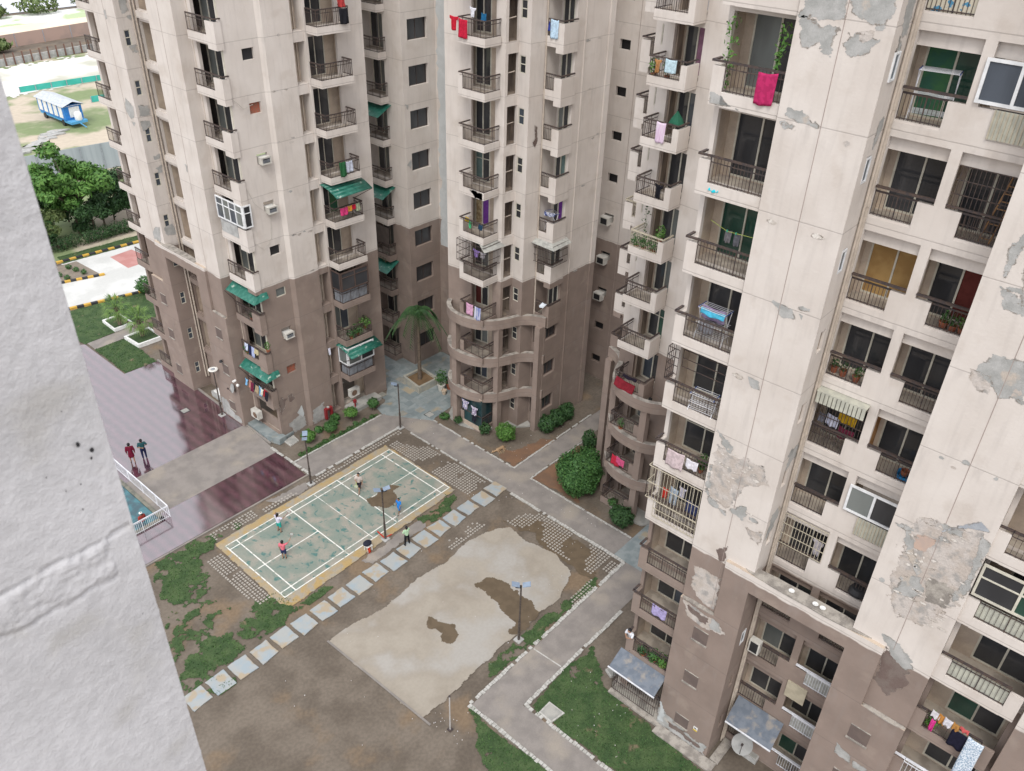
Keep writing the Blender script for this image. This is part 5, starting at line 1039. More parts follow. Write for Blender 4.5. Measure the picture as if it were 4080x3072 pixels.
bush((10.0, 10.9), 0.5, 1500, 0.075, LF1, 'clipped bright green ball bush nearest the plaza, behind the small square lamp', 'topiary_bush', 'bush', tp, trunk=0.3, seed=1)
bush((11.8, 10.7), 0.46, 1300, 0.07, LF3, 'clipped ball bush second from the plaza, in the soil bed', 'topiary_bush', 'bush', tp, trunk=0.3, seed=2)
bush((13.8, 10.8), 0.48, 1300, 0.07, LF1, 'clipped flat topped bush on a thin stem in front of the red box', 'topiary_bush', 'bush', tp, (1.1, 1.1, 0.6), 0.6, 3)
bush((15.9, 10.7), 0.42, 1100, 0.065, LF3, 'small clipped bush nearest the grey tiles', 'topiary_bush', 'bush', tp, trunk=0.4, seed=4)
bush((20.05, 0.85), 0.72, 2800, 0.07, LF1, 'perfectly round bright green bush in front of the middle tower', 'topiary_bush', 'bush', None, (1, 1, 0.95), 0.15, 5)
bush((19.5, 2.4), 0.45, 600, 0.09, LF2, 'small dark shrub left of the perfectly round bush', 'bush', seed=6); bush((19.0, 4.7), 0.3, 300, 0.08, LF2, 'low plant in front of the curved plinth', 'bush', seed=7)
bush((18.9, 6.0), 0.4, 400, 0.08, LF3, 'low green plant at the corner of the flower bed', 'bush', squash=(1, 1, 0.5), seed=8, trunk=0.05)
for i, (x, y, lab) in enumerate(((22.9, -0.75, 'dark oleander shrub nearest the round bush, against the middle tower'), (24.0, -0.8, 'dark oleander shrub in the middle of three at the middle tower'), (25.1, -0.8, 'dark oleander shrub farthest into the gap, at the middle tower'))):
    bush((x, y), 0.62, 900, 0.11, LF2, lab, 'oleander_bush', 'bush', 'oleander shrubs by the middle tower', (1, 1, 1.1), 0.2, 20+i, 3)
bush((19.2, -6.6), 1.5, 9000, 0.1, LF3, 'big dense dark green round tree beside the path, at the wavy screen', 'round_tree', 'tree', None, (1, 1, 1), 0.35, 30, 7)
bush((18.4, -10.7), 0.75, 1500, 0.1, LF2, 'loose dark shrub near the blue grey paving of the right tower', seed=31, lumps=4); bush((19.4, -9.3), 0.32, 350, 0.08, LF3, 'small sapling between the big round tree and the loose shrub', seed=32)
bush((23.2, -4.4), 0.7, 1100, 0.1, LF2, 'dark upright shrub behind the wavy screen beside the side path', seed=33, squash=(0.7, 0.7, 1.2), lumps=2)
for i, (x, y, s) in enumerate(((12.6, 11.4, .35), (11.3, 11.5, .3), (13.1, 11.8, .35))): bush((x, y), s, 260, 0.12, LF3, ['broad leafed weed below the red box', 'broad leafed weed beside the second clipped bush', 'leafy weed at the wall under the red box'][i], 'weed_plant', 'plant', None, (1, 1, .7), .05, 40+i)
for i in range(10):
    x = 8.7+i*0.72; bush((x, 10.15+0.12*math.sin(i*2)), 0.2, 90, 0.07, LF3, None, 'low_plant', 'plant', 'low weeds edging the bed below the left tower', (1, 1, .6), .02, 60+i)['label'] = 'low green weed in the line edging the bed below the left tower'
# broad-leaved tree at the left + hedge + dark trees
def tree(loc, h, clumps, trunk, lm, label, size, seed, name='tree', per=900):
    T = empty(name, (loc[0], loc[1], 0), label, 'tree'); r = random.Random(seed); mb = MB(); tb = MB()
    tb.tube((loc[0], loc[1], 0), (loc[0]+0.1, loc[1], h*0.55), trunk, trunk*0.55, 8)
    for cx, cy, cz, cr in clumps:
        leaves(mb, (loc[0]+cx, loc[1]+cy, cz), cr, int(per*cr*cr), size, r.randrange(999), 0.35, squash=(1, 1, 0.7))
        tb.tube((loc[0]+0.05, loc[1], min(h*0.5, cz*0.6)), (loc[0]+cx*0.85, loc[1]+cy*0.85, cz), trunk*0.4, trunk*0.12, 6)
    mb.build('crown', [lm], T); tb.build('trunk', [BARK], T); return T
r = random.Random(5)
clp = [(r.uniform(-3.6, 3.6), r.uniform(-3.4, 3.4), 0, r.uniform(0.7, 1.35)) for _ in range(30)]
clp = [(x*.85, y*.85, 5.0+(5.4-0.95*math.hypot(x, y))*r.uniform(0.2, 1.05), c) for x, y, _, c in clp]+[(r.uniform(-1.8, 1.8), r.uniform(-1.5, 1.5), r.uniform(2.8, 6.5), r.uniform(.6, 1.1)) for _ in range(14)]
tree((15.6, 57.8), 10, clp, 0.22, LF1, 'tall bright green broad leafed tree beyond the kerb at the upper left', 0.26, 5, 'broadleaf_tree', 260)
for i, (x, y, hh, l, lab) in enumerate(((12.5, 56.5, 4.2, LFO, 'olive coloured low tree left of the tall bright tree'), (18.6, 58.5, 4.6, LF2, 'dark low tree right behind the tall bright tree'), (21.5, 57.5, 4.2, LF2, 'dark low tree cut off by the left tower'), (14.0, 61.0, 4.5, LF2, 'shadowy tree behind the olive one'), (24.5, 57, 4.4, LF2, 'dark tree farthest right behind the left tower edge'))):
    tree((x, y), hh, [(r.uniform(-1.3, 1.3), r.uniform(-1.2, 1.2), hh*r.uniform(0.5, 0.95), r.uniform(.7, 1.1)) for _ in range(9)], 0.12, l, lab, 0.2, 70+i, 'tree', 330)
for i, (x, y, hh, lab) in enumerate(((11.0, 57.0, 3.4, 'low dark thicket tree nearest the grey wall edge at the upper left'), (16.8, 57.0, 3.6, 'dark undergrowth tree below the tall bright crown'), (20.2, 59.5, 4.4, 'dense dark tree between two others near the left tower edge'), (10.5, 60.0, 4.5, 'dark tree farthest left beyond the kerb'), (16.5, 62.5, 5.0, 'dense tree rising behind the tall bright one'), (22.0, 62.0, 5.0, 'leafy dark tree in the back row by the tower edge'), (26.5, 60.0, 4.4, 'dark tree behind the left tower corner'))):
    tree((x, y), hh, [(r.uniform(-1.5, 1.5), r.uniform(-1.2, 1.2), hh*r.uniform(0.3, 0.95), r.uniform(.8, 1.2)) for _ in range(10)], 0.1, LF2, lab, 0.2, 90+i, 'tree', 330)
for i, (x0_, x1_, y, lab) in enumerate(((14.7, 20.8, 55.4, 'long clipped dark hedge below the trees'), (12.0, 14.2, 55.6, 'separate rounded hedge bush left of the long hedge'))):
    T = empty('hedge', ((x0_+x1_)/2, y, 0), lab, 'hedge'); mb = MB(); n = max(3, int((x1_-x0_)/0.55))
    for j in range(n): leaves(mb, (x0_+(x1_-x0_)*(j+.5)/n, y, 0.75), 0.75, 330, 0.1, j+i*30, 0.6)
    mb.build('foliage', [LF2], T); tb = MB(); [tb.tube((x0_+(x1_-x0_)*(j+.5)/n, y, 0), (x0_+(x1_-x0_)*(j+.5)/n, y, 0.7), 0.04) for j in range(n)]; tb.build('stem', [BARK], T)
bush((13.8, 40.6), 0.95, 1500, 0.12, LF3, 'rounded green bush at the corner of the palm lawn by the left tower', seed=80)
for i in range(9): bush((7.8+i*0.55-(i % 3)*0.3, 50.9-(i % 3)*1.1), 0.28, 120, 0.09, LF3, None, 'seedling', 'plant', 'seedlings in the triangular bed', (1, 1, .9), .05, 90+i)['label'] = 'small green seedling in the triangular bed by the road'
# fan palms
def fanpalm(loc, h, seed, label):
    T = empty('fan_palm', (*loc, 0), label, 'palm tree'); tb = MB(); tb.tube((*loc, 0.3), (*loc, h*0.62), 0.2, 0.14, 9)
    r = random.Random(seed)
    for i in range(60): a = r.uniform(0, 6.28); z = r.uniform(0.4, h*0.6); tb.bar((loc[0]+.15*math.cos(a), loc[1]+.15*math.sin(a), z), (loc[0]+.27*math.cos(a), loc[1]+.27*math.sin(a), z+0.1), .04, .02)
    tb.build('trunk', [BARK], T); mb = MB(); c = Vector((*loc, h*0.62))
    for i in range(24):
        a = i*2.4; el = 1.35-2.3*(i/24); L = r.uniform(0.6, 0.85); d = Vector((math.cos(a)*math.cos(el), math.sin(a)*math.cos(el), math.sin(el))); e = c+d*L
        mb.bar(tuple(c), tuple(e), 0.03, 0.02, 0); s = d.cross(Vector((0, 0, 1))).normalized()
        for j in range(9):
            th = (j-4)*0.27; dd = (d*math.cos(th)+s*math.sin(th)); tip = e+dd*0.8+Vector((0, 0, -0.28*abs(th)-0.12)); w_2 = dd.cross(d if abs(th) > .05 else Vector((0, 0, 1))).normalized()*0.001+s.cross(dd).normalized()*0
            pp = dd.cross(Vector((0, 0, 1))).normalized()*0.035
            mb.add([tuple(e), tuple(e+dd*0.35+pp), tuple(tip), tuple(e+dd*0.35-pp)], [(0, 1, 2, 3)], 0)
    mb.build('frond', [leafmat('palm_green_%d' % seed, (0.07, 0.15, 0.03), (0.16, 0.25, 0.06))], T)
fanpalm((8.95, 36.4), 3.2, 1, 'shaggy fan palm farther from the plaza, beside the white edging'); fanpalm((9.3, 33.2), 3.0, 2, 'shaggy fan palm standing in the square white planter on the lawn')
def planter(poly, h, t, label, m=None, fill=None):
    T = empty('planter', (poly[0][0], poly[0][1], 0), label, 'planter'); mb = MB(); n = len(poly); cx = sum(p[0] for p in poly)/n; cy = sum(p[1] for p in poly)/n
    inn = [(p[0]+(cx-p[0])*t/math.dist(p, (cx, cy))*1.3, p[1]+(cy-p[1])*t/math.dist(p, (cx, cy))*1.3) for p in poly]
    for i in range(n):
        a, b, c, d = poly[i], poly[(i+1) % n], inn[(i+1) % n], inn[i]; mb.prism([a, b, c, d], 0, h)
    mb.build('rim', [m or WHP], T); mb = MB(); mb.prism(inn, 0.0, h*0.7); mb.build('soil', [fill or SOIL], T); return T
planter([(8.1, 34.1), (8.2, 31.9), (10.4, 31.8), (10.4, 34.1)], 0.35, 0.18, 'square white concrete planter on the lawn below the fan palm', WHP, GRASS)
planter([(8.2, 38.2), (8.15, 35.9), (9.9, 35.9), (9.9, 38.2)], 0.3, 0.16, 'white edged planter around the farther fan palm', WHP, GRASS)
planter([(20.1, 12.0), (19.8, 9.8), (21.9, 9.7), (22.1, 11.9)], 0.6, 0.2, 'raised square tiled planter with the tall palm between the towers', mat('planter_tile', (0.36, 0.34, 0.28), (0.3, 0.3, 0.27), 3), mat('planter_earth', (0.17, 0.11, 0.06)))
def featherpalm(loc, h, label):
    T = empty('feather_palm', (*loc, 0), label, 'palm tree'); tb = MB(); tb.tube((*loc, 0.3), (loc[0]+.05, loc[1], h), 0.17, 0.1, 9); tb.build('trunk', [BARK], T); mb = MB(); r = random.Random(9); c = Vector((*loc, h))
    for i in range(17):
        a = i*2.4; el = r.uniform(0.1, 1.2); L = r.uniform(1.9, 2.6); prev = c; d = Vector((math.cos(a), math.sin(a), 0)); s = Vector((-d.y, d.x, 0))
        for j in range(12):
            t = (j+1)/12; p = c+d*L*t*math.cos(el)*1.05+Vector((0, 0, L*(math.sin(el)*t-1.25*t*t))); mb.bar(tuple(prev), tuple(p), .03, .02)
            for sg in (-1, 1):
                for q in (0, .5):
                    b = prev.lerp(p, q); tip = b+s*sg*0.55*(1-0.6*abs(t-.45))+d*.18+Vector((0, 0, -.3)); mb.add([tuple(b-d*.03), tuple(b+d*.05), tuple(tip)], [(0, 1, 2)])
            prev = p
    mb.build('frond', [LF2], T)
featherpalm((20.95, 10.9), 6.6, 'tall dark feathery palm in the shaded recess between the towers')
# ================================================================ LAMPS
POLE = mat('dark_bronze_pole', (0.05, 0.04, 0.035), (0.1, 0.08, 0.07), 12, rough=0.5)
def lamp(loc, h, kind, label, az=0.0):
    T = empty('street_lamp', (*loc, 0), label, 'street lamp', 'yard lamps' ); mb = MB(); x, y = loc
    mb.tube((x, y, 0), (x, y, h*0.35), 0.075, 0.07, 12); mb.tube((x, y, h*0.35), (x, y, h), 0.05, 0.045, 10); mb.build('pole', [POLE], T)
    mb = MB(); mb.box(x-.22, x+.22, y-.22, y+.22, 0, 0.07); mb.build('base', [CEM], T)
    d = Vector((math.cos(az), math.sin(az), 0)); s = Vector((-d.y, d.x, 0)); c = Vector((x, y, h))
    if kind == 'disc':
        mb = MB(); mb.lathe((x, y, h), [(0.06, -0.1), (0.1, 0), (0.33, 0.06), (0.36, 0.1), (0.33, 0.14), (0.16, 0.15), (0.14, 0.1)], 20); mb.build('lamp_shade', [LAMPW], T, smooth=True); mb = MB(); mb.lathe((x, y, h+.1), [(0.13, 0), (0.13, 0.06), (0.04, 0.09)], 14); mb.build('lamp_cap', [CORB], T)
    else:
        for sg in ((1,) if kind == 'one' else (1, -1)):
            mb = MB(); a = c+d*sg*0.08+Vector((0, 0, .02)); b = c+d*sg*0.5+Vector((0, 0, .12)); mb.bar(tuple(a), tuple(b), 0.34, 0.035); mb.build('solar_panel', [SOLAR], T)
        mb = MB(); mb.bar(tuple(c-Vector((0, 0, .1))), tuple(c+d*0.3-Vector((0, 0, .07))), .2, .05); mb.build('lamp_head', [BLK], T)
    return T
lamp((7.6, 18.4), 4.0, 'disc', 'plaza lamp on a dark pole with a round white disc head'); lamp((7.25, 7.1), 4.0, 'two', 'dark lamp post at the corner of the maroon strip with a small square solar head', 0.9); lamp((15.75, 7.5), 3.9, 'one', 'dark lamp post with wrapped pole at the edge of the grey tiles', 2.5)
lamp((7.15, -0.6), 4.05, 'two', 'dark lamp post between the badminton court and the slabs with two flat white lights', -0.5); lamp((6.9, -11.95), 4.3, 'two', 'dark lamp post beside the clay court with a blue grey solar panel', 2.3)
T = empty('pole', (0.4, -13.1, 0), 'thin white net pole at the near corner of the clay court', 'pole'); mb = MB(); mb.tube((0.4, -13.1, 0), (0.4, -13.1, 2.6), 0.035, 0.03); mb.build('shaft', [mat('grey_white_pole', (0.5, 0.48, 0.46))], T); mb = MB(); mb.box(.28, .52, -13.22, -12.98, 0, .05); mb.sph((.4, -13.1, 2.62), .06); mb.build('pole_fitting', [RAIL], T)
# ================================================================ LAUNDRY
def cloth(p, q, drop, c, label, name='hanging_cloth', shape='towel', c2=None, sc=8, swing=0.05, group='laundry on the balconies', stripes=None):
    m = mat('cloth_'+str(len(bpy.data.materials)), c, c2 or tuple(x*0.8 for x in c), sc, 0.45, 0.55, rough=0.95, spec=0.1, stretch=stripes)
    p = Vector(p); q = Vector(q); d = q-p; nrm = Vector((d.y, -d.x, 0)).normalized(); nu, nv = 12, 10; r = random.Random(int(abs(p.x*97+p.y*31+p.z*13)))
    ph = r.uniform(0, 6); vs_ = []; fs = []
    for j in range(nv+1):
        v = j/nv
        for i in range(nu+1):
            u = i/nu; uu = u
            if shape == 'shirt': wdt = 1.0 if v < 0.3 else 0.62; uu = 0.5+(u-.5)*wdt
            if shape == 'trousers': uu = 0.5+(u-.5)*(1-0.15*v)
            pt = p.lerp(q, uu)+Vector((0, 0, -drop*v-0.04*math.sin(u*3.14)))+nrm*(swing*v+0.03*math.sin(u*11+ph+v*2)*(.3+v)); vs_.append(tuple(pt))
    for j in range(nv):
        for i in range(nu):
            if shape == 'trousers' and j > 3 and i in (5, 6): continue
            fs.append((j*(nu+1)+i, (j+1)*(nu+1)+i, (j+1)*(nu+1)+i+1, j*(nu+1)+i+1))
    mb = MB(); mb.add(vs_, fs); o = mb.build(name, [m], None, tuple(p), smooth=True); md = o.modifiers.new('t', 'SOLIDIFY'); md.thickness = 0.012; return tag(o, label, 'laundry', group)
def ZR(k, o=1.3): return Z(k)+o
CL = cloth
# centre tower upper left balcony (k=5) and others
CL((19.3, 5.3, ZR(5)), (19.3, 4.6, ZR(5)), .75, (.5, .02, .04), 'bright red garment hanging left of the top middle tower balcony', 'red_garment', 'shirt'); CL((19.3, 4.6, ZR(5)-.05), (19.3, 3.9, ZR(5)-.1), 1.0, (.5, .02, .05), 'long bright red cloth on the top middle tower balcony rail', 'red_cloth')
CL((19.6, 4.0, ZR(5)+.6), (19.6, 3.5, ZR(5)+.55), .5, (.7, .7, .75), 'white shirt high above the rail of the top middle tower balcony', 'white_shirt', 'shirt'); CL((19.7, 3.2, ZR(5)+.35), (19.7, 2.8, ZR(5)+.35), .4, (.02, .12, .25), 'dark blue cloth above the top middle tower balcony', 'blue_cloth')
CL((22.9, .75, ZR(5)), (22.9, .15, ZR(5)), 1.0, (.5, .66, .8), 'pale blue towel on the upper right notch balcony of the middle tower', 'pale_blue_towel'); CL((23.0, 1.0, ZR(5)-.15), (23.0, .75, ZR(5)-.15), .5, (.04, .06, .3), 'small navy cloth beside the pale blue towel', 'navy_cloth')
CL((19.5, 2.9, ZR(4)-1.0), (19.5, 2.65, ZR(4)-1.0), .2, (.15, .3, .6), 'blue rag on the balcony ledge of the middle tower', 'blue_rag')
CL((19.5, 4.3, ZR(1)+.1), (19.5, 4.0, ZR(1)+.05), .3, (.6, .4, .03), 'yellow cloth on the middle tower balcony with the purple curtain', 'yellow_cloth'); CL((19.5, 4.0, ZR(1)-.1), (19.5, 3.7, ZR(1)-.15), .45, (.08, .6, .25), 'light green cloth on the middle tower balcony with the purple curtain', 'green_cloth'); CL((19.33, 2.95, ZR(1)), (19.33, 2.6, ZR(1)), .35, (.02, .05, .09), 'dark cloth folded at the rail corner of the purple curtain balcony', 'dark_cloth')
CL((19.8, 3.9, ZR(0)+.9), (19.8, 3.3, ZR(0)+.85), .5, (.3, .2, .5), 'violet garment in the caged balcony of the middle tower', 'violet_garment', 'shirt'); CL((19.8, 3.3, ZR(0)+.85), (19.8, 2.75, ZR(0)+.85), .4, (.5, .47, .5), 'pale garment in the caged balcony of the middle tower', 'pale_garment', 'shirt')
CL((19.33, 4.1, ZR(-1)), (19.33, 3.45, ZR(-1)), .8, (.62, .35, .5), 'pink towel on the balcony just above the wavy screen', 'pink_towel'); CL((19.33, 3.3, ZR(-1)), (19.33, 2.75, ZR(-1)), .95, (.08, .12, .38), 'blue and white striped towel just above the wavy screen', 'striped_towel', c2=(.6, .6, .65), sc=9, stripes=(1, 3, .1))
CL((22.9, .3, ZR(-1)+.05), (22.9, -.1, ZR(-1)+.05), .15, (.65, .7, .75), 'white sheet folded over the notch balcony above the wavy screen', 'white_sheet', swing=.4)
CL((19.15, 4.4, 2.5), (19.15, 3.7, 2.45), .75, (.6, .55, .6), 'checked shirt on the ground floor of the middle tower', 'checked_shirt', 'shirt', c2=(.15, .15, .3), sc=14); CL((19.15, 3.5, 2.3), (19.15, 2.8, 2.3), .7, (.6, .58, .64), 'second checked shirt with a mark on the ground floor of the middle tower', 'checked_shirt', 'shirt', c2=(.2, .15, .25), sc=14); CL((19.15, 3.35, 1.55), (19.15, 2.95, 1.55), .6, (.02, .02, .03), 'black trousers below the checked shirts', 'black_trousers', 'trousers')
# mirrored stack
CL((19.3, -8.7, ZR(5)-.1), (19.3, -9.1, ZR(5)-.1), .6, (.4, .2, .08), 'rust coloured garment on the planted balcony near the top of the narrow tower', 'rust_garment', 'shirt'); CL((19.3, -9.3, ZR(5)), (19.3, -9.95, ZR(5)), .6, (.5, .65, .72), 'pale blue cloth on the planted balcony near the top', 'pale_blue_cloth'); CL((19.35, -9.2, ZR(4)), (19.35, -9.75, ZR(4)), 1.0, (.62, .45, .6), 'lilac towel on the narrow tower balcony', 'lilac_towel', c2=(.7, .6, .7), stripes=(1, 4, .2))
CL((19.4, -9.5, ZR(3)-.1), (19.4, -10.0, ZR(3)-.15), .7, (.015, .015, .02), 'black shirt hanging on the narrow tower balcony', 'black_shirt', 'shirt'); CL((19.38, -8.5, ZR(-1)-.35), (19.38, -9.9, ZR(-1)-.5), .5, (.2, .02, .03), 'maroon carpet draped inside the balcony at the wavy screen top', 'maroon_carpet', swing=.3); CL((19.33, -9.0, ZR(-1)+.03), (19.33, -10.0, ZR(-1)+.03), .12, (.02, .015, .025), 'dark rolled mat on the rail at the wavy screen top', 'dark_mat', swing=.15)
CL((19.25, -8.9, ZR(-3)), (19.25, -9.5, ZR(-3)-.1), .7, (.5, .03, .06), 'red cloth behind the wavy screen of the narrow tower', 'red_cloth'); CL((19.2, -9.3, ZR(-3)+.05), (19.2, -9.9, ZR(-3)-.1), .5, (.6, .1, .22), 'pink cloth behind the wavy screen of the narrow tower', 'pink_cloth')
# right tower
CL((7.97, -19.55, ZR(6)-.1), (7.97, -20.2, ZR(6)-.05), .95, (.45, .03, .12), 'crimson cloth on the creeper covered balcony', 'crimson_cloth'); CL((8.1, -18.5, ZR(5)-.95), (8.1, -18.85, ZR(5)-.95), .2, (.02, .5, .6), 'turquoise bag on the balcony floor edge', 'turquoise_bag', swing=.15)
CL((9.0, -18.9, ZR(4)+.25), (9.0, -19.15, ZR(4)+.25), .45, (.2, .19, .2), 'small grey garment on the yellow line', 'grey_garment'); CL((9.0, -19.25, ZR(4)+.22), (9.0, -19.5, ZR(4)+.22), .45, (.15, .15, .17), 'second small grey garment on the yellow line', 'dark_grey_garment')
CL((7.97, -18.55, ZR(1)-.15), (7.97, -19.35, ZR(1)-.15), .8, (.55, .45, .46), 'dusty pink towel on the big right tower balcony', 'dusty_pink_towel'); CL((7.97, -19.45, ZR(1)-.2), (7.97, -20.0, ZR(1)-.2), .4, (.68, .66, .7), 'row of white cloths beside the dusty pink towel', 'white_cloth')
CL((8.3, -18.8, ZR(0)+.75), (8.3, -19.2, ZR(0)+.7), .9, (.35, .42, .5), 'grey blue trousers behind the cream grille', 'grey_blue_trousers', 'trousers'); CL((8.3, -19.2, ZR(0)+1.0), (8.3, -19.55, ZR(0)+.95), .5, (.5, .48, .55), 'pale shirt behind the cream grille', 'pale_shirt', 'shirt'); CL((8.3, -19.65, ZR(0)+.5), (8.3, -20.2, ZR(0)+.45), .8, (.04, .05, .12), 'navy cloth behind the cream grille', 'navy_cloth'); CL((8.3, -18.45, ZR(0)+.5), (8.3, -18.7, ZR(0)+.5), .5, (.45, .03, .02), 'red garment at the left behind the cream grille', 'red_garment')
CL((8.05, -19.0, ZR(-2)-.1), (8.05, -19.8, ZR(-2)-.1), .6, (.38, .33, .55), 'lavender cloth on a low balcony of the right tower', 'lavender_cloth')
CL((9.6, -23.9, ZR(2)+.4), (9.6, -24.35, ZR(2)+.35), .45, (.4, .42, .55), 'pale blue striped cloth in the blind shaded balcony', 'pale_blue_cloth', c2=(.6, .6, .7), stripes=(1, 5, .2)); CL((9.6, -24.3, ZR(2)+.65), (9.6, -24.95, ZR(2)+.6), .35, (.5, .3, .02), 'mustard cloth in the blind shaded balcony', 'mustard_cloth'); CL((9.55, -24.4, ZR(2)+.1), (9.55, -25.0, ZR(2)+.05), .45, (.12, .02, .04), 'maroon cloth in the blind shaded balcony', 'maroon_cloth')
CL((9.6, -23.6, ZR(2)+.3), (9.6, -23.85, ZR(2)+.3), .35, (.2, .2, .24), 'grey cloth in the blind shaded balcony', 'grey_cloth'); CL((9.6, -24.7, ZR(0)+.7), (9.6, -25.15, ZR(0)+.6), .7, (.45, .42, .45), 'pale garment behind the barred bay balcony', 'pale_garment', 'shirt')
for i, (a, b, dr, c, lab, nm) in enumerate((((7.9, -30.95), (7.9, -31.25), .3, (.6, .58, .6), 'white shawl on the lowest right balcony rail', 'white_shawl'), ((7.9, -31.2), (7.9, -31.45), .4, (.42, .19, .05), 'rust and white shawl on the lowest right balcony rail', 'rust_shawl'), ((7.88, -31.4), (7.88, -31.7), .35, (.6, .58, .62), 'white folded cloth next to the rust shawl', 'white_cloth'), ((7.88, -31.7), (7.88, -31.95), .3, (.4, .2, .06), 'rust folded cloth on the lowest right balcony', 'rust_cloth'), ((7.88, -31.95), (7.88, -32.25), .15, (.5, .1, .1), 'coral red cloth on the lowest right balcony', 'coral_cloth'))):
    CL((*a, ZR(-1)+.35-.0*i), (*b, ZR(-1)+.3), dr, c, lab, nm)
CL((7.85, -31.75, ZR(-1)+.05), (7.85, -32.4, ZR(-1)), .8, (.015, .015, .03), 'black garment beside the flowered cloth', 'black_garment')
fl = CL((7.8, -32.3, ZR(-1)+.15), (7.8, -32.85, ZR(-1)+.1), 1.75, (.25, .33, .42), 'long blue and white flowered cloth billowing from the lowest right balcony', 'flowered_cloth', c2=(.6, .64, .68), sc=22, swing=.35); CL((7.85, -31.05, ZR(-1)-.05), (7.85, -31.2, ZR(-1)-.1), .55, (.6, .05, .25), 'bright pink scarf on the lowest right balcony', 'pink_scarf')
# left tower
for i, (y, w2, c, lab, nm) in enumerate(((14.9, .35, (.55, .6, .75), 'white and blue cloth at the plant balcony of the left tower', 'white_blue_cloth'), (14.5, .4, (.02, .025, .07), 'navy garment at the plant balcony of the left tower', 'navy_garment'), (14.1, .3, (.4, .45, .65), 'blue white cloth next to the navy garment', 'blue_white_cloth'), (13.75, .45, (.5, .44, .27), 'beige towel over the rail of the plant balcony', 'beige_towel'))): CL((8.5, y, ZR(-2)), (8.5, y-w2, ZR(-2)), [.55, .75, .8, .4][i], c, lab, nm)
for i, (y, c, lab, nm) in enumerate(((15.3, (.2, .42, .65), 'sky blue cloth in the laundry heap by the lowest awning', 'sky_blue_cloth'), (14.95, (.5, .25, .2), 'salmon cloth in the laundry heap', 'salmon_cloth'), (14.65, (.15, .02, .05), 'maroon cloth in the laundry heap', 'maroon_cloth'), (14.35, (.02, .02, .04), 'black shirt in the laundry heap', 'black_shirt'), (14.05, (.35, .28, .18), 'khaki cloth in the laundry heap', 'khaki_cloth'), (13.75, (.2, .4, .6), 'light blue shirt in the laundry heap', 'light_blue_shirt'), (13.45, (.62, .6, .5), 'cream cloth in the laundry heap', 'cream_cloth'), (13.15, (.4, .03, .04), 'red edged cloth in the laundry heap', 'red_cloth'), (12.9, (.02, .02, .03), 'black trousers in the laundry heap', 'black_trousers'))):
    CL((8.3+.08*(i % 2), y, ZR(-3)), (8.3+.08*(i % 2), y-.36, ZR(-3)-.03), .45+.25*((i*7) % 3)/2, c, lab, nm, 'shirt' if i % 3 == 0 else 'towel', swing=.12)
CL((15.0, 11.1, ZR(2)), (15.5, 11.08, ZR(2)), .95, (.03, .12, .05), 'dark green cloth on a left tower balcony', 'dark_green_cloth'); CL((15.5, 11.2, ZR(2)-.1), (16.1, 11.17, ZR(2)-.1), .7, (.5, .53, .62), 'white blue sheet beside the dark green cloth', 'white_blue_sheet')
for i, (x, w2, dr, c, lab, nm) in enumerate(((14.75, .6, .5, (.65, .06, .2), 'hot pink cloth under the upper green awning', 'hot_pink_cloth'), (15.35, .35, .35, (.65, .3, .05), 'orange cloth under the upper green awning', 'orange_cloth'), (15.7, .3, .3, (.5, .02, .05), 'red cloth under the upper green awning', 'red_cloth'), (16.0, .35, .5, (.4, .45, .3), 'printed cloth under the upper green awning', 'printed_cloth'))): CL((x, 11.1, ZR(1)), (x+w2, 11.08, ZR(1)), dr, c, lab, nm)
CL((15.9, 11.15, ZR(5)+.5), (16.4, 11.1, ZR(5)+.45), .45, (.4, .05, .05), 'red checked cloth on the top visible left tower balcony', 'red_checked_cloth'); CL((15.9, 11.05, ZR(5)-.05), (16.55, 11.02, ZR(5)-.05), .85, (.02, .02, .025), 'black sheet over the top visible left tower balcony rail', 'black_sheet'); CL((13.5, 12.35, Z(-2)-.3), (13.7, 12.35, Z(-2)-.3), .55, (.65, .66, .75), 'small white rag hanging in the narrow slot of the left tower', 'white_rag')
# drying racks
def rack(c, L, label, az=0.0, h=1.0, cloths=()):
    T = empty('drying_rack', c, label, 'drying rack'); mb = MB(); cx, cy, cz = c; d = Vector((math.cos(az), math.sin(az), 0)); s = Vector((-d.y, d.x, 0)); c = Vector(c)
    for sg in (-1, 1):
        mb.tube(tuple(c+d*sg*L/2+s*.28), tuple(c+d*sg*L/2-s*.22+Vector((0, 0, h))), .014); mb.tube(tuple(c+d*sg*L/2-s*.28), tuple(c+d*sg*L/2+s*.22+Vector((0, 0, h))), .014)
        mb.tube(tuple(c+d*sg*L/2-s*.3+Vector((0, 0, h))), tuple(c+d*sg*L/2+s*.3+Vector((0, 0, h))), .016, m=1)
    for zz in (h, h*0.55, h*.2):
        for i in range(6): t = -.3+.12*i; mb.tube(tuple(c-d*L/2+s*t+Vector((0, 0, zz))), tuple(c+d*L/2+s*t+Vector((0, 0, zz))), .008)
    mb.build('rack_frame', [RAILW, mat('blue_rack_tube', (.03, .08, .3))], T)
rack((8.7, -19.2, Z(3)+.21), 1.15, 'folding clothes rack with blue cloths on the big right tower balcony', -1.57, 1.35); CL((8.42, -18.75, Z(3)+1.6), (8.42, -19.75, Z(3)+1.6), .22, (.08, .42, .6), 'bright blue cloth on the tall clothes rack', 'bright_blue_cloth'); CL((8.62, -18.7, Z(3)+1.62), (8.62, -19.7, Z(3)+1.62), .5, (.3, .24, .36), 'mauve grey cloth on the tall clothes rack', 'mauve_cloth'); CL((8.4, -18.8, Z(3)+1.15), (8.4, -19.4, Z(3)+1.15), .5, (.25, .25, .27), 'grey cloth in the middle of the tall clothes rack', 'grey_cloth')
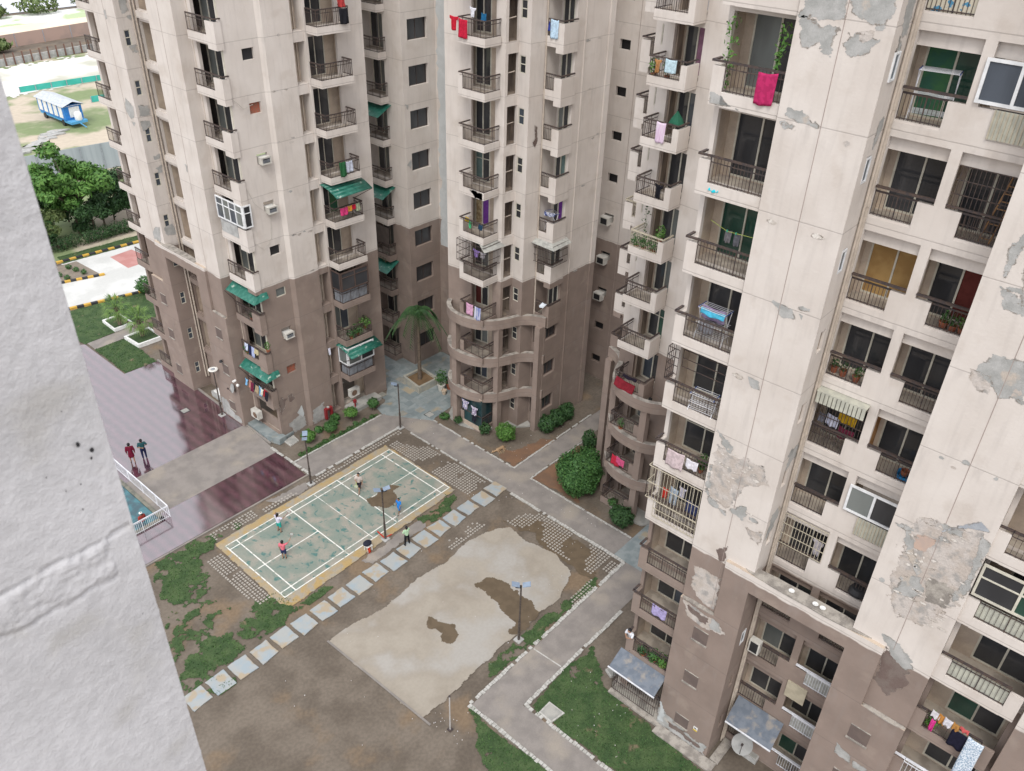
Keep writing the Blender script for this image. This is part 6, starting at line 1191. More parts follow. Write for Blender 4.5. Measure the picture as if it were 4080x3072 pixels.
rack((23.55, .4, Z(1)+.21), .9, 'folding clothes rack with white and blue cloth on the middle tower notch balcony', 1.2, 1.4); CL((23.3, .85, Z(1)+1.65), (23.45, .1, Z(1)+1.65), .25, (.5, .52, .6), 'striped cloth on the notch balcony rack', 'striped_cloth', c2=(.05, .07, .2))
rack((10.0, -24.2, Z(6)+.22), 1.1, 'bare white clothes rack in the green painted balcony', -1.4, 1.5); rack((8.25, -19.6, Z(2)+.35), 1.0, 'blue framed drying rack leaning on a right tower railing', -1.5, .8)
# ================================================================ AIR CONDITIONERS
def acbox(c, ax, sz, label, kind='window'):
    """c: front-bottom centre; ax: outward direction 'x' (towards -x) or 'y' (towards -y)"""
    T = empty('air_conditioner', c, label, 'air conditioner', 'air conditioners on the walls'); wd, dp, h = sz; x, y, z = c; mb = MB(); gb_ = MB()
    if ax == 'y': mb.box(x-wd/2, x+wd/2, y, y+dp, z, z+h); mb.box(x-wd/2-.02, x+wd/2+.02, y-.02, y+.01, z-.02, z+.02); mb.box(x-wd/2-.02, x+wd/2+.02, y-.02, y+.01, z+h-.02, z+h+.02)
    else: mb.box(x, x+dp, y-wd/2, y+wd/2, z, z+h)
    mb.build('casing', [ACW], T)
    if kind == 'window':
        if ax == 'y': gb_.box(x-wd*.36, x+wd*.36, y-.012, y+.005, z+.08, z+h-.08); [gb_.box(x-wd*.36, x+wd*.36, y-.02, y-.012, z+.1+i*.05, z+.115+i*.05, 1) for i in range(int((h-.2)/.05))]
        else: gb_.box(x-.012, x+.005, y-wd*.36, y+wd*.36, z+.08, z+h-.08)
        gb_.build('grille', [BLK, CORB], T)
    else:
        cx, cy = (x-.1*wd, y) if ax == 'y' else (x, y-.1*wd); n = 18; d = .02; vs_ = []
        for i in range(n): a = 6.283*i/n; rr = h*.38; vs_.append((cx+rr*math.cos(a), y-.012, z+h/2+rr*math.sin(a)) if ax == 'y' else (x-.012, cy+rr*math.cos(a), z+h/2+rr*math.sin(a)))
        gb_.add(vs_, [tuple(range(n))]); 
        for q in (.12, .24): 
            gb_.bar(*((( cx-q, y-.02, z+h*.2), (cx-q, y-.02, z+h*.8)) if ax == 'y' else ((x-.02, cy-q, z+h*.2), (x-.02, cy-q, z+h*.8))), .01, .01, 1)
        gb_.build('fan_opening', [mat('rusty_fan', (.2, .13, .09)), BLK], T)
for z_, lab in ((20.15, 'white window air conditioner highest on the flank of the left tower'), (17.0, 'cream window air conditioner second on the left tower flank, over a trailing cable'), (7.95, 'grey window air conditioner lowest on the left tower flank')): acbox((10.55, 12.35, z_), 'y', (.68, .55, .42), lab)
for k, z_ in ((2, 14.15), (1, 11.0), (0, 7.95)): acbox((31.05, 1.45, z_-.75), 'x', (.75, .8, .6), ['dim air conditioner lowest in the far gap', 'air conditioner with white casing in the middle of the far gap', 'dim air conditioner highest in the far gap'][k], 'window')
acbox((8.4, 15.1, 0.95), 'x', (.85, .4, .65), 'outdoor air conditioner unit at the ground floor corner by the laundry heap', 'split'); acbox((15.3, 12.0, 1.0), 'y', (.85, .35, .65), 'outdoor air conditioner unit on the ground floor porch near the clipped bushes', 'split')
acbox((9.0, -23.75, 6.9), 'x', (.5, .3, .75), 'pale air conditioner unit high beside the pipe in the dark base recess', 'window'); acbox((9.7, -24.1, 9.8), 'x', (.5, .3, .4), 'pale air conditioner unit behind the base beam', 'window')
# wall niches with bricks, meter boxes
mb = MB(); mb.box(10.1, 10.87, 12.8, 12.86, Z(-2)-1.1, Z(-2)-.45); mb.box(10.1, 10.87, 12.8, 12.86, Z(4)-1.1, Z(4)-.45); mb.build('brick_infill', [BRICK], TL)
for k in (5, 1): mb = MB(); mb.box(10.1, 10.87, 12.82, 12.86, Z(k)-1.1, Z(k)-.45); mb.build('dark_opening', [BLK], TL)
window('window', TL, (8.95, 12.65), (11.25, 12.65), 1.15, 1.92, Z(0)-1.1, Z(0)-.45, .1, 1, FRC, [GLC], .05)
T = empty('fire_hose_cabinet', (12.9, 12.1, 0), 'red fire hose cabinet frame against the left tower wall', 'cabinet'); mb = MB(); mb.box(12.55, 13.2, 12.15, 12.38, .85, 1.0); mb.box(12.55, 12.7, 12.15, 12.38, .1, .85); mb.box(13.05, 13.2, 12.15, 12.38, .1, .85); mb.build('cabinet_frame', [REDP], T); mb = MB(); mb.box(12.8, 12.95, 12.2, 12.35, 1.0, 1.1); mb.build('valve', [CEM], T)
T = empty('hydrant_pipe', (14.9, 11.6, 0), 'short red hydrant pipe by the porch corner', 'pipe'); mb = MB(); mb.tube((14.95, 11.7, 0), (14.95, 11.7, .9), .06); mb.tube((14.95, 11.7, .1), (14.2, 11.9, .1), .06); mb.build('pipe_run', [REDP], T); mb = MB(); mb.box(14.85, 15.05, 11.6, 11.8, .7, .95); mb.build('valve', [REDP], T)
# porch platforms on the left tower, cladding of openings
mb = MB(); mb.prism([(8.2, 15.9), (8.1, 12.9), (8.6, 12.3), (9.9, 12.6), (9.9, 15.9)], 0, .25); mb.prism([(8.05, 13.2), (8.4, 12.2), (9.0, 12.25), (9.0, 12.6)], 0, .5); tag(mb.build('plinth', [TILG], None, (9, 14, 0)), 'grey tiled step at the open corner of the left tower', None, None, 'structure')
mb = MB(); mb.box(14.4, 17.3, 11.35, 12.5, 0, .3, 0, 0); mb.box(14.5, 16.8, 11.45, 12.4, .3, .34); tag(mb.build('plinth', [CEMF], None, (16, 12, 0)), 'raised porch slab with the outdoor unit', None, None, 'structure')
mb = MB(); mb.box(9.0, 9.25, 15.6, 15.9, .25, 2.9); mb.box(9.2, 9.35, 12.7, 15.8, .25, 1.2); mb.build('porch_wall', [PL], TL)
# manhole covers etc
def slabthing(poly, h, m, label, name='manhole_cover', rim=True):
    T = empty(name, (poly[0][0], poly[0][1], 0), label, 'manhole cover'); mb = MB(); mb.prism(poly, 0, h); mb.build('frame', [m], T); c = Vector((sum(p[0] for p in poly)/4, sum(p[1] for p in poly)/4)); mb = MB(); mb.prism([tuple(c+(Vector(p)-c)*.82) for p in poly], h, h+.02); mb.build('lid', [CEMF], T)
slabthing([(4.95, -15.75), (4.95, -16.75), (4.05, -16.6), (4.1, -15.75)], .1, KERB, 'square pale concrete manhole on the lawn'); slabthing([(18.1, 7.5), (18.75, 7.5), (18.75, 6.85), (18.1, 6.85)], .02, BLK, 'dark framed square manhole on the grey tiles'); slabthing([(8.8, 12.3), (9.7, 12.4), (9.6, 11.6), (8.8, 11.5)], .1, KERB, 'pale square manhole at the foot of the left tower'); slabthing([(5.7, 21.2), (6.3, 21.2), (6.3, 20.6), (5.7, 20.6)], .028, BLK, 'dark square drain cover in the maroon plaza'); slabthing([(8.5, -16.7), (9.1, -17.0), (8.9, -17.6), (8.3, -17.2)], .15, KERB, 'tilted concrete cover beside the tin canopy'); slabthing([(9.0, -24.6), (9.9, -24.6), (9.9, -25.3), (9.0, -25.3)], .3, CEM, 'concrete chamber beside the satellite dish')
T = empty('doormat_frame', (8.9, 20.6, 0), 'white topped vent box at the recess of the left tower', 'vent box'); mb = MB(); mb.box(8.5, 9.3, 19.6, 21.2, 0, .5); mb.build('casing', [CEM], T); mb = MB(); mb.box(8.6, 9.2, 19.8, 21.0, .5, .56); mb.build('lid', [WHP], T)
# ================================================================ canopies of the right tower, dishes
mb = MB(); v = [(7.98, -17.75, 3.25), (7.98, -20.42, 3.25), (7.0, -20.42, 2.7), (7.0, -17.75, 2.7)]; mb.add(v+[(a, b, c-.04) for a, b, c in v], [(0, 1, 2, 3), (7, 6, 5, 4), (3, 2, 6, 7), (0, 3, 7, 4), (1, 5, 6, 2)]); mb.bar((6.98, -17.7, 2.67), (6.98, -20.45, 2.67), .06, .06, 1); mb.build('tin_canopy', [TIN, RAILW], b2[-4])
cage(b2[-4], [(7.9, -17.85), (7.4, -17.85), (7.4, -20.4)], .75, 2.75, RAIL, bars=.12, rows=3)
mb = MB(); v = [(9.3, -23.6, 3.5), (9.3, -25.9, 3.5), (8.0, -26.0, 3.0), (8.0, -23.7, 3.0)]; mb.add(v+[(a, b, c-.04) for a, b, c in v], [(0, 1, 2, 3), (7, 6, 5, 4), (3, 2, 6, 7), (0, 3, 7, 4), (1, 5, 6, 2)]); mb.bar((7.98, -23.7, 2.97), (7.98, -26.0, 2.97), .06, .06, 1); mb.build('tin_canopy', [TIN, RAILW], TR)
mb = MB(); mb.box(9.15, 9.33, -25.45, -27.4, 5.0, 7.0) if False else mb.box(9.28, 9.34, -25.5, -26.4, 5.3, 6.3); mb.build('light_patch', [mat('fresh_cream_render', (.45, .4, .3))], TR)
def dish(c, r_, dr, label):
    T = empty('satellite_dish', c, label, 'satellite dish'); n = 20; c = Vector(c); d = Vector(dr).normalized(); a = d.cross(Vector((0, 0, 1))).normalized(); b = a.cross(d); mb = MB(); vs_ = [tuple(c-d*r_*.2)]; fs = []
    for k in (1, 2, 3):
        for i in range(n): t = 6.283*i/n; q = r_*k/3; vs_.append(tuple(c+(a*math.cos(t)+b*math.sin(t))*q-d*r_*.2*(1-(k/3)**2)))
    for i in range(n): fs.append((0, 1+i, 1+(i+1) % n)); [fs.append((1+(k-1)*n+i, 1+k*n+i, 1+k*n+(i+1) % n, 1+(k-1)*n+(i+1) % n)) for k in (1, 2)]
    mb.add(vs_, fs); mb.build('reflector', [mat('grey_white_dish', (.33, .33, .32))], T, smooth=True); mb = MB(); mb.tube(tuple(c-b*r_*.9), tuple(c+d*r_*.9), .015); mb.tube(tuple(c-d*.1), tuple(c-d*.25-Vector((0, 0, .5))), .03); mb.box(c.x+d.x*r_*.9-.05, c.x+d.x*r_*.9+.05, c.y+d.y*r_*.9-.05, c.y+d.y*r_*.9+.05, c.z+d.z*r_*.9-.05, c.z+d.z*r_*.9+.05); mb.build('mount', [RAIL], T)
dish((8.5, -24.6, 1.5), .5, (-.7, -.2, .9), 'large round grey satellite dish at the foot of the right tower recess'); dish((7.75, 16.4, 3.3), .35, (-1, .2, .3), 'satellite dish on the left tower pillar near the plaza')
for i, (y, z_) in enumerate(((-24.9, 12.53), (-25.9, 12.53), (-26.2, 12.53))):
    mb = MB(); mb.lathe((7.95, y, z_), [(.05, 0), (.1, .03), (.12, .05), (.09, .05), (.03, .02)], 12); tag(mb.build('bowl', [WHP], None, (7.95, y, z_)), 'small white bowl left on the base beam of the right tower, %s' % ['nearest the left pillar', 'middle one', 'nearest the right pillar'][i], 'bowl', 'white bowls on the base beam')
T = empty('notice_board', (7.7, -22.5, 1.5), 'small white and yellow notice fixed low on the right tower pillar', 'notice'); mb = MB(); mb.box(7.695, 7.72, -22.4, -22.62, 1.35, 1.62); mb.build('board', [WHP], T); mb = MB(); mb.box(7.688, 7.694, -22.4, -22.62, 1.35, 1.45); mb.build('yellow_band', [mat('yellow_print', (.6, .42, .05))], T); mb = MB(); mb.box(7.688, 7.694, -22.45, -22.57, 1.5, 1.57); mb.build('dark_print', [BLK], T)
T = empty('security_camera', (8.3, 15.95, 3.9), 'white security camera with a round floodlight on the left tower corner', 'camera'); mb = MB(); mb.bar((8.0, 16.0, 4.1), (7.7, 16.1, 4.0), .12, .1); mb.sph((7.9, 15.8, 3.75), .12, 10); mb.build('camera_body', [WHP], T); mb = MB(); mb.tube((8.1, 15.95, 4.05), (7.9, 16.0, 4.05), .03); mb.build('bracket', [BLK], T)
T = empty('wall_lamp', (7.9, 17.3, 5.2), 'black wall lamp bracket on the left tower pillar', 'wall lamp'); mb = MB(); mb.lathe((7.75, 17.3, 5.15), [(.14, 0), (.1, .12), (.03, .16)], 12); mb.tube((7.93, 17.3, 5.25), (7.75, 17.3, 5.3), .02); mb.build('shade', [BLK], T)
# ================================================================ potted plants
def pot(c, r_, h, pm, label, leaf=None, n=60, size=.07, lr=.2, lh=.25):
    T = empty('potted_plant', c, label, 'potted plant', 'potted plants'); mb = MB(); mb.lathe(c, [(r_*.7, 0), (r_, h), (r_*1.1, h), (r_*1.1, h*1.12), (r_*.85, h*1.12), (r_*.8, h*.9)], 12); mb.build('pot', [pm], T)
    if leaf: mb = MB(); leaves(mb, (c[0], c[1], c[2]+h+lh*.8), lr, n, size, int(abs(c[0]*7+c[1]*3+c[2])*5), .3, squash=(1, 1, lh/lr)); mb.build('foliage', [leaf], T)
pot((21.4, 8.9, 0.02), .32, .55, mat('white_pot', (.55, .53, .47)), 'large cream pot with a leafy bush beside the middle tower', LF3, 300, .1, .5, .8); pot((21.15, 8.35, .02), .2, .35, mat('buff_pot', (.5, .4, .3)), 'small buff pot in front of the cream pot'); pot((22.0, 8.6, .02), .28, .5, TERR, 'brown pot behind the cream pot', LF2, 150, .1, .4, .5)
for i, (x, y, k, lab, lf, lr) in enumerate(((9.75, -26.55, 4, 'small potted plant left of the row on the reddish door balcony', LF3, .16), (9.7, -26.85, 4, 'bushy potted plant in the middle of the reddish door balcony', LF3, .22), (9.7, -27.15, 4, 'third potted plant beside the pillar on the reddish door balcony', LF1, .2), (9.85, -23.6, 3, 'plant in a red pot at the left of the bay balcony', LF2, .2), (9.8, -23.95, 3, 'second red pot with a plant on the bay balcony', LF2, .2), (9.75, -24.45, 3, 'low plant in the middle of the bay balcony', LF3, .2))): pot((x, y, Z(k)+.21), .14, .22, TERR, lab, lf, 70, .06, lr, .25)
for i, (x, y, k, lab, n, lr) in enumerate(((19.55, -8.55, 5, 'spiky potted plant at the corner of the upper planted balcony', 130, .3), (19.6, -9.3, 5, 'second potted plant on the upper planted balcony', 90, .25), (19.55, -8.7, 2, 'bushy plant at the rail corner of the cream railed balcony', 220, .35), (19.55, -9.2, 2, 'bushy plant in the middle of the cream railed balcony', 220, .35), (19.6, -9.75, 2, 'orange dotted bushy plant on the cream railed balcony', 220, .35), (19.6, -10.1, 2.25, 'light green plant on top of the cream railed balcony wall', 160, .3), (19.4, -9.2, -2, 'low plant on the balcony behind the wavy screen', 100, .25))): pot((x, y, Z(k)+.21), .14, .22, TERR, lab, LF1 if i in (0, 5) else LF3, n, .07, lr, .45)
for i, (x, y, z_, lab, n, lr) in enumerate(((8.65, 14.9, Z(-2)+.25, 'potted plant behind the laundry of the plant balcony', 120, .3), (8.9, 12.7, Z(-2)+1.2, 'small plant on the corner wall of the plant balcony', 60, .2), (8.8, 13.9, Z(-1)+.25, 'yellow green potted plant below the corner awning', 60, .2), (15.6, 11.5, Z(-2)+.3, 'flowering bushy plant on the balcony above the lowest right awning', 300, .5), (16.3, 11.5, Z(-2)+.6, 'tall shrub in a pot at the right of the flowering balcony', 260, .5), (14.9, 11.35, Z(-2)+.3, 'trailing yellow green plant spilling from the flowering balcony', 200, .4), (8.2, -19.5, Z(-3)+.2, 'leafy plants behind the low railing of the right tower', 260, .35), (8.2, -20.0, Z(-3)+.2, 'second leafy plant behind the low railing of the right tower', 260, .35), (8.15, -18.9, Z(-3)+.2, 'dark plant behind the low railing of the right tower', 160, .3), (8.5, -19.9, Z(1)+.3, 'leafy plant behind the white cloths', 160, .3), (8.2, -31.1, Z(-1)+.3, 'dark shrub in a pot on the lowest right balcony', 160, .3), (22.2, 15.6, Z(-1)-.6, 'dark trailing plant below the rear green awning', 200, .5))): pot((x, y, z_), .14, .22, TERR, lab, [LF3, LF1, LF2][i % 3], n, .08, lr, .4)
def creeper(a, b, label, n, seed):
    r = random.Random(seed); mb = MB(); A = Vector(a); B = Vector(b); T = empty('creeper', a, label, 'creeper plant'); tb = MB(); pv = A
    for i in range(14):
        p = A.lerp(B, (i+1)/14)+Vector((0, r.uniform(-.08, .08), 0)); tb.tube(tuple(pv), tuple(p), .008, n=5); pv = p
        leaves(mb, tuple(p), .17*(1.4-abs(i/14-.2)), n//14, .085, seed+i, .2)
    mb.build('foliage', [LF1 if seed != 3 else LF2], T); tb.build('stem', [LFO], T)
creeper((8.35, -18.25, Z(7)-.35), (8.3, -18.35, Z(6)+.3), 'bright green creeper hanging at the left of the top right tower balcony', 110, 1); creeper((8.35, -20.1, Z(7)-.4), (8.2, -19.95, Z(6)+1.3), 'bright green creeper hanging at the right of the top right tower balcony', 100, 2); creeper((19.9, -8.9, Z(3)-.3), (19.9, -8.95, Z(2)+.4), 'thin creeper beside the cream railed balcony door', 50, 3)
# lines, stick, misc
T = empty('washing_line', (8.3, -18.2, ZR(4)+.5), 'yellow green washing line across the green doored balcony', 'washing line'); mb = MB(); mb.tube((8.9, -18.3, ZR(4)+.45), (8.9, -19.0, ZR(4)+.22), .01); mb.tube((8.9, -19.0, ZR(4)+.22), (8.9, -20.4, ZR(4)+.3), .01); mb.build('line', [mat('lime_cord', (.5, .6, .15))], T); mb = MB(); [mb.box(8.88, 8.92, yy-.02, yy+.02, ZR(4)+.2, ZR(4)+.28) for yy in (-19.0, -19.35)]; mb.build('clip', [mat('green_clip', (.05, .5, .3))], T)
T = empty('tub', (8.1, 0, 0), 'x', 'tub'); T.location = (9.85, -27.1, Z(2)+.22); ORG_[T.name] = tuple(T.location); T['label'] = 'blue plastic tub with a brown basket on the orange sided balcony'; mb = MB(); mb.lathe((9.75, -27.05, Z(2)+.22), [(.25, 0), (.32, .25), (.34, .26), (.28, .22), (.2, .05)], 16); mb.build('basin', [BLUEP], T); mb = MB(); mb.lathe((9.75, -27.0, Z(2)+.4), [(.12, 0), (.16, .2), (.14, .2), (.1, .03)], 12); mb.build('basket', [TERR], T)
T = empty('umbrella', (19.9, -9.9, ZR(4)+.3), 'dark green folded umbrella cloth behind the lilac towel balcony', 'umbrella'); mb = MB(); mb.lathe((19.95, -9.95, ZR(4)-.1), [(.42, 0), (.3, .25), (.05, .6), (.01, .65)], 8); mb.build('canopy', [mat('bottle_green_cloth', (.02, .12, .07))], T); mb = MB(); mb.tube((19.95, -9.95, ZR(4)-.8), (19.95, -9.95, ZR(4)+.6), .012); mb.build('shaft', [RAIL], T)
T = empty('ladder', (9.8, -26.9, Z(5)+.2), 'wooden ladder leaning inside a barred balcony of the right tower', 'ladder'); mb = MB(); [mb.tube((9.7, -26.7+s, Z(5)+.25), (9.9, -27.0+s, Z(5)+2.3), .025) for s in (0, -.3)]; [mb.tube((9.7+.2*i/8, -26.7-.3*i/8, Z(5)+.4+.23*i), (9.7+.2*i/8, -27.0-.3*i/8, Z(5)+.4+.23*i), .02) for i in range(8)]; mb.build('rungs', [mat('ladder_wood', (.35, .2, .1))], T)
T = empty('table_fan', (8.6, 0, 0), 'x', 'fan'); T['label'] = 'round dark pan shaped object on a bay balcony of the right tower'; T['category'] = 'pan'; T.location = (9.6, -26.9, Z(0)+.9); T.name = 'round_pan'; ORG_[T.name] = tuple(T.location); mb = MB(); mb.lathe((9.55, -26.9, Z(0)+.5), [(.1, .3), (.28, .28), (.36, .1), (.36, 0)], 18); mb.build('shell', [BLK], T)
mb = MB(); mb.tube((8.93, 12.6, 19.2), (9.4, 12.5, 17.9), .012); mb.tube((9.4, 12.5, 17.9), (10.2, 12.5, 17.0), .012); mb.tube((9.1, 12.6, 15.3), (9.7, 12.6, 14.7), .01); mb.tube((9.7, 12.6, 14.7), (10.3, 12.6, 15.3), .01); mb.tube((10.3, 12.6, 15.3), (10.5, 12.6, 16.9), .01); mb.tube((8.95, 12.55, 24.3), (9.6, 12.5, 23.6), .015); mb.tube((9.6, 12.5, 23.6), (10.3, 12.6, 23.7), .015); mb.build('loose_cable', [mat('white_cable', (.5, .47, .42))], TL)
# ================================================================ far things
def fence_panel(a, b, h, m, label, posts=True, name='fence', pitch=2.4, cat='fence'):
    T = empty(name, (*a, 0), label, cat); mb = MB(); A = Vector(a); B = Vector(b); mb.bar((*A, h/2), (*B, h/2), .05, h-.02); 
    mb.build('panel', [m], T); pb = MB(); n = max(1, int((B-A).length/pitch))
    for i in range(n+1): p = A.lerp(B, i/n); pb.box(p.x-.06, p.x+.06, p.y-.1, p.y-.03, 0, h)
    pb.build('post', [CORB], T); return T
fence_panel((10, 78.5), (45, 73.5), 3.3, mat('grey_sheet_fence', (.38, .42, .45), (.32, .36, .39), .6, stretch=(3, 3, .1)), 'tall grey sheet metal fence behind the trees')
GNET = mat('turquoise_net', (.05, .4, .32), (.07, .45, .38), .5)
fence_panel((35.0, 119.3), (62, 117.5), .95, GNET, 'long low turquoise screen across the open ground'); fence_panel((40.5, 106.5), (50, 105.6), .95, GNET, 'short turquoise screen behind the blue trailer')
fence_panel((20, 149.5), (100, 160), 2.4, mat('weathered_brick_wall', (.42, .3, .25), (.36, .27, .23), .4), 'long weathered brown boundary wall with concrete posts', name='boundary_wall', pitch=5.6, cat='wall')
T = empty('retaining_wall', (40, 138, 0), 'low grey wall with rows of dark rusty posts', 'wall'); mb = MB(); mb.bar((20, 136.5, .6), (100, 146, .6), .3, 1.2); mb.build('wall_face', [CEM], T); pb = MB(); A = Vector((20, 136.2)); B = Vector((100, 145.7)); [pb.box(A.lerp(B, i/50).x-.1, A.lerp(B, i/50).x+.1, A.lerp(B, i/50).y-.15, A.lerp(B, i/50).y+.05, 0, 2.1) for i in range(51)]; pb.build('posts', [mat('rusty_post', (.16, .09, .07))], T)
# blue trailer
T = empty('site_trailer', (34, 99, 0), 'blue and white panelled site trailer with a pitched grey roof, parked on the scrub ground', 'trailer')
BL = mat('trailer_blue', (.03, .2, .55), rough=.5); ax = Vector((33.3, 96.2)); bx = Vector((33.0, 104.2)); d = (bx-ax).normalized(); s = Vector((-d.y, d.x))*-1  # s to +x
def TP(u, v): p = ax+d*u+s*v; return (p.x, p.y)
mb = MB(); mb.prism([TP(0, -1.3), TP(8, -1.3), TP(8, 1.3), TP(0, 1.3)], .95, 3.0); mb.build('body', [BL], T)
for i in range(5): mb = MB(); mb.prism([TP(.6+i*1.5, -1.36), TP(1.6+i*1.5, -1.36), TP(1.6+i*1.5, -1.3), TP(.6+i*1.5, -1.3)], 1.2, 2.8); mb.build('white_panel', [WHP], T)
mb = MB(); mb.prism([TP(-.06, -.6), TP(0, -.6), TP(0, .9), TP(-.06, .9)], 1.3, 2.7); mb.build('white_panel', [WHP], T)
mb = MB(); v = [(*TP(-.4, -1.6), 2.95), (*TP(8.3, -1.6), 2.95), (*TP(8.3, 0), 3.5), (*TP(-.4, 0), 3.5), (*TP(-.4, 1.6), 2.95), (*TP(8.3, 1.6), 2.95)]; mb.add(v, [(0, 3, 2, 1), (3, 4, 5, 2), (0, 1, 5, 4)]); mb.build('roof', [mat('galvanised_roof', (.5, .53, .56))], T)
mb = MB(); mb.prism([TP(-1.2, -1.2), TP(8, -1.2), TP(8, 1.2), TP(-1.2, 1.2)], .6, .95); mb.bar((*TP(-1.2, 0), .7), (*TP(-3.0, 0), .4), .12, .1); mb.build('chassis', [mat('light_blue_paint', (.1, .35, .6))], T)
for u in (1.2, 6.6):
    for sg in (-1.15, 1.15): mb = MB(); p, q = TP(u, sg-.12), TP(u, sg+.12); mb.tube((*p, .45), (*q, .45), .45, n=16); mb.build('wheel', [BLK], T)
mb = MB(); mb.lathe((*TP(-.7, .2), .95), [(.45, 0), (.5, .1), (.5, 1.0), (.3, 1.2), (.15, 1.25)], 16); mb.build('water_tank', [WHP], T, smooth=True)
for i, (x, y, s_) in enumerate(((56, 183, 2.2), (66, 183, 3.0), (78, 184, 2.6), (85, 185, 2.8), (44, 150, 1.6))): bush((x, y), s_, 500, .5, LFO, ['distant low tree at the far left roadside', 'distant spreading roadside tree, left of the gap', 'distant roadside tree in the middle', 'distant roadside tree beside the left tower edge', 'scrub bush before the boundary wall'][i], 'roadside_tree', 'tree', None, (1.5, 1, .6), .5, 200+i)
for i in range(7): mb = MB(); a = random.Random(i); mb.prism(blob([(20+i*1.2, 88+i), (24+i*1.4, 88.5+i), (23+i, 90+i)], .6, .5, i), .02, .1+.2*a.random()); tag(mb.build('rubble', [CEM], None, (20+i, 88+i, 0)), 'grey builders rubble on the open ground', None, None, 'stuff')
# ================================================================ POOL with railing
T = empty('pool_railing', (-1, 14, 0), 'white tubular railing around the corner of the sunken pool', 'railing'); mb = MB(); a, b, c = (-.9, 18.0), (-.9, 11.0), (-8, 10.9)
for p, q in ((a, b), (b, c), ((-8, 18), a)):
    L = math.dist(p, q)
    for zz, rr in ((.95, .03), (.87, .015), (.12, .015)): mb.tube((*p, zz), (*q, zz), rr)
    n = int(L/.12); 
    for i in range(n+1): t = i/n; x = p[0]+(q[0]-p[0])*t; y = p[1]+(q[1]-p[1])*t; mb.tube((x, y, 0), (x, y, .9), .03 if i % 15 == 0 else .01, n=5)
mb.build('rail', [RAILW], T)
sheet('pool_water', [(-8, 11.4), (-1.5, 11.35), (-1.5, 17.5), (-8, 17.5)], mat('pool_water_blue', (.02, .07, .09), (.03, .15, .18), 1.4, rough=.05, spec=.8, bump=.2, bscale=5), 'blue green pool water', 0.035)
mb = MB(); mb.box(-1.5, -1.25, 11.0, 17.9, .02, .12); mb.box(-8, -1.25, 11.0, 11.3, .02, .12); tag(mb.build('pool_edge', [mat('dark_wet_stone', (.12, .12, .1), (.2, .19, .15), 3, rough=.4)], None, (-1.3, 14, 0)), 'dark wet stone lip of the pool', None, None, 'structure')
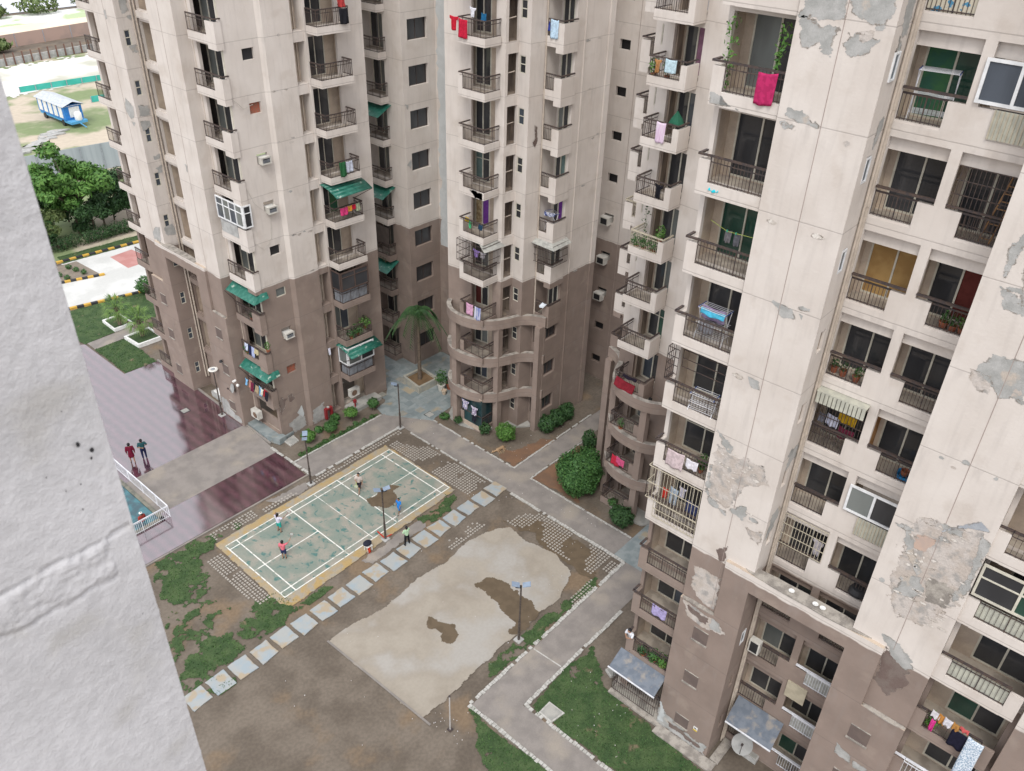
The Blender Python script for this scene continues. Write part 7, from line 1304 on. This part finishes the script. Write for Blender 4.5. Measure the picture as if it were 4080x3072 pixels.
# ================================================================ PEOPLE
def capsule(mb, a, b, ra, rb, n=10):
    a = Vector(a); b = Vector(b); mb.sph(a, ra, n); mb.sph(b, rb, n)
    if (b-a).length > 1e-4: mb.tube(tuple(a), tuple(b), ra, rb, n)
def remesh(mb, name, m, parent, vox, smooth=True):
    o = mb.build(name, [m], parent); md = o.modifiers.new('r', 'REMESH'); md.mode = 'VOXEL'; md.voxel_size = vox; md.use_smooth_shade = True
    s2 = o.modifiers.new('s', 'SMOOTH'); s2.iterations = 2; s2.factor = .5
    dg = bpy.context.evaluated_depsgraph_get(); me = bpy.data.meshes.new_from_object(o.evaluated_get(dg)); o.modifiers.clear(); o.data = me
    if not me.materials: me.materials.append(m)
    return o
def person(loc, h, az, label, arms=None, legs=None, top=(.5, .5, .5), bot=(.02, .02, .03), shorts=False, long_=False, dress=False, hair='short', shoes=(.02, .02, .02), lean=0.0, sleeves=.5, z0=0.0, seated=False):
    """az: facing direction; joints given in units of body height in a frame with +y forward, +x to the person's right"""
    T = empty('person', (*loc, z0), label, 'person'); ca, sa = math.cos(az), math.sin(az)
    def W(p): x, y, z = p; y2 = y+lean*max(0, z-.5); return (loc[0]+h*(x*sa+y2*ca), loc[1]+h*(-x*ca+y2*sa), z0+h*z)
    A = {'L': ((-.115, 0, .81), (-.15, -.01, .65), (-.15, .03, .49)), 'R': ((.115, 0, .81), (.15, -.01, .65), (.15, .03, .49))}
    if arms: A.update(arms)
    G = {'L': ((-.055, 0, .5), (-.065, .01, .28), (-.065, -.01, .045)), 'R': ((.055, 0, .5), (.065, .01, .28), (.065, -.01, .045))}
    if legs: G.update(legs)
    b = MB(); K = lambda p, q, r1, r2: capsule(b, W(p), W(q), r1*h, r2*h)
    K((0, 0, .52), (0, .0, .62), .075, .065); K((-.03, 0, .62), (-.045, 0, .77), .06, .062); K((.03, 0, .62), (.045, 0, .77), .06, .062); K((-.1, 0, .805), (.1, 0, .805), .036, .036); K((0, 0, .8), (0, .008, .88), .034, .03)
    b.sph(W((0, .012, .935)), .058*h, 14, sc=(1, 1, 1.18)); b.sph(W((0, .035, .905)), .036*h, 10); b.sph(W((0, .074, .925)), .011*h, 6)
    for sx in (-1, 1): b.sph(W((sx*.058, .008, .925)), .013*h, 6)
    for s_, sgn in (('L', -1), ('R', 1)):
        sh, el, wr = A[s_]; K(sh, el, .03, .024); K(el, wr, .024, .017)
        d = (Vector(wr)-Vector(el)).normalized(); pm = Vector(wr)+d*.035; K(wr, tuple(pm), .018, .02); sd_ = d.orthogonal().normalized()
        for i, (o_, ln) in enumerate(((-.016, .03), (-.006, .038), (.005, .036), (.015, .028))): f0 = pm+sd_*o_; f1 = f0+d*ln*.6+sd_.cross(d)*.006; f2 = f1+d*ln*.4+sd_.cross(d)*.012; K(tuple(f0), tuple(f1), .006, .0055); K(tuple(f1), tuple(f2), .0055, .0045)
        t0 = Vector(wr)+d*.01; K(tuple(t0), tuple(t0+sd_*.025+d*.022), .008, .0065)
        hp, kn, an = G[s_]; K(hp, kn, .052, .034); K(kn, an, .034, .02); fd = (an[0], an[1]+.09, an[2]-.03); K(an, (an[0], an[1]-.012, an[2]-.022), .02, .02); K((an[0], an[1], an[2]-.025), fd, .019, .014)
    remesh(b, 'body', SKIN, T, .011*h/1.6+.001)
    c = MB(); K2 = lambda p, q, r1, r2: capsule(c, W(p), W(q), r1*h, r2*h)
    K2((0, 0, .56), (0, 0, .64), .082, .075); K2((-.03, 0, .62), (-.045, 0, .775), .07, .07); K2((.03, 0, .62), (.045, 0, .775), .07, .07); K2((-.1, 0, .8), (.1, 0, .8), .044, .044)
    if long_: K2((0, 0, .47), (0, 0, .58), .1, .085)
    if dress: K2((-.04, 0, .36), (0, 0, .6), .085, .09); K2((.04, 0, .36), (0, 0, .6), .085, .09); K2((-.03, 0, .34), (.03, 0, .34), .08, .08)
    for s_ in 'LR':
        sh, el, wr = A[s_]; e = Vector(sh).lerp(Vector(el), min(1, sleeves*1.4)); K2(sh, tuple(e), .043, .042)
        if sleeves > .8: K2(el, tuple(Vector(el).lerp(Vector(wr), .7)), .036, .03)
    TM = cl('garment_'+str(len(bpy.data.materials)), top); remesh(c, 'shirt' if not dress else 'tunic', TM, T, .014*h/1.6)
    c = MB(); K2((0, 0, .5), (0, 0, .55), .08, .078)
    for s_ in 'LR':
        hp, kn, an = G[s_]
        if shorts: K2(hp, tuple(Vector(hp).lerp(Vector(kn), .75)), .064, .056)
        else: K2(hp, kn, .062, .045); K2(kn, tuple(Vector(kn).lerp(Vector(an), .92)), .045, .034)
    if not (dress and shorts): remesh(c, 'shorts' if shorts else 'trousers', cl('garment_'+str(len(bpy.data.materials)), bot), T, .014*h/1.6)
    for s_ in 'LR': c = MB(); an = G[s_][2]; K2((an[0], an[1]-.015, an[2]-.024), (an[0], an[1]+.085, an[2]-.03), .024, .02); remesh(c, 'shoe', mat('shoe_'+str(len(bpy.data.materials)), shoes, rough=.6), T, .01)
    c = MB(); c.sph(W((0, -.004, .948)), .064*h, 14, sc=(1, 1, 1.1)); c.sph(W((0, -.02, .92)), .056*h, 12)
    if hair == 'pony': K2((0, -.06, .93), (0, -.075, .84), .022, .014)
    if hair == 'bun': c.sph(W((0, -.065, .95)), .03*h)
    remesh(c, 'hair', HAIR, T, .013)
    e = MB(); [e.sph(W((sx*.021, .062, .938)), .006*h, 6) for sx in (-1, 1)]; e.build('eyes', [EYE], T)
    return T, W
UPL = math.radians(75)
person((.25, 17.9), 1.68, math.radians(62), 'woman in a loose maroon tunic with a bun, seen from behind on the wet plaza', None, dict(L=((-.055, 0, .5), (-.07, .02, .28), (-.075, .05, .045)), R=((.055, 0, .5), (.07, -.02, .28), (.08, -.06, .045))), (.14, .012, .03), dress=True, shorts=True, hair='bun', sleeves=.9)
person((1.05, 17.75), 1.66, math.radians(70), 'man in a dark teal shirt and navy trousers, one arm behind his back', dict(L=((-.115, 0, .81), (-.17, -.05, .66), (-.02, -.1, .62)), R=((.115, 0, .81), (.19, -.02, .68), (.1, .08, .6))), None, (.025, .08, .09), (.015, .02, .06))
_, w1 = person((3.05, 4.75), 1.55, math.radians(10), 'girl in a white top and turquoise shorts holding a racket up on the badminton court', dict(L=((-.115, 0, .81), (-.19, .02, .8), (-.16, .06, .9)), R=((.115, 0, .81), (.2, .06, .78), (.24, .16, .83))), dict(L=((-.055, 0, .5), (-.08, .02, .28), (-.1, .0, .045))), (.6, .58, .68), (.03, .35, .3), shorts=True, hair='pony', sleeves=.5)
_, w2_ = person((1.85, 2.6), 1.5, math.radians(35), 'player in a coral pink shirt and navy shorts on the near half of the court', dict(R=((.115, 0, .81), (.2, .1, .82), (.24, .22, .88))), None, (.62, .16, .2), (.03, .04, .1), shorts=True, sleeves=.45)
_, w3 = person((9.0, 4.1), 1.6, math.radians(205), 'boy in a light beige shirt and dark shorts striding across the far court half', dict(R=((.115, 0, .81), (.12, .1, .69), (.03, .17, .68))), dict(L=((-.055, 0, .5), (-.06, .13, .32), (-.06, .2, .045)), R=((.055, 0, .5), (.06, -.06, .3), (.06, -.2, .06))), (.48, .42, .38), (.03, .025, .03), shorts=True, shoes=(.02, .02, .02))
_, w4 = person((9.35, .55), 1.3, math.radians(190), 'small boy in a bright blue shirt walking beside the court line', dict(L=((-.115, 0, .81), (-.13, .04, .65), (-.12, .09, .53))), dict(L=((-.055, 0, .5), (-.06, .08, .28), (-.06, .12, .045)), R=((.055, 0, .5), (.06, -.03, .28), (.06, -.12, .06))), (.03, .22, .65), (.04, .22, .6), shorts=True, long_=True)
person((7.75, -1.95), 1.5, math.radians(85), 'boy in a pale green shirt and black trousers standing on a stepping slab', dict(L=((-.115, 0, .81), (-.16, .04, .67), (-.1, .12, .66)), R=((.115, 0, .81), (.16, .04, .67), (.1, .12, .66))), dict(L=((-.055, 0, .5), (-.085, 0, .28), (-.11, -.01, .045)), R=((.055, 0, .5), (.085, 0, .28), (.11, -.01, .045))), (.42, .6, .4), (.015, .015, .018), z0=.045)
person((8.15, -18.15), 1.6, math.radians(170), 'person in a white shirt leaning at the low right tower balcony rail', dict(L=((-.115, 0, .81), (-.13, .1, .7), (-.05, .16, .68)), R=((.115, 0, .81), (.13, .1, .7), (.05, .16, .68))), None, (.65, .66, .7), (.05, .05, .06), z0=Z(-3)+.2, lean=.35)
person((-2.3, 11.9), 1.55, math.radians(100), 'swimmer in a white cap at the pool edge behind the railing', None, None, (.3, .05, .04), (.02, .05, .2), shorts=True, z0=-.8)
mb = MB(); mb.sph((-2.3, 11.9, -.8+1.55*.965), .11, 12, sc=(1, 1, .7)); 
tag(mb.build('swim_cap', [WHP], None, (-2.3, 11.9, .7)), 'white swim cap worn by the bather at the pool', 'cap')
def racket(W, hand, tip, c, label):
    a = Vector(W(hand)); b = Vector(W(tip)); T = empty('badminton_racket', tuple(a), label, 'racket'); mb = MB(); mid = a.lerp(b, .55); mb.tube(tuple(a), tuple(mid), .012); d = (b-a).normalized(); s = d.orthogonal().normalized(); L = (b-mid).length/2; cc = mid+d*L; pv = None
    for i in range(17): t = 6.283*i/16; p = cc+d*math.cos(t)*L+s*math.sin(t)*.11; pv and mb.tube(tuple(pv), tuple(p), .009, n=5); pv = p
    mb.build('frame', [mat('racket_'+str(len(bpy.data.materials)), c)], T); mb = MB()
    for i in range(-4, 5): k = math.sqrt(max(0, 1-(i/5)**2)); mb.tube(tuple(cc+s*.11*i/5-d*L*k), tuple(cc+s*.11*i/5+d*L*k), .002, n=4); mb.tube(tuple(cc+d*L*i/5-s*.11*k), tuple(cc+d*L*i/5+s*.11*k), .002, n=4)
    mb.build('strings', [WHP], T)
racket(w1, (.25, .19, .85), (.3, .42, 1.02), (.25, .1, .1), 'badminton racket raised by the girl in turquoise shorts'); racket(w2_, (.245, .24, .89), (.28, .45, 1.05), (.2, .1, .1), 'badminton racket held out by the player in coral pink'); racket(w3, (.02, .19, .67), (-.05, .4, .55), (.4, .6, .1), 'lime racket carried by the striding boy'); racket(w4, (-.12, .1, .5), (-.16, .38, .15), (.05, .12, .1), 'racket trailing from the small boy in blue')
# bag, ribbon, shuttle, dog
T = empty('chair', (5.75, -.55, 0), 'low white stool with a dark bag and red cloth beside the court lamp', 'stool'); mb = MB(); mb.box(5.6, 6.0, -.75, -.35, .38, .42); [mb.box(x, x+.04, y, y+.04, 0, .38) for x in (5.62, 5.94) for y in (-.73, -.41)]; mb.build('seat', [WHP], T); 
mb = MB(); mb.sph((5.8, -.5, .56), .3, 12, sc=(1, .8, .5)); tag(mb.build('bag', [mat('navy_bag', (.015, .017, .03))], None, (5.8, -.5, .42), smooth=True), 'dark navy bag lying on the white stool by the court', 'bag')
CL((5.55, -.8, .5), (5.75, -.82, .5), .4, (.5, .05, .02), 'small red cloth hanging from the stool beside the court', 'red_rag', group=None)
T = empty('tape', (7.1, -.6, 0), 'red and white tape tied round the foot of the court lamp', 'tape'); mb = MB(); mb.bar((6.95, -.1, .5), (7.12, -.52, .12), .1, .01); mb.bar((7.12, -.55, .1), (7.75, -.55, .02), .08, .01); mb.build('ribbon', [mat('red_tape', (.5, .04, .02))], T)
mb = MB(); capsule(mb, (18.65, .35, .12), (19.15, .3, .13), .13, .12); capsule(mb, (18.6, .35, .13), (18.35, .45, .08), .07, .06); mb.sph((18.3, .47, .09), .08, 8); capsule(mb, (18.27, .47, .08), (18.17, .5, .05), .04, .025); capsule(mb, (18.65, .25, .07), (18.5, .0, .03), .035, .02); capsule(mb, (18.75, .25, .07), (18.65, -.05, .03), .035, .02); capsule(mb, (19.1, .2, .08), (19.0, -.02, .04), .055, .03); capsule(mb, (19.0, -.02, .04), (18.85, -.05, .03), .03, .02); capsule(mb, (19.2, .3, .08), (19.2, .05, .04), .055, .03); capsule(mb, (19.28, .33, .1), (19.5, .2, .03), .025, .012); capsule(mb, (18.33, .55, .12), (18.36, .6, .1), .025, .01)
T = empty('dog', (18.7, .3, 0), 'tan dog lying asleep on the soil before the round bush', 'dog'); remesh(mb, 'body', mat('tan_fur', (.36, .24, .14), (.3, .2, .12), 12), T, .014)
mb = MB(); r = random.Random(77)
for i in range(150):
    x, y = r.choice([(r.uniform(-7, 15), r.uniform(-12, -3)), (r.uniform(4, 8), r.uniform(-22, -15)), (r.uniform(13.6, 15.6), r.uniform(-12, 6)), (r.uniform(18.3, 26), r.uniform(-1.7, 0)), (r.uniform(16.2, 17.8), r.uniform(-10, 8)), (r.uniform(0, 2), r.uniform(-14, -12))]); s_ = r.uniform(.02, .06)
    mb.prism([(x, y), (x+s_, y+s_*.2), (x+s_*.8, y+s_), (x+s_*.1, y+s_*.7)], .03, .045+.02*r.random())
tag(mb.build('litter', [mat('paper_scrap', (.6, .6, .6), (.4, .35, .3), 20)], None, (0, 0, 0)), 'scattered scraps of paper and stones on the ground', None, None, 'stuff')
